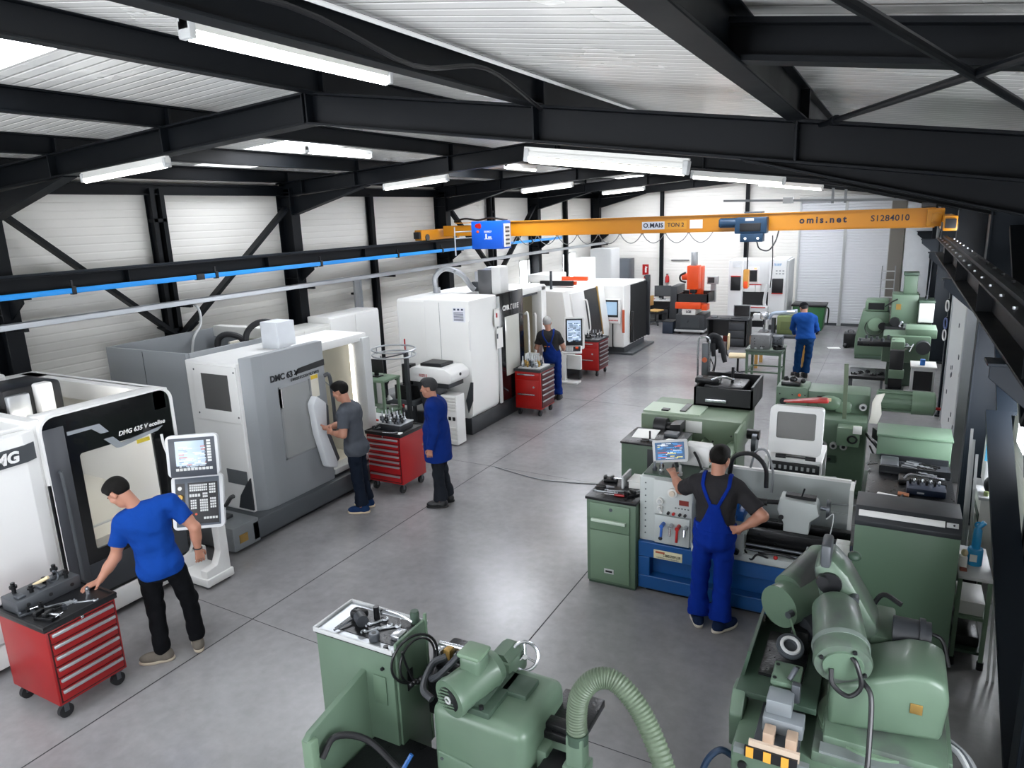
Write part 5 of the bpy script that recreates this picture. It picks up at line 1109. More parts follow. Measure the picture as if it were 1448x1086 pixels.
t = thing('low_bench', 'low dark bench with tools between the near mill and the knee mill', 'bench', (-.3, 14.6, 0)); B().box(-.62, .0, 14.3, 15.1, .5, .56, bev=.005).out('worktop', OILY, t)
for x in (-.58, -.05):
    for y in (14.35, 15.05): B().box(x-.02, x+.02, y-.02, y+.02, 0, .5).out('leg', DGREY, t)
for k in range(5): clamp_block(-.52+k*.11, 14.45+.12*(k % 3), .56, .6, k, 'small dark fixture on the low bench before the knee mill', OILY, 'fixtures on the low bench')
t = thing('monitor_cabinet', 'grey box frame with a dark screen by the wall before the knee mill', 'cabinet', (.62, 14.8, 0)); B().box(.42, .8, 14.6, 15.1, .0, .72, bev=.01).out('body', LGREY, t); B().box(.46, .76, 14.59, 14.6, .3, .66).out('screen', GLOSSB, t); B().box(.4, .82, 14.58, 15.12, .72, .75, bev=.006).out('top', OFFW, t); B().box(.55, .63, 14.7, 14.78, .75, .86, bev=.01).out('bottle', mat('#2a6fc0', .4), t)
t = thing('lathe_cabinet', 'green machine cabinet in the rear corner behind the universal mill', 'cabinet', (.7, 21.2, 0)); B().box(.45, 1.0, 20.8, 21.6, 0, 1.15, bev=.02).out('body', GREEN, t); B().box(.43, 1.02, 20.78, 21.62, 1.15, 1.2, bev=.01).out('top', DGREEN, t); B().cyl((.6, 21, 1.2), (.6, 21, 1.36), .03, n=10).cyl((.8, 21.1, 1.2), (.8, 21.1, 1.3), .05, n=10).out('spindle', OILY, t); B().tube([(.5, 20.75, .9), (.7, 20.6, .95), (.9, 20.7, .85)], .02).out('hose', BLACK, t)
# hand tools and cables on the rear-right column
for k, (y, z, c) in enumerate(((13.95, 1.95, WHITE), (13.95, 1.45, WHITE), (13.95, 1.65, mat('#5a6a9a', .5)))):
    t = thing('cable_coil', ('white cable coil hung high on the column by the sliding panel', 'white cable coil hung low on the column by the sliding panel', 'blue-grey cable coil hung on the column by the sliding panel')[k], 'cable coil', (.83, y, z)); B().torus((.835, y, z), (1, .2, 0), .09, .012, 24, 6).out('coil', c, t); B().box(.835, .86, y-.02, y+.02, z+.08, z+.12).out('hook', BLACK, t)
# ================================================================ blue-based lathe
G3 = mat('#b4bab8', .4, 0, .05, 4)
la = thing('lathe', 'grey engine lathe on a blue base with a white splash guard', 'lathe', (-1.05, 6.6, 0))
BL2 = mat('#0f4a86', .38, 0, .07, 4)
b = B().box(-2.02, -.14, 6.2, 6.9, .04, .18).box(-2.02, -1.9, 6.2, 6.9, .18, .38).box(-.24, -.14, 6.2, 6.9, .18, .38).box(-2.02, -.14, 6.2, 6.9, .38, .54).box(-1.9, -.24, 6.3, 6.9, .18, .38)
base = b.out('base', BL2, la, bev=.008)
B().box(-1.95, -.2, 6.25, 6.85, 0, .05).out('foot', BLACK, base)
npl = B().box(-1.86, -1.58, 6.192, 6.2, .39, .48, bev=.002).out('name_plate', mat('#cfcaa8', .45), base)
marks(11, .17, .026, INK, npl, frame_at((-1.68, 6.192, .435), (1, 0, 0), (0, 0, 1)), 19); marks(14, .22, .01, GREY, npl, frame_at((-1.72, 6.192, .405), (1, 0, 0), (0, 0, 1)), 23); B().box(-1.84, -1.75, 6.19, 6.193, .448, .468).out('lettering', mat('#a8553a', .5), npl)
hs = B().box(-2.02, -1.5, 6.24, 6.88, .54, 1.2, bev=.012).out('headstock', G3, la)
B().box(-1.87, -1.5, 6.2, 6.24, .86, 1.2, bev=.006).out('control_panel', mat('#bcc1bf', .38), hs); B().box(-1.86, -1.52, 6.21, 6.24, .55, .84, bev=.006).out('control_panel', mat('#b3b9b7', .38), hs)
for (x, z, r) in ((-1.68, 1.1, .045), (-1.8, 1.0, .032), (-1.8, .93, .026)):
    k = B().cyl((x, 6.2, z), (x, 6.165, z), r, n=22).out('speed_dial', OFFW, hs); B().cyl((x, 6.165, z), (x, 6.15, z), r*.6, n=16).out('knob', LGREY if r < .04 else mat('#c7b9a8', .4), k)
B().box(-1.62, -1.53, 6.195, 6.2, .98, 1.03).out('digital_display', mat('#7a2a22', .4), hs)
b = B()
for k in range(5): b.box(-1.66+k*.03, -1.645+k*.03, 6.197, 6.2, .94, .95)
for k in range(9): b.cyl((-1.96, 6.238, .62+k*.065), (-1.96, 6.24, .62+k*.065), .008, n=8)
b.out('marking', DGREY, hs)
for x, m in ((-1.79, WHITE), (-1.72, BLACK), (-1.67, RED2), (-1.61, BLACK), (-1.56, BLACK)): B().cyl((x, 6.2, .885), (x, 6.175, .885), .014, n=12).out('push_button', m, hs)
for x, m, h in ((-1.77, mat('#2a5db0', .4), .1), (-1.69, CHROME, .08), (-1.62, RED2, .13), (-1.55, CHROME, .06)):
    B().cyl((x, 6.21, .76), (x, 6.13, .76), .02, n=12).cyl((x, 6.14, .76), (x, 6.12, .76-h), .013, n=10).out('shift_lever', m, hs)
B().cyl((-1.8, 6.212, .6), (-1.8, 6.205, .6), .02, n=14).out('badge', INK, hs)
B().box(-2.0, -1.52, 6.3, 6.86, 1.2, 1.215).out('top_tray', DGREEN, hs)
B().cyl((-1.5, 6.55, .98), (-1.42, 6.55, .98), .13, n=28).cyl((-1.42, 6.55, .98), (-1.34, 6.55, .98), .11, n=24).out('chuck', DMET, la)
B().box(-1.5, -1.32, 6.36, 6.74, .72, 1.2, bev=.03).out('chuck_guard', G3, la)
b = B().box(-1.5, -.16, 6.38, 6.46, .68, .78, bev=.005).box(-1.5, -.16, 6.62, 6.7, .68, .78, bev=.005).box(-1.5, -.16, 6.4, 6.68, .55, .68); b.out('bed', OILY, la)
for z, r in ((.66, .014), (.61, .012)): B().cyl((-1.5, 6.3, z), (-.18, 6.3, z), r, n=12).out('feed_shaft', DMET, la)
B().box(-1.5, -.16, 6.2, 6.36, .52, .6, bev=.006).box(-.5, -.16, 6.22, 6.34, .56, .72, bev=.006).out('bed_front', G3, la)
B().box(-.26, -.15, 6.2, 6.3, .52, .86, bev=.006).out('shaft_bracket', OFFW, la)
ca = B().box(-1.3, -1.0, 6.22, 6.72, .78, .86, bev=.01).box(-1.28, -1.02, 6.2, 6.34, .56, .8, bev=.012).out('carriage', G3, la); B().box(-1.22, -1.05, 6.32, 6.62, .86, .96, bev=.01).box(-1.2, -1.1, 6.36, 6.5, .96, 1.04, bev=.006).out('tool_post', BLUEM, ca)
B().cyl((-1.17, 6.2, .68), (-1.17, 6.15, .68), .06, n=22).out('handwheel', CHROME, ca); B().cyl((-1.08, 6.2, .62), (-1.08, 6.16, .62), .025, n=14).out('knob', BLACK, ca); B().cyl((-1.13, 6.32, .9), (-1.13, 6.18, .9), .025, n=12).out('cross_slide_handle', CHROME, ca)
B().tube([(-1.02, 6.25, .62), (-.95, 6.2, .56), (-.9, 6.2, .62), (-.82, 6.21, .6), (-.75, 6.21, .56)], .01).tube([(-.9, 6.28, .6), (-.7, 6.26, .63), (-.55, 6.3, .58)], .012).out('cable', BLACK, la); B().sph((-.74, 6.2, .62), .02).out('emergency_stop', RED2, la)
ts = B().prism([(-.78, .98), (-.76, 1.1), (-.45, 1.08), (-.42, .98), (-.5, .9), (-.5, .78), (-.72, .78), (-.72, .86)], 'y', 6.44, 6.64, bev=.012).out('tailstock', G3, la)
B().cyl((-.96, 6.54, 1.0), (-.76, 6.54, 1.02), .024, n=14).cyl((-.98, 6.54, 1.0), (-.88, 6.54, 1.0), .034, n=14).out('quill', OILY, ts); B().cyl((-.42, 6.54, 1.02), (-.36, 6.54, 1.02), .02, n=10).cyl((-.37, 6.54, 1.02), (-.34, 6.54, 1.02), .085, n=26).out('handwheel', DMET, ts)
B().box(-.72, -.46, 6.5, 6.58, 1.09, 1.12).cyl((-.58, 6.5, 1.12), (-.56, 6.5, 1.2), .008, n=8).out('clamp_lever', OILY, ts); B().cyl((-.74, 6.44, .92), (-.74, 6.42, .92), .022, n=12).out('bolt', BLACK, ts)
gd2 = B().box(-1.5, -.18, 6.96, 6.975, .55, 1.15).box(-1.5, -.18, 6.88, 6.975, .55, .57).box(-.2, -.18, 6.72, 6.975, .55, 1.15).out('splash_guard', G3, la)
B().box(-1.52, -.16, 6.95, 6.99, 1.14, 1.165).box(-.2, -.165, 6.7, 6.99, .55, .57).box(-.2, -.165, 6.7, 6.735, .55, 1.16).box(-.2, -.165, 6.7, 6.99, 1.14, 1.165).out('frame', WHITE, gd2)
B().box(-1.5, -.2, 6.945, 6.96, .8, .83).out('rib', G3, gd2)
B().tube([(-1.3, 6.9, 1.1), (-1.25, 6.85, 1.3), (-1.08, 6.82, 1.36), (-.95, 6.8, 1.25), (-.93, 6.78, 1.05)], .022, 10).out('hose', BLACK, la); B().tube([(-1.1, 6.88, 1.2), (-1.05, 6.85, 1.38), (-.95, 6.83, 1.4), (-.88, 6.82, 1.2), (-.88, 6.8, 1.0)], .012, 8).out('hose', GREY, la)
B().tube([(-.36, 6.4, .98), (-.3, 6.35, 1.05), (-.32, 6.3, .85), (-.36, 6.28, .7)], .005, 6).out('coolant_pipe', LGREY, la); B().cyl((-.34, 6.75, .99), (-.0, 6.75, 1.02), .008, n=8).out('lead_rod', GREY, la)
# digital readout
dr = thing('digital_readout', 'tilted digital readout screen on an arm over the lathe headstock', 'display', (-1.8, 6.5, 1.21))
MD = frame_at((-1.8, 6.5, 1.4), (.97, .1, .14), (-.1, .3, 1)); outM(B().prism(rpoly(-.17, .17, -.11, .11, .02), 'z', -.04, 0), 'housing', LGREY, dr, MD); s_ = outM(B().box(-.145, .14, -.085, .085, 0, .004), 'screen', mat('#1f4a70', .2, 0, .1, 8, emit='#1c4468', es=.3), dr, MD); screen_rows(MD, .25, .15, s_, 21, .005, ('#e3d86a', '#2b6fae', '#1d3c5e', '#c94b3b', '#d7dde0', '#3b8bd0'))
B().cyl((-1.75, 6.6, 1.21), (-1.78, 6.54, 1.36), .018, n=10).out('arm', DGREY, dr)
t = thing('junction_box', 'white sloped box on the headstock behind the digital readout', 'box', (-1.58, 6.75, 1.215)); B().prism([(-1.74, 1.216), (-1.46, 1.216), (-1.46, 1.42), (-1.7, 1.42)], 'y', 6.66, 6.84, bev=.012).out('body', WHITE, t); B().box(-1.459, -1.45, 6.68, 6.82, 1.25, 1.4).out('cover', OFFW, t); B().tube([(-1.6, 6.66, 1.36), (-1.55, 6.6, 1.32), (-1.5, 6.58, 1.22)], .014).out('cable', BLACK, t)
for k, (x, y, m) in enumerate(((-1.92, 6.4, DMET), (-1.84, 6.36, CHROME), (-1.74, 6.4, OILY), (-1.66, 6.36, LGREY), (-1.88, 6.5, OILY))):
    tag(B().lathe((x, y, 1.216), (0, 0, 1), [(0, .022), (.03, .025), (.04, .014), (.08+.02*(k % 2), .012), (.1, 0)], 12).out('drill_chuck', m), ('grey drill chuck at the headstock left end', 'shiny drill chuck near the man hand on the headstock', 'dark drill chuck under the readout screen', 'pale drill chuck at the headstock right edge', 'dark drill chuck behind the left ones on the headstock')[k], 'drill chuck')
# cabinet to the left of the lathe
gc = thing('tool_cabinet', 'green tool cabinet with one drawer and a door, beside the lathe', 'cabinet', (-2.28, 6.42, 0))
B().box(-2.54, -2.03, 6.15, 6.72, .03, .92, bev=.005).out('cabinet_body', GREEN, gc); B().box(-2.53, -2.04, 6.17, 6.7, 0, .04).out('plinth', DGREEN, gc); B().box(-2.55, -2.02, 6.13, 6.73, .92, .95, bev=.004).out('top', OILY, gc)
d_ = B().box(-2.5, -2.09, 6.135, 6.15, .61, .89, bev=.003).out('drawer', GREEN2, gc); B().box(-2.48, -2.12, 6.1, 6.135, .7, .735, bev=.01).out('handle', mat('#b9c7b7', .4), d_); B().cyl((-2.28, 6.13, .84), (-2.28, 6.137, .84), .018, n=14).out('lock', DMET, d_)
d_ = B().box(-2.5, -2.09, 6.135, 6.15, .06, .6, bev=.003).out('door', GREEN2, gc); B().box(-2.35, -2.25, 6.128, 6.135, .15, .2, bev=.002).out('label_holder', LGREY, d_); B().box(-2.335, -2.265, 6.125, 6.13, .165, .185).out('slot', BLACK, d_)
t = thing('paper_stack', 'stack of white papers on the green cabinet against the lathe', 'papers', (-2.12, 6.6, .95)); B().box(-2.22, -2.03, 6.5, 6.7, .95, 1.02).out('sheets', PAPER, t); B().box(-2.23, -2.02, 6.49, 6.71, 1.02, 1.03).out('cover', OFFW, t); B().box(-2.28, -2.26, 6.45, 6.7, .95, 1.08).out('divider', LGREY, t)
spanner(-2.4, 6.3, .95, .1, .22, 'steel spanner at the front of the green cabinet top'); spanner(-2.3, 6.36, .95, .25, .2, 'second steel spanner further back on the green cabinet top'); pliers(-2.42, 6.42, .95, .2, 'black pliers on the green cabinet top')
t = thing('screwdriver', 'screwdriver with a red handle on the green cabinet top', 'screwdriver', (-2.3, 6.24, .96)); B().cyl((-2.28, 6.24, .962), (-2.18, 6.25, .962), .012, n=10).out('handle', RED, t); B().cyl((-2.38, 6.23, .962), (-2.28, 6.24, .962), .004, n=6).out('blade', CHROME, t)
clamp_block(-2.12, 6.3, .95, .8, .9, 'small black vise on the lathe side of the green cabinet', OILY); clamp_block(-2.45, 6.6, .95, .8, .2, 'black vise at the back corner of the green cabinet', OILY)
# ================================================================ green surface grinder behind
sg = thing('surface_grinder', 'pale green surface grinder with a black tank on its far end', 'grinding machine', (-2.2, 9.9, 0), 0, 'green machine tools')
GP = mat('#6f806a', .46, 0, .07, 4)
B().box(-3.0, -1.62, 9.3, 10.3, .5, .92, bev=.025).out('bed', GP, sg); B().box(-2.6, -1.75, 9.35, 10.25, 0, .5, bev=.02).out('base', GREEN, sg)
b = B()
for k in range(6): b.cyl((-2.95+.24*k, 9.295, .62+.1*(k % 2)), (-2.95+.24*k, 9.3, .62+.1*(k % 2)), .013, n=8)
b.out('bolt', BLACK, sg)
b = B().box(-2.42, -1.6, 9.95, 9.98, .92, 1.2).box(-2.42, -2.39, 9.95, 10.8, .92, 1.2).box(-1.63, -1.6, 9.95, 10.8, .92, 1.25).box(-2.42, -1.6, 10.77, 10.8, .92, 1.25).box(-2.42, -1.6, 9.95, 10.8, .92, .95); b.out('tank', BLACK, sg)
B().box(-2.3, -1.75, 10.05, 10.6, 1.12, 1.22, bev=.02).box(-2.45, -2.1, 10.1, 10.3, 1.22, 1.3, bev=.02).out('wheel_head', OILY, sg); B().cyl((-1.95, 10.3, 1.2), (-1.95, 10.3, 1.45), .02, n=8).out('lever', BLACK, sg); B().tube([(-2.2, 10.1, 1.28), (-2.05, 10.08, 1.34), (-1.9, 10.15, 1.3)], .018).out('chrome_pipe', CHROME, sg); B().box(-2.25, -1.95, 9.9, 9.96, 1.0, 1.05, bev=.01).out('slide', CHROME, sg)
B().box(-3.0, -2.2, 9.4, 9.9, .92, .94).out('top_cover', mat('#a9b9a4', .4), sg); B().box(-2.5, -2.42, 9.5, 9.9, .93, .955).box(-2.75, -2.65, 9.45, 9.55, .93, .96).out('clip', OILY, sg)
B().cyl((-2.75, 9.16, .8), (-2.58, 9.16, .8), .12, n=22).cyl((-2.58, 9.16, .8), (-2.5, 9.16, .8), .07, n=18).prism([(-2.5, .66), (-2.36, .78), (-2.36, .9), (-2.5, .88)], 'y', 9.0, 9.25).out('motor', BLACK, sg); B().box(-2.75, -2.4, 9.2, 9.3, .7, .76).out('motor_bracket', DMET, sg)
B().box(-2.36, -2.14, 9.285, 9.3, .72, .88).out('notice_plate', PAPER, sg)
B().prism([(-2.1, .45), (-1.66, .45), (-1.62, .66), (-1.74, .66), (-1.85, .56), (-2.0, .6), (-2.1, .68)], 'y', 8.7, 9.3, bev=.008).out('chute', GP, sg); B().box(-1.64, -1.6, 8.9, 9.5, .2, .9, bev=.01).out('end_panel', GP, sg)
B().cyl((-1.58, 9.5, .72), (-1.42, 9.5, .72), .07, n=18).out('handwheel_hub', OILY, sg); B().cyl((-1.5, 9.45, .62), (-1.44, 9.45, .62), .13, n=24).out('handwheel', DMET, sg)
gc2 = thing('tool_cabinet', 'green tool cabinet with papers on top, before the surface grinder', 'cabinet', (-2.6, 8.7, 0)); B().box(-2.95, -2.2, 8.34, 9.0, .03, .78, bev=.006).out('cabinet_body', GREEN, gc2); B().box(-2.94, -2.21, 8.36, 8.98, 0, .04).out('plinth', DGREEN, gc2); B().box(-2.96, -2.19, 8.32, 9.01, .78, .805, bev=.004).out('top', OILY, gc2)
d_ = B().box(-2.6, -2.24, 8.325, 8.34, .4, .74, bev=.004).out('drawer', CHAR, gc2); B().box(-2.5, -2.3, 8.31, 8.325, .62, .65, bev=.004).out('handle', BRASS, d_); B().box(-2.55, -2.3, 8.315, 8.325, .52, .55).out('slot', BLACK, d_)
paper(-2.75, 8.75, .805, .3, .4, .1, 'large white sheet on the green cabinet before the grinder'); paper(-2.35, 8.5, .805, .2, .28, -.2, 'white printed sheet at the right of the green cabinet before the grinder'); pliers(-2.6, 8.46, .805, .1, 'black pliers on the green cabinet before the grinder', OILY)
tag(B().box(-2.5, -2.32, 8.7, 8.86, .805, .85, bev=.01).out('measuring_case', DGREY), 'grey measuring case on the green cabinet before the grinder', 'case')
tag(B().cyl((-2.62, 8.5, .805), (-2.62, 8.5, .93), .012, n=10).out('marker_pen', BLACK), 'upright black pen on the green cabinet before the grinder', 'pen')
# tray between, dark green floor pan
t = thing('coolant_pan', 'dark green coolant pan on the floor behind the lathe', 'tank', (-1.3, 8.5, 0)); B().box(-2.0, -.45, 7.3, 8.65, 0, .4, bev=.02).out('body', DGREEN, t); B().box(-2.02, -.43, 7.28, 8.67, .4, .425, bev=.006).out('lid', mat('#3e5946', .45, 0, .1), t); B().box(-1.3, -1.15, 8.0, 8.2, .425, .44).out('hatch', GREEN, t)
# upright stand with a dark jacket
st = thing('lift_stand', 'steel lifting stand rising behind the black grinder tank', 'stand', (-2.46, 10.95, 0)); B().box(-2.6, -2.3, 10.85, 11.1, .0, 1.05, bev=.01).out('pedestal', CHAR, st); B().box(-2.58, -2.36, 10.85, 11.08, 1.05, 1.1, bev=.01).out('collar', mat('#8a5a3a', .5), st)
B().tube([(-2.6, 10.9, 1.1), (-2.6, 10.9, 1.68), (-2.55, 10.9, 1.75), (-2.45, 10.9, 1.75), (-2.42, 10.9, 1.65), (-2.42, 10.9, 1.1)], .016, 8, 4).out('frame', CHROME, st); B().box(-2.55, -2.44, 10.92, 11.0, 1.1, 1.66, bev=.01).out('column', mat('#54585c', .4, .4), st); B().cyl((-2.5, 10.9, 1.4), (-2.5, 10.92, 1.4), .04, n=16).out('dial', mat('#b5562e', .4), st); B().tube([(-2.38, 10.95, 1.6), (-2.34, 10.95, 1.4), (-2.38, 10.95, 1.1)], .012).tube([(-2.44, 10.9, 1.5), (-2.36, 10.9, 1.3), (-2.42, 10.9, 1.12)], .008).out('cable', BLACK, st)
jk = thing('work_jacket', 'black work jacket hanging over the top of the lifting stand', 'jacket', (-2.35, 10.95, 1.3))
CLB = mat('#15171b', .85, 0, .2, 12, bump=.4)
B().tube([(-2.46, 10.96, 1.7), (-2.4, 10.97, 1.77), (-2.32, 10.97, 1.75), (-2.27, 10.96, 1.66), (-2.26, 10.95, 1.52)], lambda q: .055-.012*q, 12).sph((-2.36, 10.99, 1.66), (.09, .05, .11)).out('body', CLB, jk); B().tube([(-2.29, 10.93, 1.7), (-2.23, 10.9, 1.58), (-2.2, 10.88, 1.46), (-2.18, 10.87, 1.39)], lambda q: .045-.012*q, 12).out('sleeve', CLB, jk); B().tube([(-2.38, 10.9, 1.66), (-2.36, 10.86, 1.56), (-2.35, 10.86, 1.48)], lambda q: .042-.01*q, 12).out('sleeve', CLB, jk)
# ================================================================ horizontal mill behind the lathe
hm = thing('milling_machine', 'green horizontal milling machine with a long overarm and ribbed motor', 'milling machine', (-.5, 10.2, 0), 0, 'green machine tools')
B().box(-.78, -.15, 9.6, 10.4, .04, 1.0, bev=.03).out('column', GREEN, hm); B().box(-.85, -.1, 9.5, 10.5, 0, .06, bev=.01).out('base', DGREEN, hm)
ov = B().box(-1.3, -.9, 9.95, 10.4, .98, 1.3, bev=.02).box(-.92, -.15, 10.0, 10.5, .96, 1.26, bev=.03).out('overarm', GREEN, hm)
b = B()
for k in range(5): b.cyl((-1.25+.08*k, 9.945, 1.2-.07*(k % 2)), (-1.25+.08*k, 9.95, 1.2-.07*(k % 2)), .01, n=8)
b.out('bolt', BLACK, ov); B().cyl((-1.2, 9.93, 1.1), (-1.2, 9.95, 1.1), .045, n=18).out('bore', BLACK, ov); B().cyl((-1.0, 9.94, 1.2), (-1.0, 9.95, 1.2), .02, n=12).out('indicator', ORANGE, ov)
B().sph((-.62, 9.97, 1.12), (.16, .07, .1)).box(-.55, -.36, 9.93, 10.0, 1.0, 1.15, bev=.03).out('cover', GREEN2, ov); B().box(-.78, -.7, 9.98, 10.0, 1.1, 1.2).out('switch', OILY, ov); B().box(-.68, -.6, 9.89, 9.91, 1.16, 1.2, bev=.004).out('badge', CREAM, ov)
B().box(-1.25, -1.0, 10.0, 10.3, 1.3, 1.36, bev=.02).sph((-1.1, 10.1, 1.38), .05).sph((-1.2, 10.15, 1.37), .04).sph((-.98, 10.12, 1.36), .035).out('oil_fitting', OILY, ov)
for k, p in enumerate(((-.4, 9.95, 1.1), (-.22, 9.95, 1.1), (-.64, 9.56, .66), (-.52, 9.56, .66), (-.4, 9.56, .66))):
    dl = B().cyl(p, (p[0], p[1]+.05, p[2]), .045, n=18).out('dial', LGREY, hm); B().cyl((p[0], p[1]-.012, p[2]), p, .022, n=12).out('knob', BLACK, dl)
B().box(-.62, -.48, 9.59, 9.6, .42, .52).out('rating_plate', DGREEN, hm); B().cyl((-.56, 9.57, .47), (-.56, 9.6, .47), .022, n=12).out('knob', BLACK, hm)
B().box(-.48, -.22, 9.4, 9.6, .72, .96, bev=.015).out('switch_box', GREEN2, hm); B().torus((-.3, 9.39, .82), (0, 1, .2), .05, .013, 20, 6).out('handle', BLACK, hm); B().box(-.3, -.2, 9.38, 9.41, .9, 1.0, bev=.004).out('notice_plate', PAPER, hm)
B().bar((-.42, 9.7, 1.0), (-.44, 9.7, 1.72), .05, .03).out('tool_bar', mat('#5a6652', .45), hm)
b = B().cyl((-.08, 10.2, 1.16), (.35, 10.2, 1.16), .13, n=24)
for k in range(12):
    a = 2*PI*k/12; u_ = V((0, math.cos(a), math.sin(a))); b.bar(V((-.06, 10.2, 1.16))+u_*.13, V((.33, 10.2, 1.16))+u_*.13, .012, .03, up=u_)
b.out('motor', GREEN, hm); B().cyl((.33, 10.2, 1.16), (.58, 10.2, 1.16), .155, .15, n=26).cyl((.58, 10.2, 1.16), (.6, 10.2, 1.16), .14, .1, n=26).out('fan_cover', GREEN2, hm); B().cyl((.6, 10.2, 1.1), (.66, 10.2, 1.1), .02, n=8).out('drain_plug', RED2, hm)
b = B()
b.prism([(-.14, .92), (-.04, .92), (-.0, 1.05), (-.02, 1.2), (.02, 1.33), (-.08, 1.3), (-.12, 1.2), (-.12, 1.05)], 'y', 9.86, 9.9, bev=.01); b.out('cloth', mat('#dcd9cf', .85, 0, .05, 10), hm)
B().tube([(-.15, 9.6, .85), (-.05, 9.4, .8), (.05, 9.3, .7), (.1, 9.25, .55)], .02).tube([(-.1, 9.6, .7), (-.02, 9.3, .6), (-.08, 9.2, .4)], .012).out('cable', BLACK, hm)
B().sph((.2, 9.6, .82), (.16, .12, .1)).cyl((.2, 9.55, .8), (.4, 9.5, .74), .1, n=16).out('coolant_pump', GREEN, hm); B().box(-.06, .14, 9.35, 9.55, .84, .98, bev=.01, rz=.4).out('relay_box', BLACK, hm)
# white machine with a see-through hood between lathe and mill
wm = thing('hooded_machine', 'white machine with a grey-windowed hood behind the lathe guard', 'machine tool', (-.8, 7.8, 0))
MH = frame_at((-.78, 7.62, 1.4), (1, .02, 0), (0, .18, 1))
hd = outM(ring_panel(B(), 'x', 0, .03, rpoly(-.26, .26, -.25, .25, .05), rpoly(-.19, .19, -.09, .19, .02)), 'hood', WHITE, wm, MH @ Mx(((0, 1, 0, 0), (0, 0, 1, 0), (1, 0, 0, 0), (0, 0, 0, 1))))
outM(B().box(-.19, .19, -.09, .19, .005, .012), 'window', mat('#5b5b57', .35, 0, .15, 6), hd, MH)
outM(B().box(-.255, .255, -.24, .245, -.28, -.002, bev=.03), 'hood_body', mat('#cfd2d0', .4), hd, MH)
b = B().box(-1.06, -.5, 7.5, 8.1, 1.08, 1.13, bev=.012); b.out('shelf', WHITE, wm); 
for a in ((-1.06, -1.02, 7.5, 7.54), (-.54, -.5, 7.5, 7.54), (-1.06, -1.02, 8.06, 8.1), (-.54, -.5, 8.06, 8.1)): B().box(*a, .425, 1.1).out('leg', WHITE, wm)
pn = B().box(-1.0, -.52, 7.49, 7.53, .98, 1.08, bev=.004).out('control_strip', BLACK, wm)
b = B()
for k in range(8): b.box(-.97+k*.055, -.945+k*.055, 7.485, 7.49, 1.01, 1.05)
b.out('button', LGREY, pn)
b = B().cyl((-.95, 7.5, 1.145), (-.85, 7.5, 1.145), .022, n=12).cyl((-.66, 7.5, 1.145), (-.56, 7.5, 1.145), .022, n=12).cyl((-.95, 7.5, 1.145), (-.56, 7.5, 1.145), .008, n=8); b.out('hinge_rod', BLACK, wm)
B().box(-.95, -.6, 7.6, 8.05, .5, .95, bev=.02).out('mechanism', OILY, wm); B().cyl((-.75, 7.56, .8), (-.75, 7.62, .8), .1, n=20).out('pulley', CHAR, wm)
B().cyl((-.42, 7.56, .83), (-.36, 7.6, .83), .12, n=28).cyl((-.43, 7.55, .83), (-.36, 7.6, .83), .03, n=14).out('grinding_disc', ALU, wm); B().box(-.58, -.4, 7.6, 7.75, .42, .9, bev=.01).out('bracket', GREEN, wm)
t = B().prism([(-.95, 1.64), (-.6, 1.7), (-.52, 1.7), (-.5, 1.66), (-.9, 1.63)], 'y', 7.85, 7.95, bev=.006).out('red_handle', RED2, wm)
# ================================================================ tool bench and big green cabinet
tb = thing('tool_bench', 'green tool bench with a black top between the big cabinet and the mill', 'bench', (.3, 7.8, 0))
B().box(-.06, .66, 7.02, 8.55, .0, .9, bev=.008).out('cabinet_body', GREEN, tb); B().box(-.08, .68, 7.0, 8.58, .9, .935, bev=.004).out('worktop', OILY, tb); B().box(-.07, .67, 6.985, 7.0, .6, .95).out('front_panel', GREEN, tb)
B().box(-.02, .7, 8.6, 9.05, 0, 1.14, bev=.01).box(-.03, .71, 8.59, 9.06, 1.14, 1.17, bev=.006).out('rear_cabinet', mat('#5d7761', .45, 0, .07, 4), tb)
dt = thing('drill_tray', 'black metal tray full of long drill bits on the tool bench', 'tool tray', (.36, 8.1, .935)); B().box(.02, .66, 7.95, 8.35, .935, .96, bev=.005).box(.02, .66, 7.95, 7.97, .96, 1.02).box(.02, .66, 8.33, 8.35, .96, 1.02).out('tray', CHAR, dt)
for k in range(9):
    x = .22+RND.random()*.1; y = 8.0+k*.036; a = .25+RND.random()*.15; t = thing('drill_bit', 'long twist drill bit lying in the black tray on the tool bench', 'drill bit', (x, y, .975), -a, 'drill bits in the black tray')
    B().cyl((-.0, 0, .012), (.12, 0, .012), .013, n=10).out('shank', ALU if k % 2 else DMET, t, local=True); B().tube([(.12+.02*i, .004*math.cos(i*2.1), .012+.004*math.sin(i*2.1)) for i in range(10)], .009, 6, 1).out('flute', OILY if k % 3 else ALU, t, local=True)
t = thing('clamp_bar', 'dark steel clamping bar at the left end of the drill tray', 'clamp', (.1, 8.15, .96)); B().box(.03, .2, 8.0, 8.3, .96, 1.02, bev=.012).out('bar', DMET, t); B().cyl((.0, 8.1, .99), (-.1, 8.08, .97), .012, n=8).out('screw', CHROME, t)
sb = thing('socket_box', 'dark blue box of small tools on the tool bench', 'tool box', (.43, 7.5, .935)); B().box(.27, .6, 7.42, 7.62, .935, 1.0, bev=.006).out('box', mat('#18243a', .45), sb); B().box(.36, .42, 7.415, 7.42, .955, .97).out('latch', LGREY, sb)
for k in range(8): tag(B().lathe((.3+k*.035, 7.56+.02*(k % 2), 1.0), (0, 0, 1), [(0, .011), (.02, .013), (.04, .012), (.05, .004)], 10).out('end_mill', CHROME if k % 2 else OILY), 'small end mill standing in the dark blue box', 'end mill', 'end mills in the blue box')
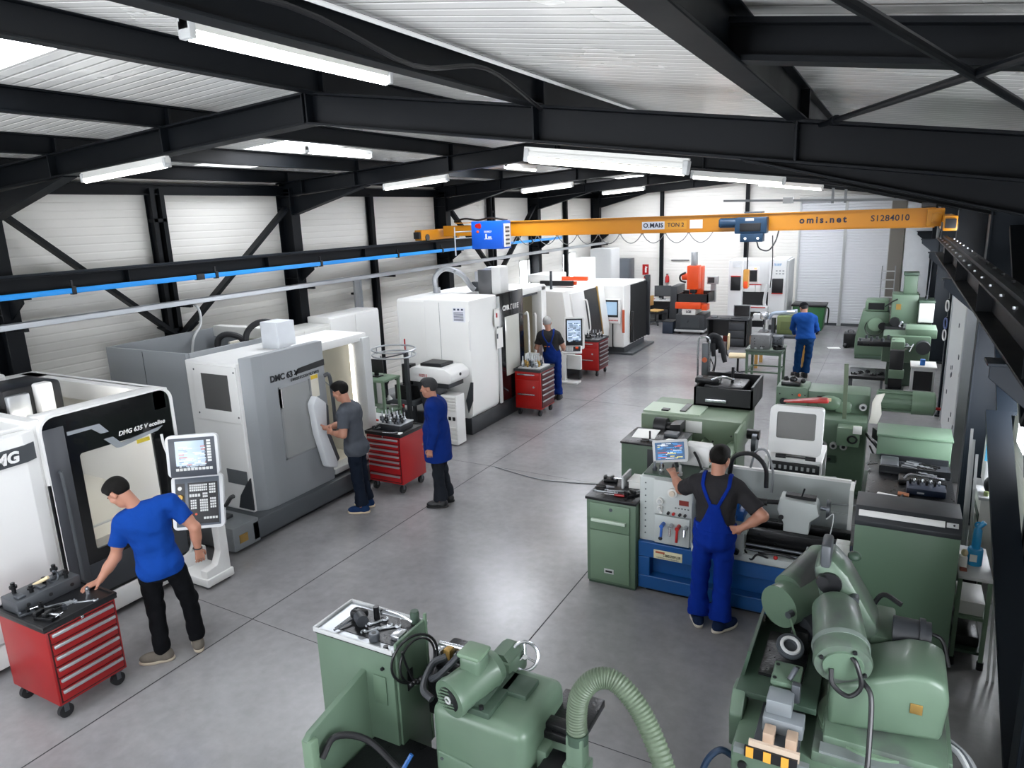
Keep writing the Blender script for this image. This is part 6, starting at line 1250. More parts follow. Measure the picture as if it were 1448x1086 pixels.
t = thing('tool_rack_base', 'black tool rack lying behind the dark blue box', 'tool rack', (.4, 7.75, .935)); B().box(.2, .62, 7.68, 7.88, .935, .985, bev=.01).out('base', OILY, t); B().tube([(.25, 7.72, .985), (.3, 7.74, 1.03), (.42, 7.76, 1.02), (.6, 7.8, .99)], .014).out('clamp', CHROME, t)
for k, (x, y, a) in enumerate(((.05, 7.2, .3), (.14, 7.16, .1), (.1, 7.28, -.2))): paper(x, y, .936+.004*k, .17, .11, a, ('white notebook page at the near left corner of the tool bench', 'second white page overlapping on the tool bench', 'third white page at the back of the paper pile on the tool bench')[k])
t = thing('hammer', 'small hammer with a wooden handle on the tool bench', 'hammer', (.25, 7.25, .936)); B().cyl((.2, 7.15, .95), (.24, 7.34, .95), .012, n=8).out('handle', OILY, t); B().cyl((.2, 7.36, .955), (.29, 7.34, .955), .02, n=10).out('head', mat('#c08060', .4, .5), t)
for k, (x, y) in enumerate(((.74, 7.0), (.77, 7.05), (.8, 6.98))):
    tag(B().bar((x, y-.05, .0), (x+.02, y+.6, 1.6-.12*k), .022, .022).out('steel_profile', LGREY), ('pale steel bar leaning by the bench end, tallest of three', 'pale steel bar leaning by the bench end, middle of three', 'pale steel bar leaning by the bench end, shortest of three')[k], 'steel bar')
bc = thing('machine_cabinet', 'large plain green cabinet panel with a light strip along its dark top', 'cabinet', (.24, 6.2, 0)); B().box(-.12, .61, 5.97, 6.36, .02, 1.18, bev=.006).out('cabinet_body', mat('#566e5a', .45, 0, .06, 1.5), bc)
B().prism([(5.965, 1.16), (5.965, 1.2), (6.05, 1.3), (6.37, 1.3), (6.37, 1.16)], 'x', -.125, .615, bev=.004).out('top_cover', CHAR, bc); M_ = frame_at((.24, 6.0, 1.254), (1, 0, 0), (0, .085, .1)); outM(B().box(-.34, .26, -.025, .025, 0, .012, bev=.003), 'light_strip', WHITE, bc, M_); outM(B().box(.27, .35, -.02, .02, 0, .01, bev=.003), 'switch_plate', LGREY, bc, M_); outM(B().cyl((.32, 0, .01), (.32, 0, .014), .008, n=8), 'switch', BLACK, bc, M_)
# shelf table by the wall
sh = thing('shelf_table', 'narrow green shelf table with a blue bottle on it, by the wall brace', 'table', (.75, 6.4, 0)); B().box(.64, .87, 6.12, 6.72, .77, .8, bev=.004).out('tabletop', LGREY, sh)
for z in (.42, .12): B().box(.65, .86, 6.14, 6.7, z, z+.025).out('shelf', GREEN2 if z > .3 else DGREEN, sh)
for x in (.655, .855):
    for y in (6.14, 6.7): l = B().box(x-.015, x+.015, y-.015, y+.015, .06, .77).out('leg', GREEN2, sh); B().cyl((x, y, 0), (x, y, .07), .025, n=10).out('foot', BLACK, l)
t = thing('bottle', 'bright blue spray bottle standing in a blue tin on the shelf table', 'bottle', (.76, 6.38, .8)); BB_ = mat('#1f86b8', .35, 0, .08, 6); B().lathe((.76, 6.38, .8), (0, 0, 1), [(0, .055), (.13, .055), (.14, .05), (.14, .03), (.2, .032), (.3, .03), (.32, .016), (.34, .014)], 20).out('body', BB_, t); B().torus((.76, 6.38, 1.14), (0, 1, 0), .022, .008, 14, 6).cyl((.76, 6.38, 1.12), (.8, 6.38, 1.17), .02, n=10).out('nozzle', BB_, t); B().box(.72, .77, 6.322, 6.328, .84, .9).out('label', PAPER, t)
t = thing('rag_box', 'white rag box beside the blue bottle', 'box', (.67, 6.3, .8)); B().box(.645, .7, 6.25, 6.38, .8, .9, bev=.006).out('carton', PAPER, t); B().sph((.68, 6.3, .92), (.025, .035, .03)).out('rag', CREAM, t); B().box(.65, .7, 6.2, 6.25, .8, .815, bev=.003).out('lid', mat('#8a4a3a', .5), t)
t = thing('storage_bin', 'white bin on the upper shelf of the narrow green table', 'bin', (.75, 6.3, .445)); B().box(.67, .84, 6.17, 6.5, .446, .56, bev=.006).out('body', OFFW, t); B().box(.665, .845, 6.165, 6.505, .55, .565, bev=.003).out('rim', OFFW, t)
tag(B().box(.68, .82, 6.55, 6.68, .446, .62, bev=.02).out('tool_bag', OILY), 'dark tool bag on the upper shelf of the narrow green table', 'bag')
tag(B().box(.67, .84, 6.2, 6.6, .146, .24, bev=.015).out('oil_tray', OILY), 'dark oily tray on the bottom shelf of the narrow green table', 'tray')
for k, x in enumerate((.9, .935)): tag(B().bar((x, 6.0, 0), (x+.03, 6.5, .9), .018, .018).out('steel_tube', LGREY), ('thin pale tube leaning behind the shelf table', 'second thin pale tube leaning nearer the wall brace')[k], 'tube')
# small workstation on the wall
ws_ = thing('wall_terminal', 'white wall terminal with a blue screen near the crane column', 'terminal', (.92, 7.55, 0)); B().box(.86, 1.05, 7.3, 7.8, .0, 1.02, bev=.006).out('cabinet_body', OFFW, ws_); B().box(.84, 1.06, 7.28, 7.82, 1.02, 1.05, bev=.005).out('shelf', LGREY, ws_); B().box(.9, 1.0, 7.6, 7.85, 1.05, 1.55, bev=.012).out('screen_housing', WHITE, ws_); B().box(.885, .985, 7.594, 7.6, 1.3, 1.5).out('screen', mat('#4a8fae', .2, 0, .05, 4, emit='#4a8fae', es=.25), ws_); B().box(.855, .86, 7.3, 7.8, .8, .88).out('drawer_slot', BLACK, ws_)
tag(B().sph((.93, 7.42, 1.13), (.05, .06, .08)).cyl((.93, 7.42, 1.05), (.93, 7.42, 1.12), .03, n=10).out('headset', OILY), 'dark rounded headset on the wall terminal shelf', 'headset'); tag(B().cyl((.9, 7.34, 1.05), (.9, 7.34, 1.09), .02, n=12).out('cup', mat('#7d8a5a', .5)), 'small green cup on the wall terminal shelf', 'cup')
for k, (z, c) in enumerate(((.35, WHITE), (.62, PAPER))): tag(B().box(.843, .859, 7.45, 7.7, z, z+.2, bev=.004).out('notice_board', c), ('white notice panel low beside the wall terminal', 'white notice panel beside the wall terminal drawer')[k], 'notice')
# ================================================================ green grinder at the bottom of the picture
GF = mat('#586d5b', .4, 0, .14, 5, coat=.1)
def grimy(m, h, sc, lo, hi):                      # blotches of grey cast dust worn into the paint
    g = m.copy(); N = g.node_tree.nodes; L = g.node_tree.links; b = N['Principled BSDF']; src = b.inputs['Base Color'].links[0].from_socket
    tc = N.new('ShaderNodeTexCoord'); nz = N.new('ShaderNodeTexNoise'); nz.inputs['Scale'].default_value = sc; nz.inputs['Detail'].default_value = 6; L.new(tc.outputs['Object'], nz.inputs['Vector'])
    mr = N.new('ShaderNodeMapRange'); mr.inputs[1].default_value = lo; mr.inputs[2].default_value = hi; L.new(nz.outputs['Fac'], mr.inputs[0])
    mx = N.new('ShaderNodeMix'); mx.data_type = 'RGBA'; mx.inputs[7].default_value = lin(h); L.new(mr.outputs[0], mx.inputs[0]); L.new(src, mx.inputs[6]); L.new(mx.outputs[2], b.inputs['Base Color']); return g
GD = grimy(GF, '#4b4e4d', 3.2, .42, .62)
fg = thing('cylindrical_grinder', 'green grinding machine with a rounded housing and motor on top, lowest in the picture', 'grinding machine', (-2.2, 3.0, 0), 0, 'green machine tools')
# electrical cabinet beside it with a tool tray top
ec = thing('electrical_cabinet', 'tall green electrical cabinet with spanners on its tray top, nearest the camera', 'cabinet', (-2.85, 3.2, 0))
B().box(-3.16, -2.54, 3.0, 3.36, .22, 1.1, bev=.006).out('cabinet_body', GF, ec); B().box(-3.15, -2.55, 3.01, 3.35, 0, .22, bev=.004).out('plinth', GREEN, ec); B().box(-3.165, -2.535, 2.995, 3.365, 1.085, 1.1, bev=.003).out('dark_band', OILY, ec)
tr = B().box(-3.17, -2.53, 2.99, 3.37, 1.1, 1.112).out('tray', ALU, ec); B().box(-3.05, -2.58, 3.06, 3.33, 1.112, 1.116).out('tray_liner', OILY, tr)
for a in ((-3.17, -2.53, 2.985, 3.0), (-3.17, -2.53, 3.36, 3.375), (-3.175, -3.16, 2.99, 3.37)): B().box(*a, 1.1, 1.13, bev=.003).out('rim', LGREY, tr)
dr_ = B().box(-2.54, -2.52, 3.02, 3.34, .25, 1.16, bev=.005).out('door', GF, ec); B().box(-2.52, -2.512, 3.1, 3.16, .78, .92, bev=.003).out('switch', BLACK, dr_); B().box(-2.53, -2.515, 3.325, 3.345, .26, 1.2).out('hinge', GREEN2, dr_)
b = B().box(-2.7, -2.6, 2.99, 2.999, .72, .92, bev=.003); b.out('hatch', GREEN, ec); B().cyl((-2.62, 2.985, .98), (-2.62, 3.0, .98), .012, n=10).out('lock', BLACK, ec)
B().torus((-2.46, 3.12, 1.02), (1, -.5, 0), .16, .009, 30, 6).torus((-2.47, 3.16, .98), (1, -.25, .1), .14, .008, 28, 6).tube([(-2.46, 3.0, 1.14), (-2.48, 3.06, 1.0), (-2.46, 3.1, .86)], .008).out('cable_loop', BLACK, ec)
b = B()
for k in range(4): b.sph((-2.47+.01*k, 3.08+.02*k, .86+.008*(k % 2)), .02, 8)
b.out('cable_knot', BLACK, ec)
# things lying in that tray
zt = 1.118
spanner(-2.78, 3.16, zt, .9, .17, 'longest steel spanner in the tray of the nearest green cabinet'); spanner(-2.72, 3.2, zt, .7, .13, 'middle steel spanner in the tray of the nearest green cabinet'); spanner(-2.83, 3.22, zt, 1.1, .12, 'shortest steel spanner in the tray of the nearest green cabinet')
t = thing('steel_ring', 'thick steel ring at the front of the nearest green cabinet tray', 'ring', (-2.72, 3.06, zt)); B().lathe((-2.72, 3.06, zt), (0, 0, 1), [(0, .034), (.045, .034), (.05, .03)], 20).out('body', DMET, t); B().cyl((-2.72, 3.06, zt+.05), (-2.72, 3.06, zt+.052), .016, n=14).out('bore', BLACK, t)
t = thing('hand_grinder', 'dark angle tool with a long handle in the nearest green cabinet tray', 'hand tool', (-2.95, 3.2, zt)); B().box(-3.03, -2.92, 3.18, 3.26, zt, zt+.06, bev=.02).out('body', OILY, t); B().cyl((-2.94, 3.18, zt+.04), (-2.88, 3.14, zt+.04), .04, n=16).out('head', CHAR, t); B().cyl((-2.98, 3.16, zt+.02), (-3.02, 3.02, zt+.01), .007, n=8).out('handle', DMET, t)
tag(B().cyl((-2.86, 3.26, zt), (-2.86, 3.26, zt+.09), .02, n=14).out('oil_bottle', OILY), 'small dark bottle standing in the nearest green cabinet tray', 'bottle')
tag(B().lathe((-2.6, 3.33, zt), (0, 0, 1), [(0, .03), (.07, .03), (.08, .026), (.085, .026)], 18).out('grease_tin', DGREEN), 'dark tin at the back corner of the nearest green cabinet tray', 'tin')
tag(B().tube([(-2.85, 3.3, zt+.01), (-2.84, 3.3, zt+.05), (-2.7, 3.3, zt+.05), (-2.6, 3.3, zt+.02)], .008).out('wire_handle', CHROME), 'bent bright rod along the back of the nearest green cabinet tray', 'rod')
tag(B().box(-2.63, -2.56, 3.1, 3.2, zt, zt+.035, bev=.008).out('steel_jaw', CHROME), 'bright steel jaw at the right of the nearest green cabinet tray', 'jaw')
tag(B().cyl((-2.6, 3.02, zt-.006), (-2.6, 3.02, zt+.012), .016, n=12).out('push_knob', BLACK), 'small black knob at the front corner of the nearest green cabinet tray', 'knob')
# grinder body
B().prism([(2.5, .0), (3.06, .0), (3.06, .9), (3.02, .93), (2.5, .83), (2.46, .8)][::1], 'x', -2.8, -2.76, bev=.004).out('splash_shield', GF, fg)
B().box(-2.81, -2.73, 2.46, 2.52, 0, .8, bev=.01).out('shield_edge', GREEN2, fg)
B().box(-2.76, -2.15, 2.52, 3.1, 0, .42, bev=.01).box(-2.76, -2.15, 2.5, 2.54, .42, .56, bev=.006).out('bed', GF, fg); B().box(-2.74, -2.15, 2.56, 3.08, .42, .44).out('coolant_tray', OILY, fg)
B().tube([(-2.72, 2.52, .66), (-2.7, 2.62, .74), (-2.55, 2.72, .7), (-2.35, 2.74, .56), (-2.2, 2.7, .52), (-2.05, 2.7, .56)], .02, 10).out('hose', BLACK, fg); B().tube([(-2.22, 2.72, .72), (-2.26, 2.66, .62), (-2.28, 2.6, .5)], .013, 8).out('air_hose', mat('#1c4f8a', .4), fg)
bd_ = B().box(-2.18, -1.56, 2.86, 3.42, .0, .97, bev=.07, seg=4).out('housing', GF, fg, smooth=50)
B().prism([(-2.13, .1), (-1.82, .1), (-1.78, .5), (-1.85, .62), (-1.92, .66), (-2.13, .68)], 'y', 2.845, 2.865, bev=.01).out('cover_plate', GF, bd_)
for (x, z) in ((-2.1, .64), (-1.92, .63), (-1.82, .5)): B().cyl((x, 2.84, z), (x, 2.846, z), .01, n=8).out('screw', DGREY, bd_)
B().cyl((-1.62, 2.852, .62), (-1.62, 2.87, .62), .045, n=20).out('bore', BLACK, bd_)
# motor on the housing, turned toward the camera
md = V((.28, .95, .1)).normalized(); c0 = V((-2.02, 2.84, 1.065))
mo_ = B().lathe(c0, md, [(0, .1), (.0, .115), (.03, .118), (.06, .11), (.3, .11), (.31, .115), (.36, .1), (.37, .05)], 28).out('motor', GF, fg)
B().cyl(c0-md*.002, c0+md*.004, .075, n=24).out('fan_grille', BLACK, mo_)
u_, v_ = frame(md); b = B()
for k in range(-3, 4): w_ = math.sqrt(max(0, .072**2-(k*.02)**2)); b.bar(c0-md*.006+V((0, 0, 1))*k*.02-V((1, 0, 0))*w_, c0-md*.006+V((0, 0, 1))*k*.02+V((1, 0, 0))*w_, .006, .008)
b.out('grille_bar', GREEN, mo_); B().torus(c0-md*.01, md, .02, .006, 14, 6).out('badge', LGREY, mo_)
tb_ = B().box(-2.03, -1.89, 2.96, 3.1, 1.14, 1.27, bev=.035, seg=3).out('terminal_box', GF, mo_); B().box(-2.035, -1.885, 2.955, 3.105, 1.255, 1.285, bev=.025).out('lid', GREEN2, tb_)
B().box(-2.12, -1.8, 2.9, 3.3, .95, 1.0, bev=.008).prism([(-2.1, .98), (-1.84, .98), (-1.9, 1.04), (-2.04, 1.04)], 'y', 2.92, 3.25).out('motor_foot', DGREEN, fg)
for (x, y) in ((-1.86, 2.92), (-2.1, 2.94)): B().cyl((x, y, 1.0), (x, y, 1.02), .014, n=8).out('bolt', BLACK, fg)
B().tube([(-2.06, 3.02, 1.22), (-2.16, 2.98, 1.1), (-2.25, 3.0, 1.02), (-2.3, 3.1, 1.0)], .02, 8).tube([(-2.2, 2.92, .95), (-2.28, 2.95, .98), (-2.3, 3.08, 1.05), (-2.24, 3.15, 1.08)], .022, 10).out('conduit', CHAR, fg)
# spindle slide and handwheel behind
B().box(-2.03, -1.86, 3.26, 3.5, .9, 1.06, bev=.02).prism([(-2.02, 1.05), (-1.87, 1.05), (-1.91, 1.1), (-1.98, 1.1)], 'y', 3.28, 3.45).out('wheel_head', GF, fg); B().box(-1.85, -1.68, 3.12, 3.3, .95, 1.0, bev=.01).out('slide', DGREEN, fg)
B().torus((-1.84, 3.42, 1.03), (.5, -.75, .4), .085, .011, 30, 8).out('handwheel', CHROME, fg)
b = B(); n_ = V((.5, -.75, .4)).normalized(); u_, v_ = frame(n_)
for k in range(3): a = 2*PI*k/3+.5; b.cyl((-1.84, 3.42, 1.03), V((-1.84, 3.42, 1.03))+(u_*math.cos(a)+v_*math.sin(a))*.085, .007, n=8)
b.cyl(V((-1.84, 3.42, 1.03))-n_*.05, V((-1.84, 3.42, 1.03))+n_*.02, .016, n=12).out('spoke', CHROME, fg)
B().box(-2.5, -2.18, 3.28, 3.6, .5, .86, bev=.01).box(-2.45, -2.2, 3.3, 3.55, .86, .93, bev=.02).out('work_table', OILY, fg); B().cyl((-2.46, 3.4, .95), (-2.2, 3.4, .96), .03, n=14).out('work_spindle', CHROME, fg)
for k in range(4): B().box(-2.44+.07*k, -2.39+.07*k, 3.3, 3.36, .93, .98+.02*(k % 2), bev=.005).out('clamp', (CHROME, BRASS, OILY, ALU)[k], fg)
B().box(-1.6, -1.34, 3.1, 3.5, .78, .83, bev=.008).box(-1.56, -1.42, 3.12, 3.2, .83, .87, bev=.006).out('side_table', OILY, fg); B().box(-1.6, -1.5, 3.0, 3.45, .55, .78, bev=.02).out('side_bracket', GF, fg)
B().cyl((-1.55, 2.98, .58), (-1.38, 2.98, .58), .1, n=22).cyl((-1.4, 2.98, .58), (-1.34, 2.98, .58), .12, n=22).box(-1.52, -1.38, 2.86, 3.1, .64, .74, bev=.01).out('side_motor', BLACK, fg); B().cyl((-1.35, 2.88, .52), (-1.33, 2.87, .52), .02, n=10).out('bolt', CHROME, fg)
# dust extraction duct
du = thing('extraction_hose', 'ribbed green extraction hose arching from a square green pipe', 'hose', (-1.3, 3.0, 0))
B().box(-1.36, -1.26, 2.95, 3.05, .3, .98, bev=.012).box(-1.375, -1.245, 2.935, 3.065, .62, .8, bev=.006).out('pipe', GF, du); B().box(-1.39, -1.23, 2.92, 3.08, .0, .62, bev=.01).out('base', CHAR, du)
HZ = mat('#52604d', .5, 0, .12, 6)
hp = [(-1.31, 3.0, .96), (-1.31, 3.0, 1.1), (-1.29, 3.01, 1.22), (-1.22, 3.04, 1.31), (-1.12, 3.06, 1.32), (-1.0, 3.04, 1.24), (-.9, 3.0, 1.12), (-.8, 2.92, .98), (-.72, 2.82, .84), (-.66, 2.7, .7), (-.62, 2.5, .5), (-.6, 2.3, .2), (-.6, 2.2, .06)]
B().tube(hp, lambda q: .054+.003*math.sin(q*2*PI*95), 20, 60).out('hose', HZ, du, smooth=80)
B().cyl((-1.31, 3, .93), (-1.31, 3, .99), .06, n=20).out('clamp', DGREEN, du)

# ================================================================ tool grinder, bottom right
gr = thing('tool_grinder', 'green tool grinder with two motor heads and a hazard-striped plate, bottom right', 'grinding machine', (-.1, 4.2, 0), 0, 'green machine tools')
B().box(-.62, .45, 3.62, 4.9, .0, .68, bev=.03).out('base', GF, gr)
B().box(-.2, .38, 3.7, 4.75, .66, .74, bev=.012).box(-.15, .46, 3.78, 4.7, .74, .8, bev=.012).out('slide', GD, gr); B().box(-.16, .4, 3.7, 3.78, .74, .755).box(-.6, -.2, 3.6, 3.64, .66, .7).out('slide_cover', mat('#6c7372', .4), gr)
B().box(-.4, .1, 3.58, 3.62, .3, .58, bev=.01).out('front_drawer', mat('#6d7678', .4), gr)
b = B()
for k in range(9): b.cyl((-.25+k*.08, 3.612, .63-.02*(k % 2)), (-.25+k*.08, 3.622, .63-.02*(k % 2)), .008, n=8)
b.out('bolt', BLACK, gr); B().cyl((-.55, 3.6, .58), (-.55, 3.62, .58), .025, n=14).out('plug', BLACK, gr)
tray_ = B().box(-.66, -.2, 3.95, 4.85, .78, .82, bev=.005).prism([(-.66, .8), (-.64, .8), (-.6, 1.0), (-.62, 1.0)], 'y', 4.1, 4.85).box(-.62, -.25, 4.8, 4.84, .8, .98, bev=.005).out('swarf_tray', DGREEN, gr)
B().prism([(3.9, .45), (4.05, .45), (4.1, .8), (3.95, .82), (3.86, .7)], 'x', -.68, -.6, bev=.012).out('side_cheek', GF, gr)
B().box(-.56, -.3, 4.15, 4.65, .82, .84).out('black_mat', OILY, gr)
# left head: rounded pulley cover and motor
B().cyl((-.5, 4.5, 1.12), (-.34, 4.78, 1.12), .14, n=30).out('pulley_cover', GF, gr); B().cyl((-.46, 4.62, 1.2), (-.3, 5.0, 1.28), .1, n=26).cyl((-.3, 5.0, 1.28), (-.28, 5.05, 1.29), .1, .07, n=26).out('head_motor', GD, gr); B().cyl((-.36, 4.52, .98), (-.28, 4.64, .98), .095, n=24).out('black_motor', CHAR, gr)
B().bar((-.42, 4.4, 1.12), (-.34, 4.42, .86), .022, .012).out('guard_bar', GREEN2, gr); B().cyl((-.43, 4.38, 1.14), (-.41, 4.42, 1.14), .022, n=12).out('bolt', DMET, gr)
B().box(-.42, -.3, 4.45, 4.7, .8, 1.0, bev=.02).out('head_support', OILY, gr)
B().lathe((-.40, 4.28, .97), (.25, -.55, 1), [(0, .05), (.0, .075), (.03, .085), (.045, .08), (.045, .05), (.02, .035), (.02, 0)], 26).out('grinding_wheel', mat('#3a3f44', .5), gr); B().torus(V((-.40, 4.28, .97))+V((.25, -.55, 1)).normalized()*.046, (.25, -.55, 1), .052, .012, 24, 6).out('wheel_face', LGREY, gr)
# work vise column on the left
B().box(-.45, -.31, 3.95, 4.12, .8, .93, bev=.01).box(-.46, -.3, 3.93, 4.14, .93, .96, bev=.006).out('vise_block', GF, gr); B().cyl((-.36, 3.97, .96), (-.33, 4.03, 1.01), .016, n=10).box(-.34, -.29, 3.9, 3.95, .86, .98, bev=.01).out('vise_lever', DMET, gr)
for (x, y) in ((-.44, 3.96), (-.44, 4.1), (-.33, 4.11)): B().cyl((x, y, .96), (x, y, .964), .012, n=10).out('screw', BLACK, gr)
GV = mat('#83898d', .35, .3, .07, 6)
B().box(-.5, -.26, 3.62, 4.0, .7, .745, bev=.004).out('vise_plate', DMET, gr); vz = B().box(-.47, -.25, 3.74, 3.86, .745, .84, bev=.008).box(-.46, -.32, 3.78, 3.92, .84, .93, bev=.008).out('machine_vise', GV, gr); B().box(-.33, -.27, 3.738, 3.742, .78, .8).out('slot', BLACK, vz)
for x in (-.42, -.3): B().box(x-.03, x+.03, 3.63, 3.72, .745, .82, bev=.006).out('steel_stop', mat('#b79f8a', .35, .3), gr)
B().box(-.52, -.25, 3.61, 3.63, .68, .76).out('clear_guard', mat('#bfae9c', .25, 0, .05, 3), gr)
hz = B()
for k in range(6): hz.box(-.54+k*.047, -.54+(k+1)*.047, 3.595, 3.612, .66, .725)
hz_o = hz.out('hazard_strip', BLACK, gr, smooth=0)
hy = B()
for k in (0, 2, 4): hy.box(-.53+k*.047, -.53+k*.047+.04, 3.592, 3.6, .66, .725)
hy.out('hazard_stripe', mat('#e0a03c', .45), hz_o, smooth=0)
# main motor head pointing at the camera, on a swan-neck arm
c1 = V((-.08, 3.88, 1.2)); ax = V((-.16, .9, .24)).normalized()
mh = B().lathe(c1, ax, [(0, .1), (0, .148), (.02, .155), (.06, .15), (.42, .135), (.46, .11)], 36).out('main_motor', GD, gr)
B().lathe(c1-ax*.012, ax, [(0, .1), (0, .105), (.014, .108)], 30).out('end_plate', GF, mh)
u_, v_ = frame(ax)
for k in range(4): p = c1-ax*.014+(u_*math.cos(k*PI/2+.4)+v_*math.sin(k*PI/2+.4))*.125; B().cyl(p, p+ax*.02, .012, n=8).out('screw', BLACK, mh)
B().tube([c1-ax*.02+V((-.06, 0, -.02)), c1-ax*.05+V((-.05, 0, -.09)), c1-ax*.06+V((.03, 0, -.13)), c1-ax*.05+V((.09, 0, -.06)), c1-ax*.04+V((.06, 0, .06)), c1-ax*.01+V((.03, 0, .08))], .013, 8).tube([c1-ax*.01+V((.1, 0, -.06)), c1-ax*.06+V((.14, 0, -.1)), (.08, 3.72, .9), (.08, 3.62, .75), (.08, 3.56, .5), (.07, 3.54, .1)], .014, 8).out('cable', BLACK, mh)
B().lathe(c1+ax*.1, ax, [(0, .153), (.03, .156), (.03, .152)], 36).out('band', mat('#66716b', .4), mh)
B().prism([(-.3, 1.52), (-.2, 1.6), (-.1, 1.5), (.08, 1.2), (.08, 1.0), (-.1, 1.0), (-.22, 1.2)], 'y', 4.35, 4.62, bev=.03).out('swan_neck', GD, gr)
B().cyl((-.2, 4.33, 1.44), (-.2, 4.4, 1.44), .07, n=22).cyl((-.24, 4.3, 1.46), (-.24, 4.35, 1.46), .035, n=16).out('neck_bore', BLACK, gr); B().box(-.26, -.2, 4.3, 4.5, 1.55, 1.7, bev=.02).out('neck_top', DGREY, gr); B().cyl((-.06, 4.33, 1.36), (-.06, 4.33, 1.26), .018, n=10).cyl((-.06, 4.3, 1.37), (-.06, 4.38, 1.37), .03, n=14).out('bolt', DMET, gr)
B().sph((-.08, 4.55, 1.55), (.04, .04, .03)).out('oil_cap', DGREEN, gr)
B().box(-.05, .18, 4.35, 4.75, .8, 1.15, bev=.02).box(.1, .2, 4.3, 4.5, .9, 1.1, bev=.02).out('pedestal', GF, gr); B().box(-.05, .02, 4.28, 4.36, .8, 1.0, bev=.01).out('dark_box', CHAR, gr)  # pedestal, with a small charcoal box at its front foot
# rounded cover and black motor on the right
cv = B().prism([(-.14, .78), (.42, .86), (.44, 1.1), (.42, 1.2), (.34, 1.23), (.24, 1.22), (-.1, 1.06), (-.14, 1.0)], 'y', 3.9, 4.3, bev=.03).out('belt_cover', GF, gr, smooth=50)
B().box(.26, .32, 3.893, 3.9, 1.0, 1.06, bev=.003).out('rating_plate', BRASS, cv); B().box(-.16, .48, 3.85, 4.4, .76, .79, bev=.006).out('turntable', GF, gr); B().cyl((.1, 4.05, .74), (.1, 4.05, .77), .3, n=40).out('swivel_ring', GREEN2, gr)
B().cyl((.16, 4.42, 1.16), (.36, 4.42, 1.16), .1, n=24).cyl((.3, 4.42, 1.16), (.33, 4.42, 1.16), .115, n=24).out('drive_motor', CHAR, gr); B().box(.2, .3, 4.3, 4.36, 1.06, 1.14, bev=.01).out('motor_label', GREEN2, gr)
B().tube([(.04, 4.6, 1.2), (.1, 4.6, 1.3), (.2, 4.55, 1.28)], .016).tube([(.36, 4.42, 1.2), (.42, 4.4, 1.18), (.46, 4.35, 1.05)], .012).out('cable', BLACK, gr)
for k in range(4): B().tube([(.42, 4.05+.03*k, .75), (.52+.015*k, 4.0, .74), (.6+.012*k, 3.85, .6), (.62+.01*k, 3.7, .3), (.6+.02*k, 3.6, .05)], .014).out('hose', (GREY, LGREY, DGREY, GREY)[k], gr)
B().tube([(-.62, 3.75, .5), (-.7, 3.72, .54), (-.78, 3.68, .42), (-.82, 3.62, .1)], .02).out('air_hose', mat('#1a3048', .45), gr)
t = thing('swarf_bin', 'black bin with hoses beside the tool grinder', 'bin', (.55, 3.9, 0)); B().box(.47, .72, 3.65, 4.3, 0, .4, bev=.015).out('body', BLACK, t); B().box(.46, .73, 3.64, 4.31, .38, .42, bev=.006).out('rim', CHAR, t)
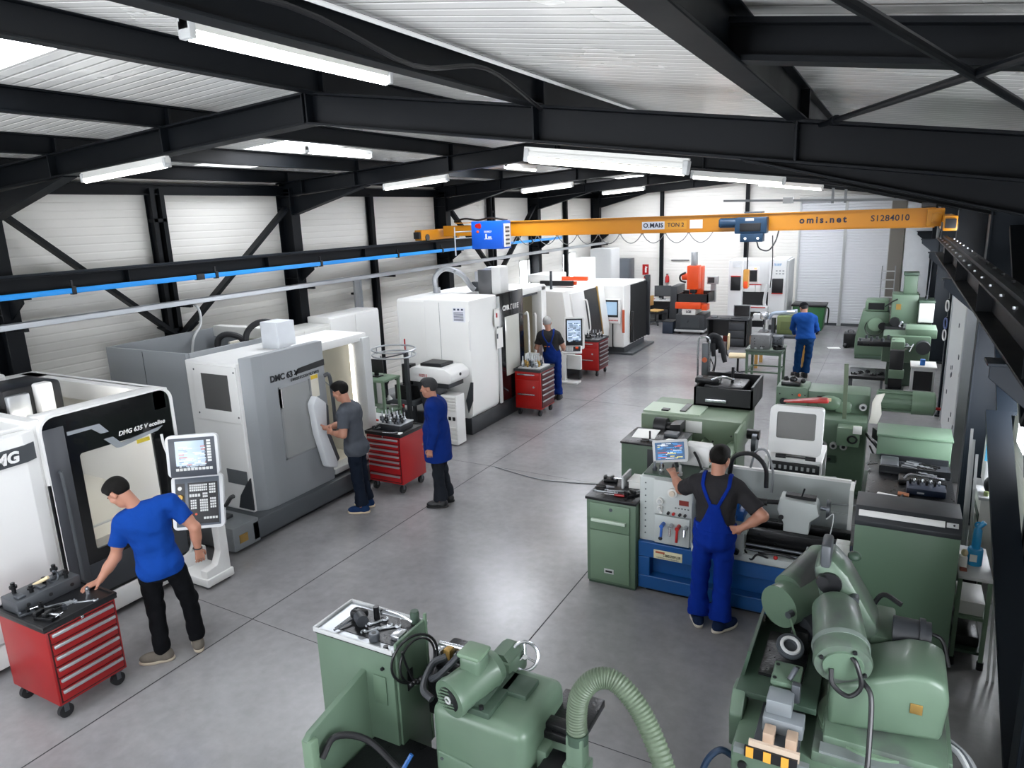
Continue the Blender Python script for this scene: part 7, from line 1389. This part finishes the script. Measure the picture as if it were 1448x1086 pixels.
# ================================================================ people: one continuous skin surface each, clothes as children
A_ = lambda *p: np.array(p, np.float32)
def nz_(v): v = np.asarray(v, np.float64); return v/np.linalg.norm(v)
class Field:
    """smooth union of tapered capsules and ellipsoids sampled on a grid, then meshed by surface nets"""
    def __init__(s): s.p = []; s.cuts = []; s.amp = 0
    def cap(s, p, q, r1, r2=None, k=.02, flat=0): s.p.append(('c', A_(*p), A_(*q), r1, r1 if r2 is None else r2, k, flat)); return s
    def ell(s, c, r, R, k=.02): s.p.append(('e', A_(*c), A_(*r), np.array(R, np.float32), k)); return s
    def cut(s, pt, n): s.cuts.append((A_(*pt), A_(*nz_(n)))); return s
    def mesh(s, h):
        lo = np.full(3, 1e9); hi = -lo
        for q in s.p:
            if q[0] == 'c':
                m = max(q[3], q[4]); lo = np.minimum(lo, np.minimum(q[1], q[2])-m); hi = np.maximum(hi, np.maximum(q[1], q[2])+m)
            else: m = max(q[2]); lo = np.minimum(lo, q[1]-m); hi = np.maximum(hi, q[1]+m)
        lo = lo-4*h; n = np.ceil((hi+4*h-lo)/h).astype(int)+1
        D = np.full(n, .2, np.float32); ax = [(lo[i]+h*np.arange(n[i])).astype(np.float32) for i in range(3)]
        for q in s.p:
            k = q[5] if q[0] == 'c' else q[4]
            if q[0] == 'c': m = max(q[3], q[4])+k+3*h; a = np.minimum(q[1], q[2])-m; b = np.maximum(q[1], q[2])+m
            else: m = max(q[2])+k+3*h; a = q[1]-m; b = q[1]+m
            i0 = np.clip(((a-lo)/h).astype(int), 0, n); i1 = np.clip(((b-lo)/h).astype(int)+2, 0, n)
            X = ax[0][i0[0]:i1[0], None, None]; Y = ax[1][None, i0[1]:i1[1], None]; Z = ax[2][None, None, i0[2]:i1[2]]
            if q[0] == 'c':
                p, e = q[1], q[2]; d = e-p; L2 = float(d @ d)
                t0 = ((X-p[0])*d[0]+(Y-p[1])*d[1]+(Z-p[2])*d[2])/L2; t = np.clip(t0, 0, 1)
                dd = np.sqrt((X-p[0]-t*d[0])**2+(Y-p[1]-t*d[1])**2+(Z-p[2]-t*d[2])**2)-(q[3]+(q[4]-q[3])*t)
                if q[6]:
                    t2 = np.maximum(t0, 0); rr = np.sqrt((X-p[0]-t2*d[0])**2+(Y-p[1]-t2*d[1])**2+(Z-p[2]-t2*d[2])**2)-(q[3]+(q[4]-q[3])*np.minimum(t2, 1.3))
                    dd = np.maximum(rr, (t0-1)*math.sqrt(L2))
            else:
                c, r, R = q[1], q[2], q[3]; dx, dy, dz = X-c[0], Y-c[1], Z-c[2]
                l = [(dx*R[i][0]+dy*R[i][1]+dz*R[i][2])/r[i] for i in range(3)]
                k0 = np.sqrt(l[0]**2+l[1]**2+l[2]**2); k1 = np.sqrt((l[0]/r[0])**2+(l[1]/r[1])**2+(l[2]/r[2])**2)+1e-6
                dd = k0*(k0-1)/k1
            S = D[i0[0]:i1[0], i0[1]:i1[1], i0[2]:i1[2]]
            hh = np.clip(.5+.5*(S-dd)/k, 0, 1); S[...] = S*(1-hh)+dd*hh-k*hh*(1-hh)
        X = ax[0][:, None, None]; Y = ax[1][None, :, None]; Z = ax[2][None, None, :]
        if s.amp: D += s.amp*(np.sin(31*X+17*Z+3*np.sin(9*Y))*np.sin(27*Y-23*Z+2*np.sin(11*X))+.6*np.sin(55*Z+21*X-14*Y)*np.sin(13*X+19*Y))
        for (pt, nn) in s.cuts: np.maximum(D, (X-pt[0])*nn[0]+(Y-pt[1])*nn[1]+(Z-pt[2])*nn[2], out=D)
        for f in getattr(s, 'fn', ()): np.maximum(D, f(X, Y, Z).astype(np.float32), out=D)
        return nets(D, lo, h)
def nets(D, lo, h):
    I = D < 0; nx, ny, nz = D.shape
    c = np.zeros((nx-1, ny-1, nz-1), np.int8)
    for i in (0, 1):
        for j in (0, 1):
            for k in (0, 1): c += I[i:nx-1+i, j:ny-1+j, k:nz-1+k]
    act = np.argwhere((c > 0) & (c < 8)); idx = np.full(c.shape, -1, np.int32); idx[tuple(act.T)] = np.arange(len(act))
    acc = np.zeros((len(act), 3)); cnt = np.zeros(len(act)); cor = [(i, j, k) for i in (0, 1) for j in (0, 1) for k in (0, 1)]
    for a in cor:
        for ax in range(3):
            if a[ax]: continue
            b = list(a); b[ax] = 1; pa = act+a; pb = act+b
            da = D[tuple(pa.T)]; db = D[tuple(pb.T)]; m = (da < 0) != (db < 0); t = da[m]/(da[m]-db[m])
            acc[m] += pa[m]+t[:, None]*(np.array(b)-a); cnt[m] += 1
    v = lo+h*acc/cnt[:, None]; F = []
    for ax in range(3):
        s0 = [slice(1, -1)]*3; s1 = [slice(1, -1)]*3; s0[ax] = slice(0, -1); s1[ax] = slice(1, None)
        A, Bq = I[tuple(s0)], I[tuple(s1)]; e = np.argwhere(A != Bq)
        off = np.ones(3, int); off[ax] = 0; E = e+off; u, w = (ax+1) % 3, (ax+2) % 3
        def g(du, dw): q = E.copy(); q[:, u] -= du; q[:, w] -= dw; return idx[tuple(q.T)]
        Q = np.stack([g(1, 1), g(0, 1), g(0, 0), g(1, 0)], 1); fl = ~A[tuple(e.T)]; Q[fl] = Q[fl][:, ::-1]; F.append(Q)
    return v, np.concatenate(F)
def sdf_obj(f, h, name, m, parent):
    v, q = f.mesh(h); r = parent
    while r.parent is not None: r = r.parent
    Mi = np.array(ROOT[r.name].inverted()); v = v @ Mi[:3, :3].T+Mi[:3, 3]
    me = bpy.data.meshes.new(name); n = len(v); nq = len(q)
    me.vertices.add(n); me.vertices.foreach_set('co', v.astype(np.float32).ravel()); me.loops.add(nq*4); me.loops.foreach_set('vertex_index', q.astype(np.int32).ravel())
    me.polygons.add(nq); me.polygons.foreach_set('loop_start', np.arange(0, nq*4, 4, dtype=np.int32)); me.update(calc_edges=True); me.validate()
    me.polygons.foreach_set('use_smooth', [True]*len(me.polygons)); me.materials.append(m)
    o = bpy.data.objects.new(name, me); COL.objects.link(o); o.parent = parent; return o
SKIN = mat('#a87660', .5, 0, .06, 12); SKIN2 = mat('#b0806c', .5, 0, .07, 12)
HAIRB = mat('#0a0806', .6, 0, .25, 60, bump=.5, bscale=180); HAIRG = mat('#343536', .6, 0, .3, 60, bump=.5, bscale=180); HAIRW = mat('#a3a3a2', .65, 0, .2, 60, bump=.4, bscale=160)
def cloth(h, v=.12):
    m = mat(h, .9, 0, v, 7, bump=.5, bscale=26); m.node_tree.nodes['Principled BSDF'].inputs['Specular IOR Level'].default_value = .12; return m
for m_ in (HAIRB, HAIRG, HAIRW): m_.node_tree.nodes['Principled BSDF'].inputs['Specular IOR Level'].default_value = .15
def hand(f, w, d, pn, thumb, curl, spread=.011, k=.006):
    """wrist, finger direction, palm normal (the side the fingers close toward), thumb side"""
    w = np.array(w, float); d = nz_(d); pn = nz_(np.array(pn)-d*np.dot(pn, d)); t = nz_(np.cross(d, pn)); t = t if np.dot(t, thumb) > 0 else -t
    for i, (off, L, r) in enumerate(((.031, .072, .0082), (.0105, .08, .0085), (-.0105, .074, .0082), (-.031, .058, .0072))):
        base = w+d*.085+t*off-pn*.004*abs(i-1.3)*.5
        f.cap(w+d*.012+t*off*.45, base, .0145, .0118, .014)
        a = curl[i] if hasattr(curl, '__len__') else curl; p = base; dd = nz_(d+t*spread*(1.5-i)*4)
        for j, s_ in enumerate((.46, .32, .26)):
            ang = a*(.75 if j == 0 else 1.0)*(j+1)*.5+.12*j; e = nz_(dd*math.cos(ang)+pn*math.sin(ang)); q = p+e*L*s_
            f.cap(p, q, r*(1-.06*j), r*(.95-.08*j), .004); p = q
    b0 = w+d*.022+t*.026+pn*.006; b1 = b0+nz_(d*.62+t*.62+pn*.35)*.042; b2 = b1+nz_(d*.85+t*.25+pn*.45)*.03; b3 = b2+nz_(d*.9+pn*.35)*.024
    f.cap(w+d*.01+t*.012, b0, .015, .0135, .012); f.cap(b0, b1, .013, .0105, .01); f.cap(b1, b2, .0102, .0092, .004); f.cap(b2, b3, .0092, .0072, .004)
def person(lab, P, hf, skin=SKIN, hair=HAIRB, fat=1., h=.0055, hands=None, sleeve=.62, shirt=None, shirt_name='t_shirt', hem=-.06, trousers=None, tname='trousers', dung=None, coat=None, shoe=None, sole=None, cap=None, long_sleeve=False, cuff=.07, base=None, jogger=False):
    P = {k: np.array(v, float) for k, v in P.items()}
    root = thing('person', lab, 'person', (P['B'][0], P['B'][1], 0), 0)
    Mh = (P['Lh']+P['Rh'])/2; up = nz_(P['N']-Mh); r = nz_(P['Rs']-P['Ls']); r = nz_(r-up*np.dot(r, up)); f = np.cross(up, r); T = [r, f, up]
    rh = P['Rh']-P['Lh']; rh = nz_(rh-up*np.dot(rh, up)); TH = [rh, np.cross(up, rh), up]
    def at(t): return Mh+(P['N']-Mh)*t
    hf = nz_(hf); hr = nz_(np.cross(hf, up*.7+np.array((0, 0, .3)))); hu = np.cross(hr, hf); HT = [hr, hf, hu]; H = P['H']
    def hp(a, b, c): return H+hr*a+hf*b+hu*c
    def torso(F, g, k=.06, sh=.062):
        F.ell(Mh+up*.0, (.158*fat+g, .115*fat+g, .14+g), TH, k); F.ell(at(.3), (.142*fat+g, .106*fat+g, .16+g), T, k); F.ell(at(.66)-f*.005, (.16+g, .116+g, .18+g), T, k)
        F.cap(P['Ls']*.94+P['Rs']*.06-up*.0, P['Rs']*.94+P['Ls']*.06, sh+g, None, k); F.cap((P['Ls']+P['N'])/2, (P['Rs']+P['N'])/2, .05+g, None, k); F.cap(at(.8)-r*.07-f*.03, at(.8)+r*.07-f*.03, .09+g, None, k)
    # ---- skin
    B_ = Field(); torso(B_, 0.)
    B_.cap(P['N']-up*.08, hp(0, -.02, -.06), .062, .054, .03)
    B_.ell(hp(0, -.012, .026), (.074, .094, .086), HT, .02); B_.ell(hp(0, .028, -.04), (.058, .066, .08), HT, .025); B_.ell(hp(0, .05, -.088), (.042, .042, .034), HT, .03)
    B_.cap(hp(0, .09, .008), hp(0, .108, -.026), .009, .014, .012); B_.cap(hp(-.034, .078, .016), hp(.034, .078, .016), .013, None, .015); B_.cap(hp(-.018, .087, -.06), hp(.018, .087, -.06), .009, None, .012)
    for s in (-1, 1): B_.ell(hp(.074*s, -.004, -.008), (.016, .026, .035), HT, .008); B_.cap(hp(.04*s, .068, -.02), hp(.045*s, .05, -.04), .022, None, .02)
    for s in 'LR':
        S, E, Wr = P[s+'s'], P[s+'e'], P[s+'w']; d1 = nz_(E-S); d2 = nz_(Wr-E)
        B_.cap(S, E, .056, .043, .03); B_.cap(S+d1*.1, S+d1*.2, .05, .048, .03); B_.cap(E, E+d2*.1, .043, .044, .03); B_.cap(E+d2*.07, Wr, .042, .029, .02)
        K, An = P[s+'k'], P[s+'a']; B_.cap(P[s+'h'], K, .076, .05, .03); B_.cap(K, An, .048, .036, .03); B_.cap(K+(An-K)*.12-f*.008, K+(An-K)*.4-f*.006, .046, .044, .03)
        fd = nz_((P[s+'t']-An)*A_(1, 1, 0)); B_.cap(An, A_(An[0], An[1], .045)+fd*.09, .032, .024, .02)
        d, pn, th, cu = hands[s]; hand(B_, Wr, d, pn, th, cu)
    body = sdf_obj(B_, h, 'body', skin, root)
    # ---- face details and hair
    for s in (-1, 1):
        e = B().sph(hp(.031*s, .0845, -.002), .0105, 10).out('eye', mat('#d8d4cc', .3), body, smooth=60); B().sph(hp(.031*s, .0915, -.002), .0052, 8).out('iris', BLACK, e)
        B().tube([hp(.014*s, .096, .02), hp(.032*s, .095, .025), hp(.05*s, .08, .02)], .0045, 6, 3).out('eyebrow', hair, body)
    Hh = Field(); Hh.ell(hp(0, -.012, .032), (.087, .107, .101), HT, .02); Hh.ell(hp(0, .035, .085), (.066, .066, .042), HT, .03); Hh.amp = .0022
    Hh.cut(hp(0, .058, .046), hf*.8-hu*.6); Hh.cut(hp(0, 0, -.018), -hu+hf*.5)
    Hh.fn = [lambda X, Y, Z: np.minimum(((X-H[0])*hf[0]+(Y-H[1])*hf[1]+(Z-H[2])*hf[2])+.03, .022-((X-H[0])*hu[0]+(Y-H[1])*hu[1]+(Z-H[2])*hu[2]))]
    sdf_obj(Hh, .005, 'hair', hair, root)
    if cap is not None:
        C = Field(); C.ell(hp(0, -.012, .034), (.09, .11, .098), HT, .02); C.cut(hp(0, 0, .03), -hu+hf*.12); sdf_obj(C, .006, 'cap', cap, root)
    # ---- clothes
    if coat is None:
        S_ = Field(); torso(S_, .02); S_.amp = .003 if dung else .0045
        for s in 'LR':
            S, E, Wr = P[s+'s'], P[s+'e'], P[s+'w']
            if long_sleeve: S_.cap(S, E, .074, .062, .03); S_.cap(E, Wr+nz_(Wr-E)*.0, .06, .044, .03, 1)
            else: S_.cap(S, S+(E-S)*sleeve, .074, .071, .03, 1)
        if not dung: S_.ell(Mh-f*.03-up*.03, (.142*fat+.02, .108*fat+.02, .13), TH, .04); S_.ell(Mh-up*.03, (.165*fat+.02, .122*fat+.02, .14), TH, .04)
        S_.cut(Mh+up*hem, -up); sdf_obj(S_, h*1.1, shirt_name, shirt, root)
    else:
        S_ = Field(); torso(S_, .028); S_.amp = .004
        bot = Mh+A_(0, 0, -.24); S_.cap(at(.3), bot, .155, .17, .08, 1); S_.cap(at(.3)+r*.05, bot+rh*.07, .13, .145, .08, 1); S_.cap(at(.3)-r*.05, bot-rh*.07, .13, .145, .08, 1)
        for s in 'LR': S, E, Wr = P[s+'s'], P[s+'e'], P[s+'w']; S_.cap(S, E, .082, .068, .04); S_.cap(E, Wr, .066, .054, .03, 1)
        S_.cut(Mh+A_(0, 0, -.22), (0, 0, -1)); cm = sdf_obj(S_, h*1.1, 'work_coat', coat, root)
        C = Field(); C.cap(P['N']-up*.05-f*.03, P['N']+up*.005-f*.045, .085, .07, .03, 1); C.cut(P['N']+f*.02, f); sdf_obj(C, h, 'collar', coat, cm)
        B().box(-.045, .045, -.006, .006, -.02, .02, bev=.005).out('belt', coat, cm, local=True, M=Mx.Translation(V(at(.36)-f*.15)-V(root.location)) @ Mx((V(r), V(f), V(up))).transposed().to_4x4())
    def legs(F, g, top):
        F.ell(Mh+up*.0, (.158*fat+g, .118*fat+g, .14+g), TH, .05); F.ell(Mh-f*.035-up*.03, (.13*fat+g, .095*fat+g, .1+g), TH, .05)
        for s in 'LR':
            K, An = P[s+'k'], P[s+'a']; F.cap(P[s+'h'], K, .084+g, .062+g, .028); F.cap(K, An+(K-An)*.12, .062+g, cuff-.012+g, .03, 0 if jogger else 1)
            if jogger: F.cap(An+(K-An)*.2, An+(K-An)*.05, .05+g, .042+g, .02, 1)
            else: F.cap(An+(K-An)*.25, An+(K-An)*.06, cuff+g, cuff+.004+g, .03, 1)
        F.cut(Mh+up*top, up)
    L_ = Field(); L_.amp = .005; legs(L_, .011 if dung is None else .013, .05 if dung is None else .12)
    if dung is not None: L_.ell(at(.2), (.145*fat+.028, .108*fat+.028, .15), T, .06)
    sdf_obj(L_, h*1.1, tname, trousers if dung is None else dung, root)
    if dung is not None:
        Dg = Field(); torso(Dg, .034); Dg.amp = .002
        def co(X, Y, Z): return ((X-Mh[0])*r[0]+(Y-Mh[1])*r[1]+(Z-Mh[2])*r[2], (X-Mh[0])*f[0]+(Y-Mh[1])*f[1]+(Z-Mh[2])*f[2], (X-Mh[0])*up[0]+(Y-Mh[1])*up[1]+(Z-Mh[2])*up[2])
        ln = float(np.linalg.norm(P['N']-Mh))
        def bib(X, Y, Z):
            a, b, c = co(X, Y, Z); q_ = np.clip((c-.08)/(ln*.62-.08), 0, 1); w = .155-.115*q_**.6
            body_ = np.maximum(np.maximum(np.abs(a)-w, c-ln*.62), .06-c)
            st = np.maximum(np.maximum(np.abs(np.abs(a)-(.025+.085*np.clip((c-ln*.56)/(ln*.38), 0, 1)))-.016, ln*.54-c), c-ln*1.1)
            return np.minimum(body_, st)
        Dg.fn = [bib]; sdf_obj(Dg, h*.9, 'bib', dung, root)
    # ---- shoes
    for s in 'LR':
        An = P[s+'a']; fd = nz_((P[s+'t']-An)*A_(1, 1, 0)); sd = np.array((fd[1], -fd[0], 0)); g = A_(An[0], An[1], 0)-fd*.02; R3 = [sd, fd, np.array((0, 0, 1.))]
        z0 = max(0., An[2]-.095)
        F = Field(); F.ell(g+fd*.10+A_(0, 0, .048+z0), (.048, .115, .05), R3, .03); F.ell(g-fd*.015+A_(0, 0, .05+z0), (.038, .05, .05), R3, .03); F.cap(g+A_(0, 0, .05+z0), g+A_(0, 0, .105+z0), .046, .044, .03, 1)
        F.cut(g+A_(0, 0, .022+z0), (0, 0, -1)); so = sdf_obj(F, .005, 'shoe', shoe, root)
        F = Field(); F.ell(g+fd*.10+A_(0, 0, .02+z0), (.051, .122, .06), R3, .03); F.ell(g-fd*.015+A_(0, 0, .02+z0), (.043, .058, .06), R3, .03); F.cut(g+A_(0, 0, .026+z0), (0, 0, 1)); F.cut(g+A_(0, 0, z0+.001), (0, 0, -1)); sdf_obj(F, .005, 'sole', sole, so)
    return root, body

vd = lambda a, b, c=0: nz_((a, b, c))
# man in the blue T-shirt, leaning over the nearest cart
p1, b1 = person('man in a bright blue T-shirt leaning with one hand on the nearest red cart', dict(B=(-5.372, 3.342),
    H=(-5.56, 3.30, 1.575), N=(-5.44, 3.40, 1.40), Ls=(-5.53, 3.27, 1.32), Rs=(-5.27, 3.55, 1.43), Le=(-5.60, 3.20, 1.02), Lw=(-5.655, 3.07, .855), Re=(-5.13, 3.64, 1.19), Rw=(-5.16, 3.66, .97),
    Lh=(-5.425, 3.36, .9), Rh=(-5.30, 3.49, .915), Lk=(-5.44, 3.37, .48), La=(-5.40, 3.345, .09), Lt=(-5.52, 3.23, 0), Rk=(-5.30, 3.60, .49), Ra=(-5.27, 3.60, .10), Rt=(-5.40, 3.68, 0)),
    (-.62, -.22, -.62), hands=dict(L=(vd(-.25, -.95, -.2), vd(0, 0, -1), vd(.9, -.2, 0), (.12, .1, .12, .18)), R=(vd(0, .1, -1), vd(-.9, .3, 0), vd(-.5, .8, 0), (.7, .8, .8, .85))),
    shirt=cloth('#0d3a88'), hem=-.10, sleeve=.66, trousers=cloth('#0d0e11'), shoe=cloth('#6c665e'), sole=mat('#b7ab98', .6), h=.005, jogger=True)
B().torus((-5.157, 3.658, .985), (.1, 0, 1), .034, .006, 20, 6).out('wristband', BLACK, b1); B().torus((-5.455, 3.385, 1.43), (-.3, -.2, 1), .068, .003, 28, 5).out('necklace', CHROME, b1)
# man in the grey T-shirt at the open cabin
person('man in a grey T-shirt and dark jeans reaching into the open cabin', dict(B=(-5.95, 6.63),
    H=(-6.03, 6.57, 1.625), N=(-5.965, 6.61, 1.455), Rs=(-6.08, 6.76, 1.36), Ls=(-5.90, 6.44, 1.37), Re=(-6.2, 6.74, 1.13), Rw=(-6.32, 6.55, 1.11), Le=(-5.86, 6.36, 1.13), Lw=(-6.08, 6.40, 1.12),
    Rh=(-5.95, 6.72, .9), Lh=(-5.90, 6.57, .9), Rk=(-5.96, 6.75, .48), Ra=(-5.93, 6.79, .09), Rt=(-6.1, 6.74, 0), Lk=(-5.90, 6.585, .48), La=(-5.86, 6.60, .09), Lt=(-6.03, 6.50, 0)),
    (-.85, -.25, -.32), hands=dict(R=(vd(-.8, -.1, .05), vd(0, -1, -.2), vd(.0, .2, 1), .7), L=(vd(-.95, .25, .1), vd(.2, .9, 0), vd(0, .1, 1), .75)),
    shirt=cloth('#4b4f56'), hem=-.12, sleeve=.72, trousers=cloth('#141b27'), shoe=cloth('#1a2f52'), sole=mat('#c9b79c', .6), h=.006)
# man in the long blue coat
person('grey-haired man in a long blue work coat standing beside the second red cart', dict(B=(-5.05, 7.2),
    H=(-5.095, 7.165, 1.61), N=(-5.05, 7.195, 1.46), Rs=(-5.15, 7.36, 1.37), Ls=(-4.97, 7.04, 1.385), Re=(-5.2, 7.40, 1.07), Rw=(-5.27, 7.32, .85), Le=(-4.95, 7.0, 1.09), Lw=(-5.0, 6.97, .865),
    Rh=(-5.07, 7.275, .88), Lh=(-5.015, 7.125, .88), Rk=(-5.06, 7.30, .47), Ra=(-5.03, 7.34, .09), Rt=(-5.17, 7.25, 0), Lk=(-5.02, 7.14, .47), La=(-5.01, 7.16, .09), Lt=(-5.16, 7.08, 0)),
    (-.88, -.36, -.12), hair=HAIRG, hands=dict(R=(vd(-.2, -.1, -1), vd(-.5, -.7, 0), vd(-.7, .2, 0), .7), L=(vd(-.15, 0, -1), vd(-.3, .9, 0), vd(-.9, -.3, 0), (.9, 1, 1, 1.05))),
    coat=cloth('#0b2668'), trousers=cloth('#1d2026'), shoe=mat('#111214', .45), sole=mat('#0d0d0e', .6), h=.006, cuff=.078, fat=1.02)
# man in dungarees by the large white machine
p4, b4 = person('grey-haired man in navy dungarees and a dark T-shirt at the large white machine', dict(B=(-5.9, 12.75),
    H=(-6.03, 12.66, 1.585), N=(-6.0, 12.66, 1.41), Ls=(-6.17, 12.62, 1.335), Rs=(-5.84, 12.72, 1.335), Le=(-6.24, 12.58, 1.08), Lw=(-6.30, 12.72, .9), Re=(-5.75, 12.8, 1.09), Rw=(-5.84, 13.0, .98),
    Lh=(-6.04, 12.68, .9), Rh=(-5.87, 12.73, .9), Lk=(-6.0, 12.72, .48), La=(-5.96, 12.72, .09), Lt=(-6.02, 12.9, 0), Rk=(-5.87, 12.76, .48), Ra=(-5.85, 12.75, .09), Rt=(-5.88, 12.95, 0)),
    (-.4, .8, -.3), hair=HAIRW, skin=SKIN2, hands=dict(L=(vd(-.3, .8, -.4), vd(.3, .3, -1), vd(1, 0, 0), .5), R=(vd(-.3, .9, -.1), vd(0, 0, -1), vd(-1, 0, 0), .4)),
    shirt=cloth('#2c2b2c'), sleeve=.7, dung=cloth('#0f2a6e'), shoe=mat('#15161a', .6), sole=mat('#222224', .7), h=.008)
B().sph((-5.965, 12.545, 1.26), (.016, .012, .05), 10).out('back_print', mat('#c8682c', .8), p4); B().box(-6.05, -5.93, 12.535, 12.545, 1.12, 1.14).out('back_print', mat('#b8622c', .8), p4)
# stooping man in blue by the green table
person('stooping man in a blue jersey and black cap beside the small green table', dict(B=(-1.6, 16.39),
    H=(-1.68, 16.56, 1.50), N=(-1.64, 16.44, 1.38), Ls=(-1.83, 16.42, 1.30), Rs=(-1.45, 16.46, 1.29), Le=(-1.88, 16.55, 1.06), Lw=(-1.86, 16.75, .9), Re=(-1.40, 16.56, 1.05), Rw=(-1.56, 16.72, .9),
    Lh=(-1.68, 16.34, .89), Rh=(-1.5, 16.36, .89), Lk=(-1.72, 16.38, .47), La=(-1.73, 16.36, .09), Lt=(-1.83, 16.48, 0), Rk=(-1.52, 16.4, .47), Ra=(-1.56, 16.37, .09), Rt=(-1.62, 16.54, 0)),
    (-.45, .75, -.5), hair=HAIRG, skin=SKIN2, cap=cloth('#101114'), hands=dict(L=(vd(0, .8, -.3), vd(.5, 0, -1), vd(1, 0, 0), .5), R=(vd(-.3, .8, -.2), vd(-.5, 0, -1), vd(-1, 0, 0), .5)),
    shirt=cloth('#174489'), shirt_name='jersey', long_sleeve=True, hem=-.04, trousers=cloth('#12355f'), shoe=mat('#15161a', .6), sole=mat('#1c1c1e', .7), h=.008, fat=1.12)
# man at the lathe, seen from behind
p6, b6 = person('man in royal blue dungarees standing at the blue-based lathe, hand on hip', dict(B=(-1.22, 5.83),
    H=(-1.215, 5.98, 1.565), N=(-1.215, 5.93, 1.405), Ls=(-1.40, 5.92, 1.335), Rs=(-1.045, 5.95, 1.325), Le=(-1.57, 6.06, 1.20), Lw=(-1.69, 6.23, 1.27), Re=(-.82, 5.88, 1.14), Rw=(-.985, 5.80, 1.03),
    Lh=(-1.305, 5.88, .9), Rh=(-1.135, 5.88, .9), Lk=(-1.335, 5.90, .48), La=(-1.34, 5.86, .09), Lt=(-1.40, 5.98, 0), Rk=(-1.14, 5.90, .48), Ra=(-1.13, 5.83, .09), Rt=(-1.03, 5.97, 0)),
    (.12, .9, -.38), hands=dict(L=(vd(-.45, .85, .12), vd(0, .2, -1), vd(.9, .4, 0), (.3, .3, .35, .4)), R=(vd(-.75, .25, -.35), vd(-.2, .95, .0), vd(-.1, .2, -1), (.35, .3, .3, .35))),
    shirt=cloth('#2b2a2c'), sleeve=.78, dung=cloth('#07277e'), shoe=cloth('#182642'), sole=mat('#cfc7b8', .6), h=.005, fat=1.04, cuff=.078)
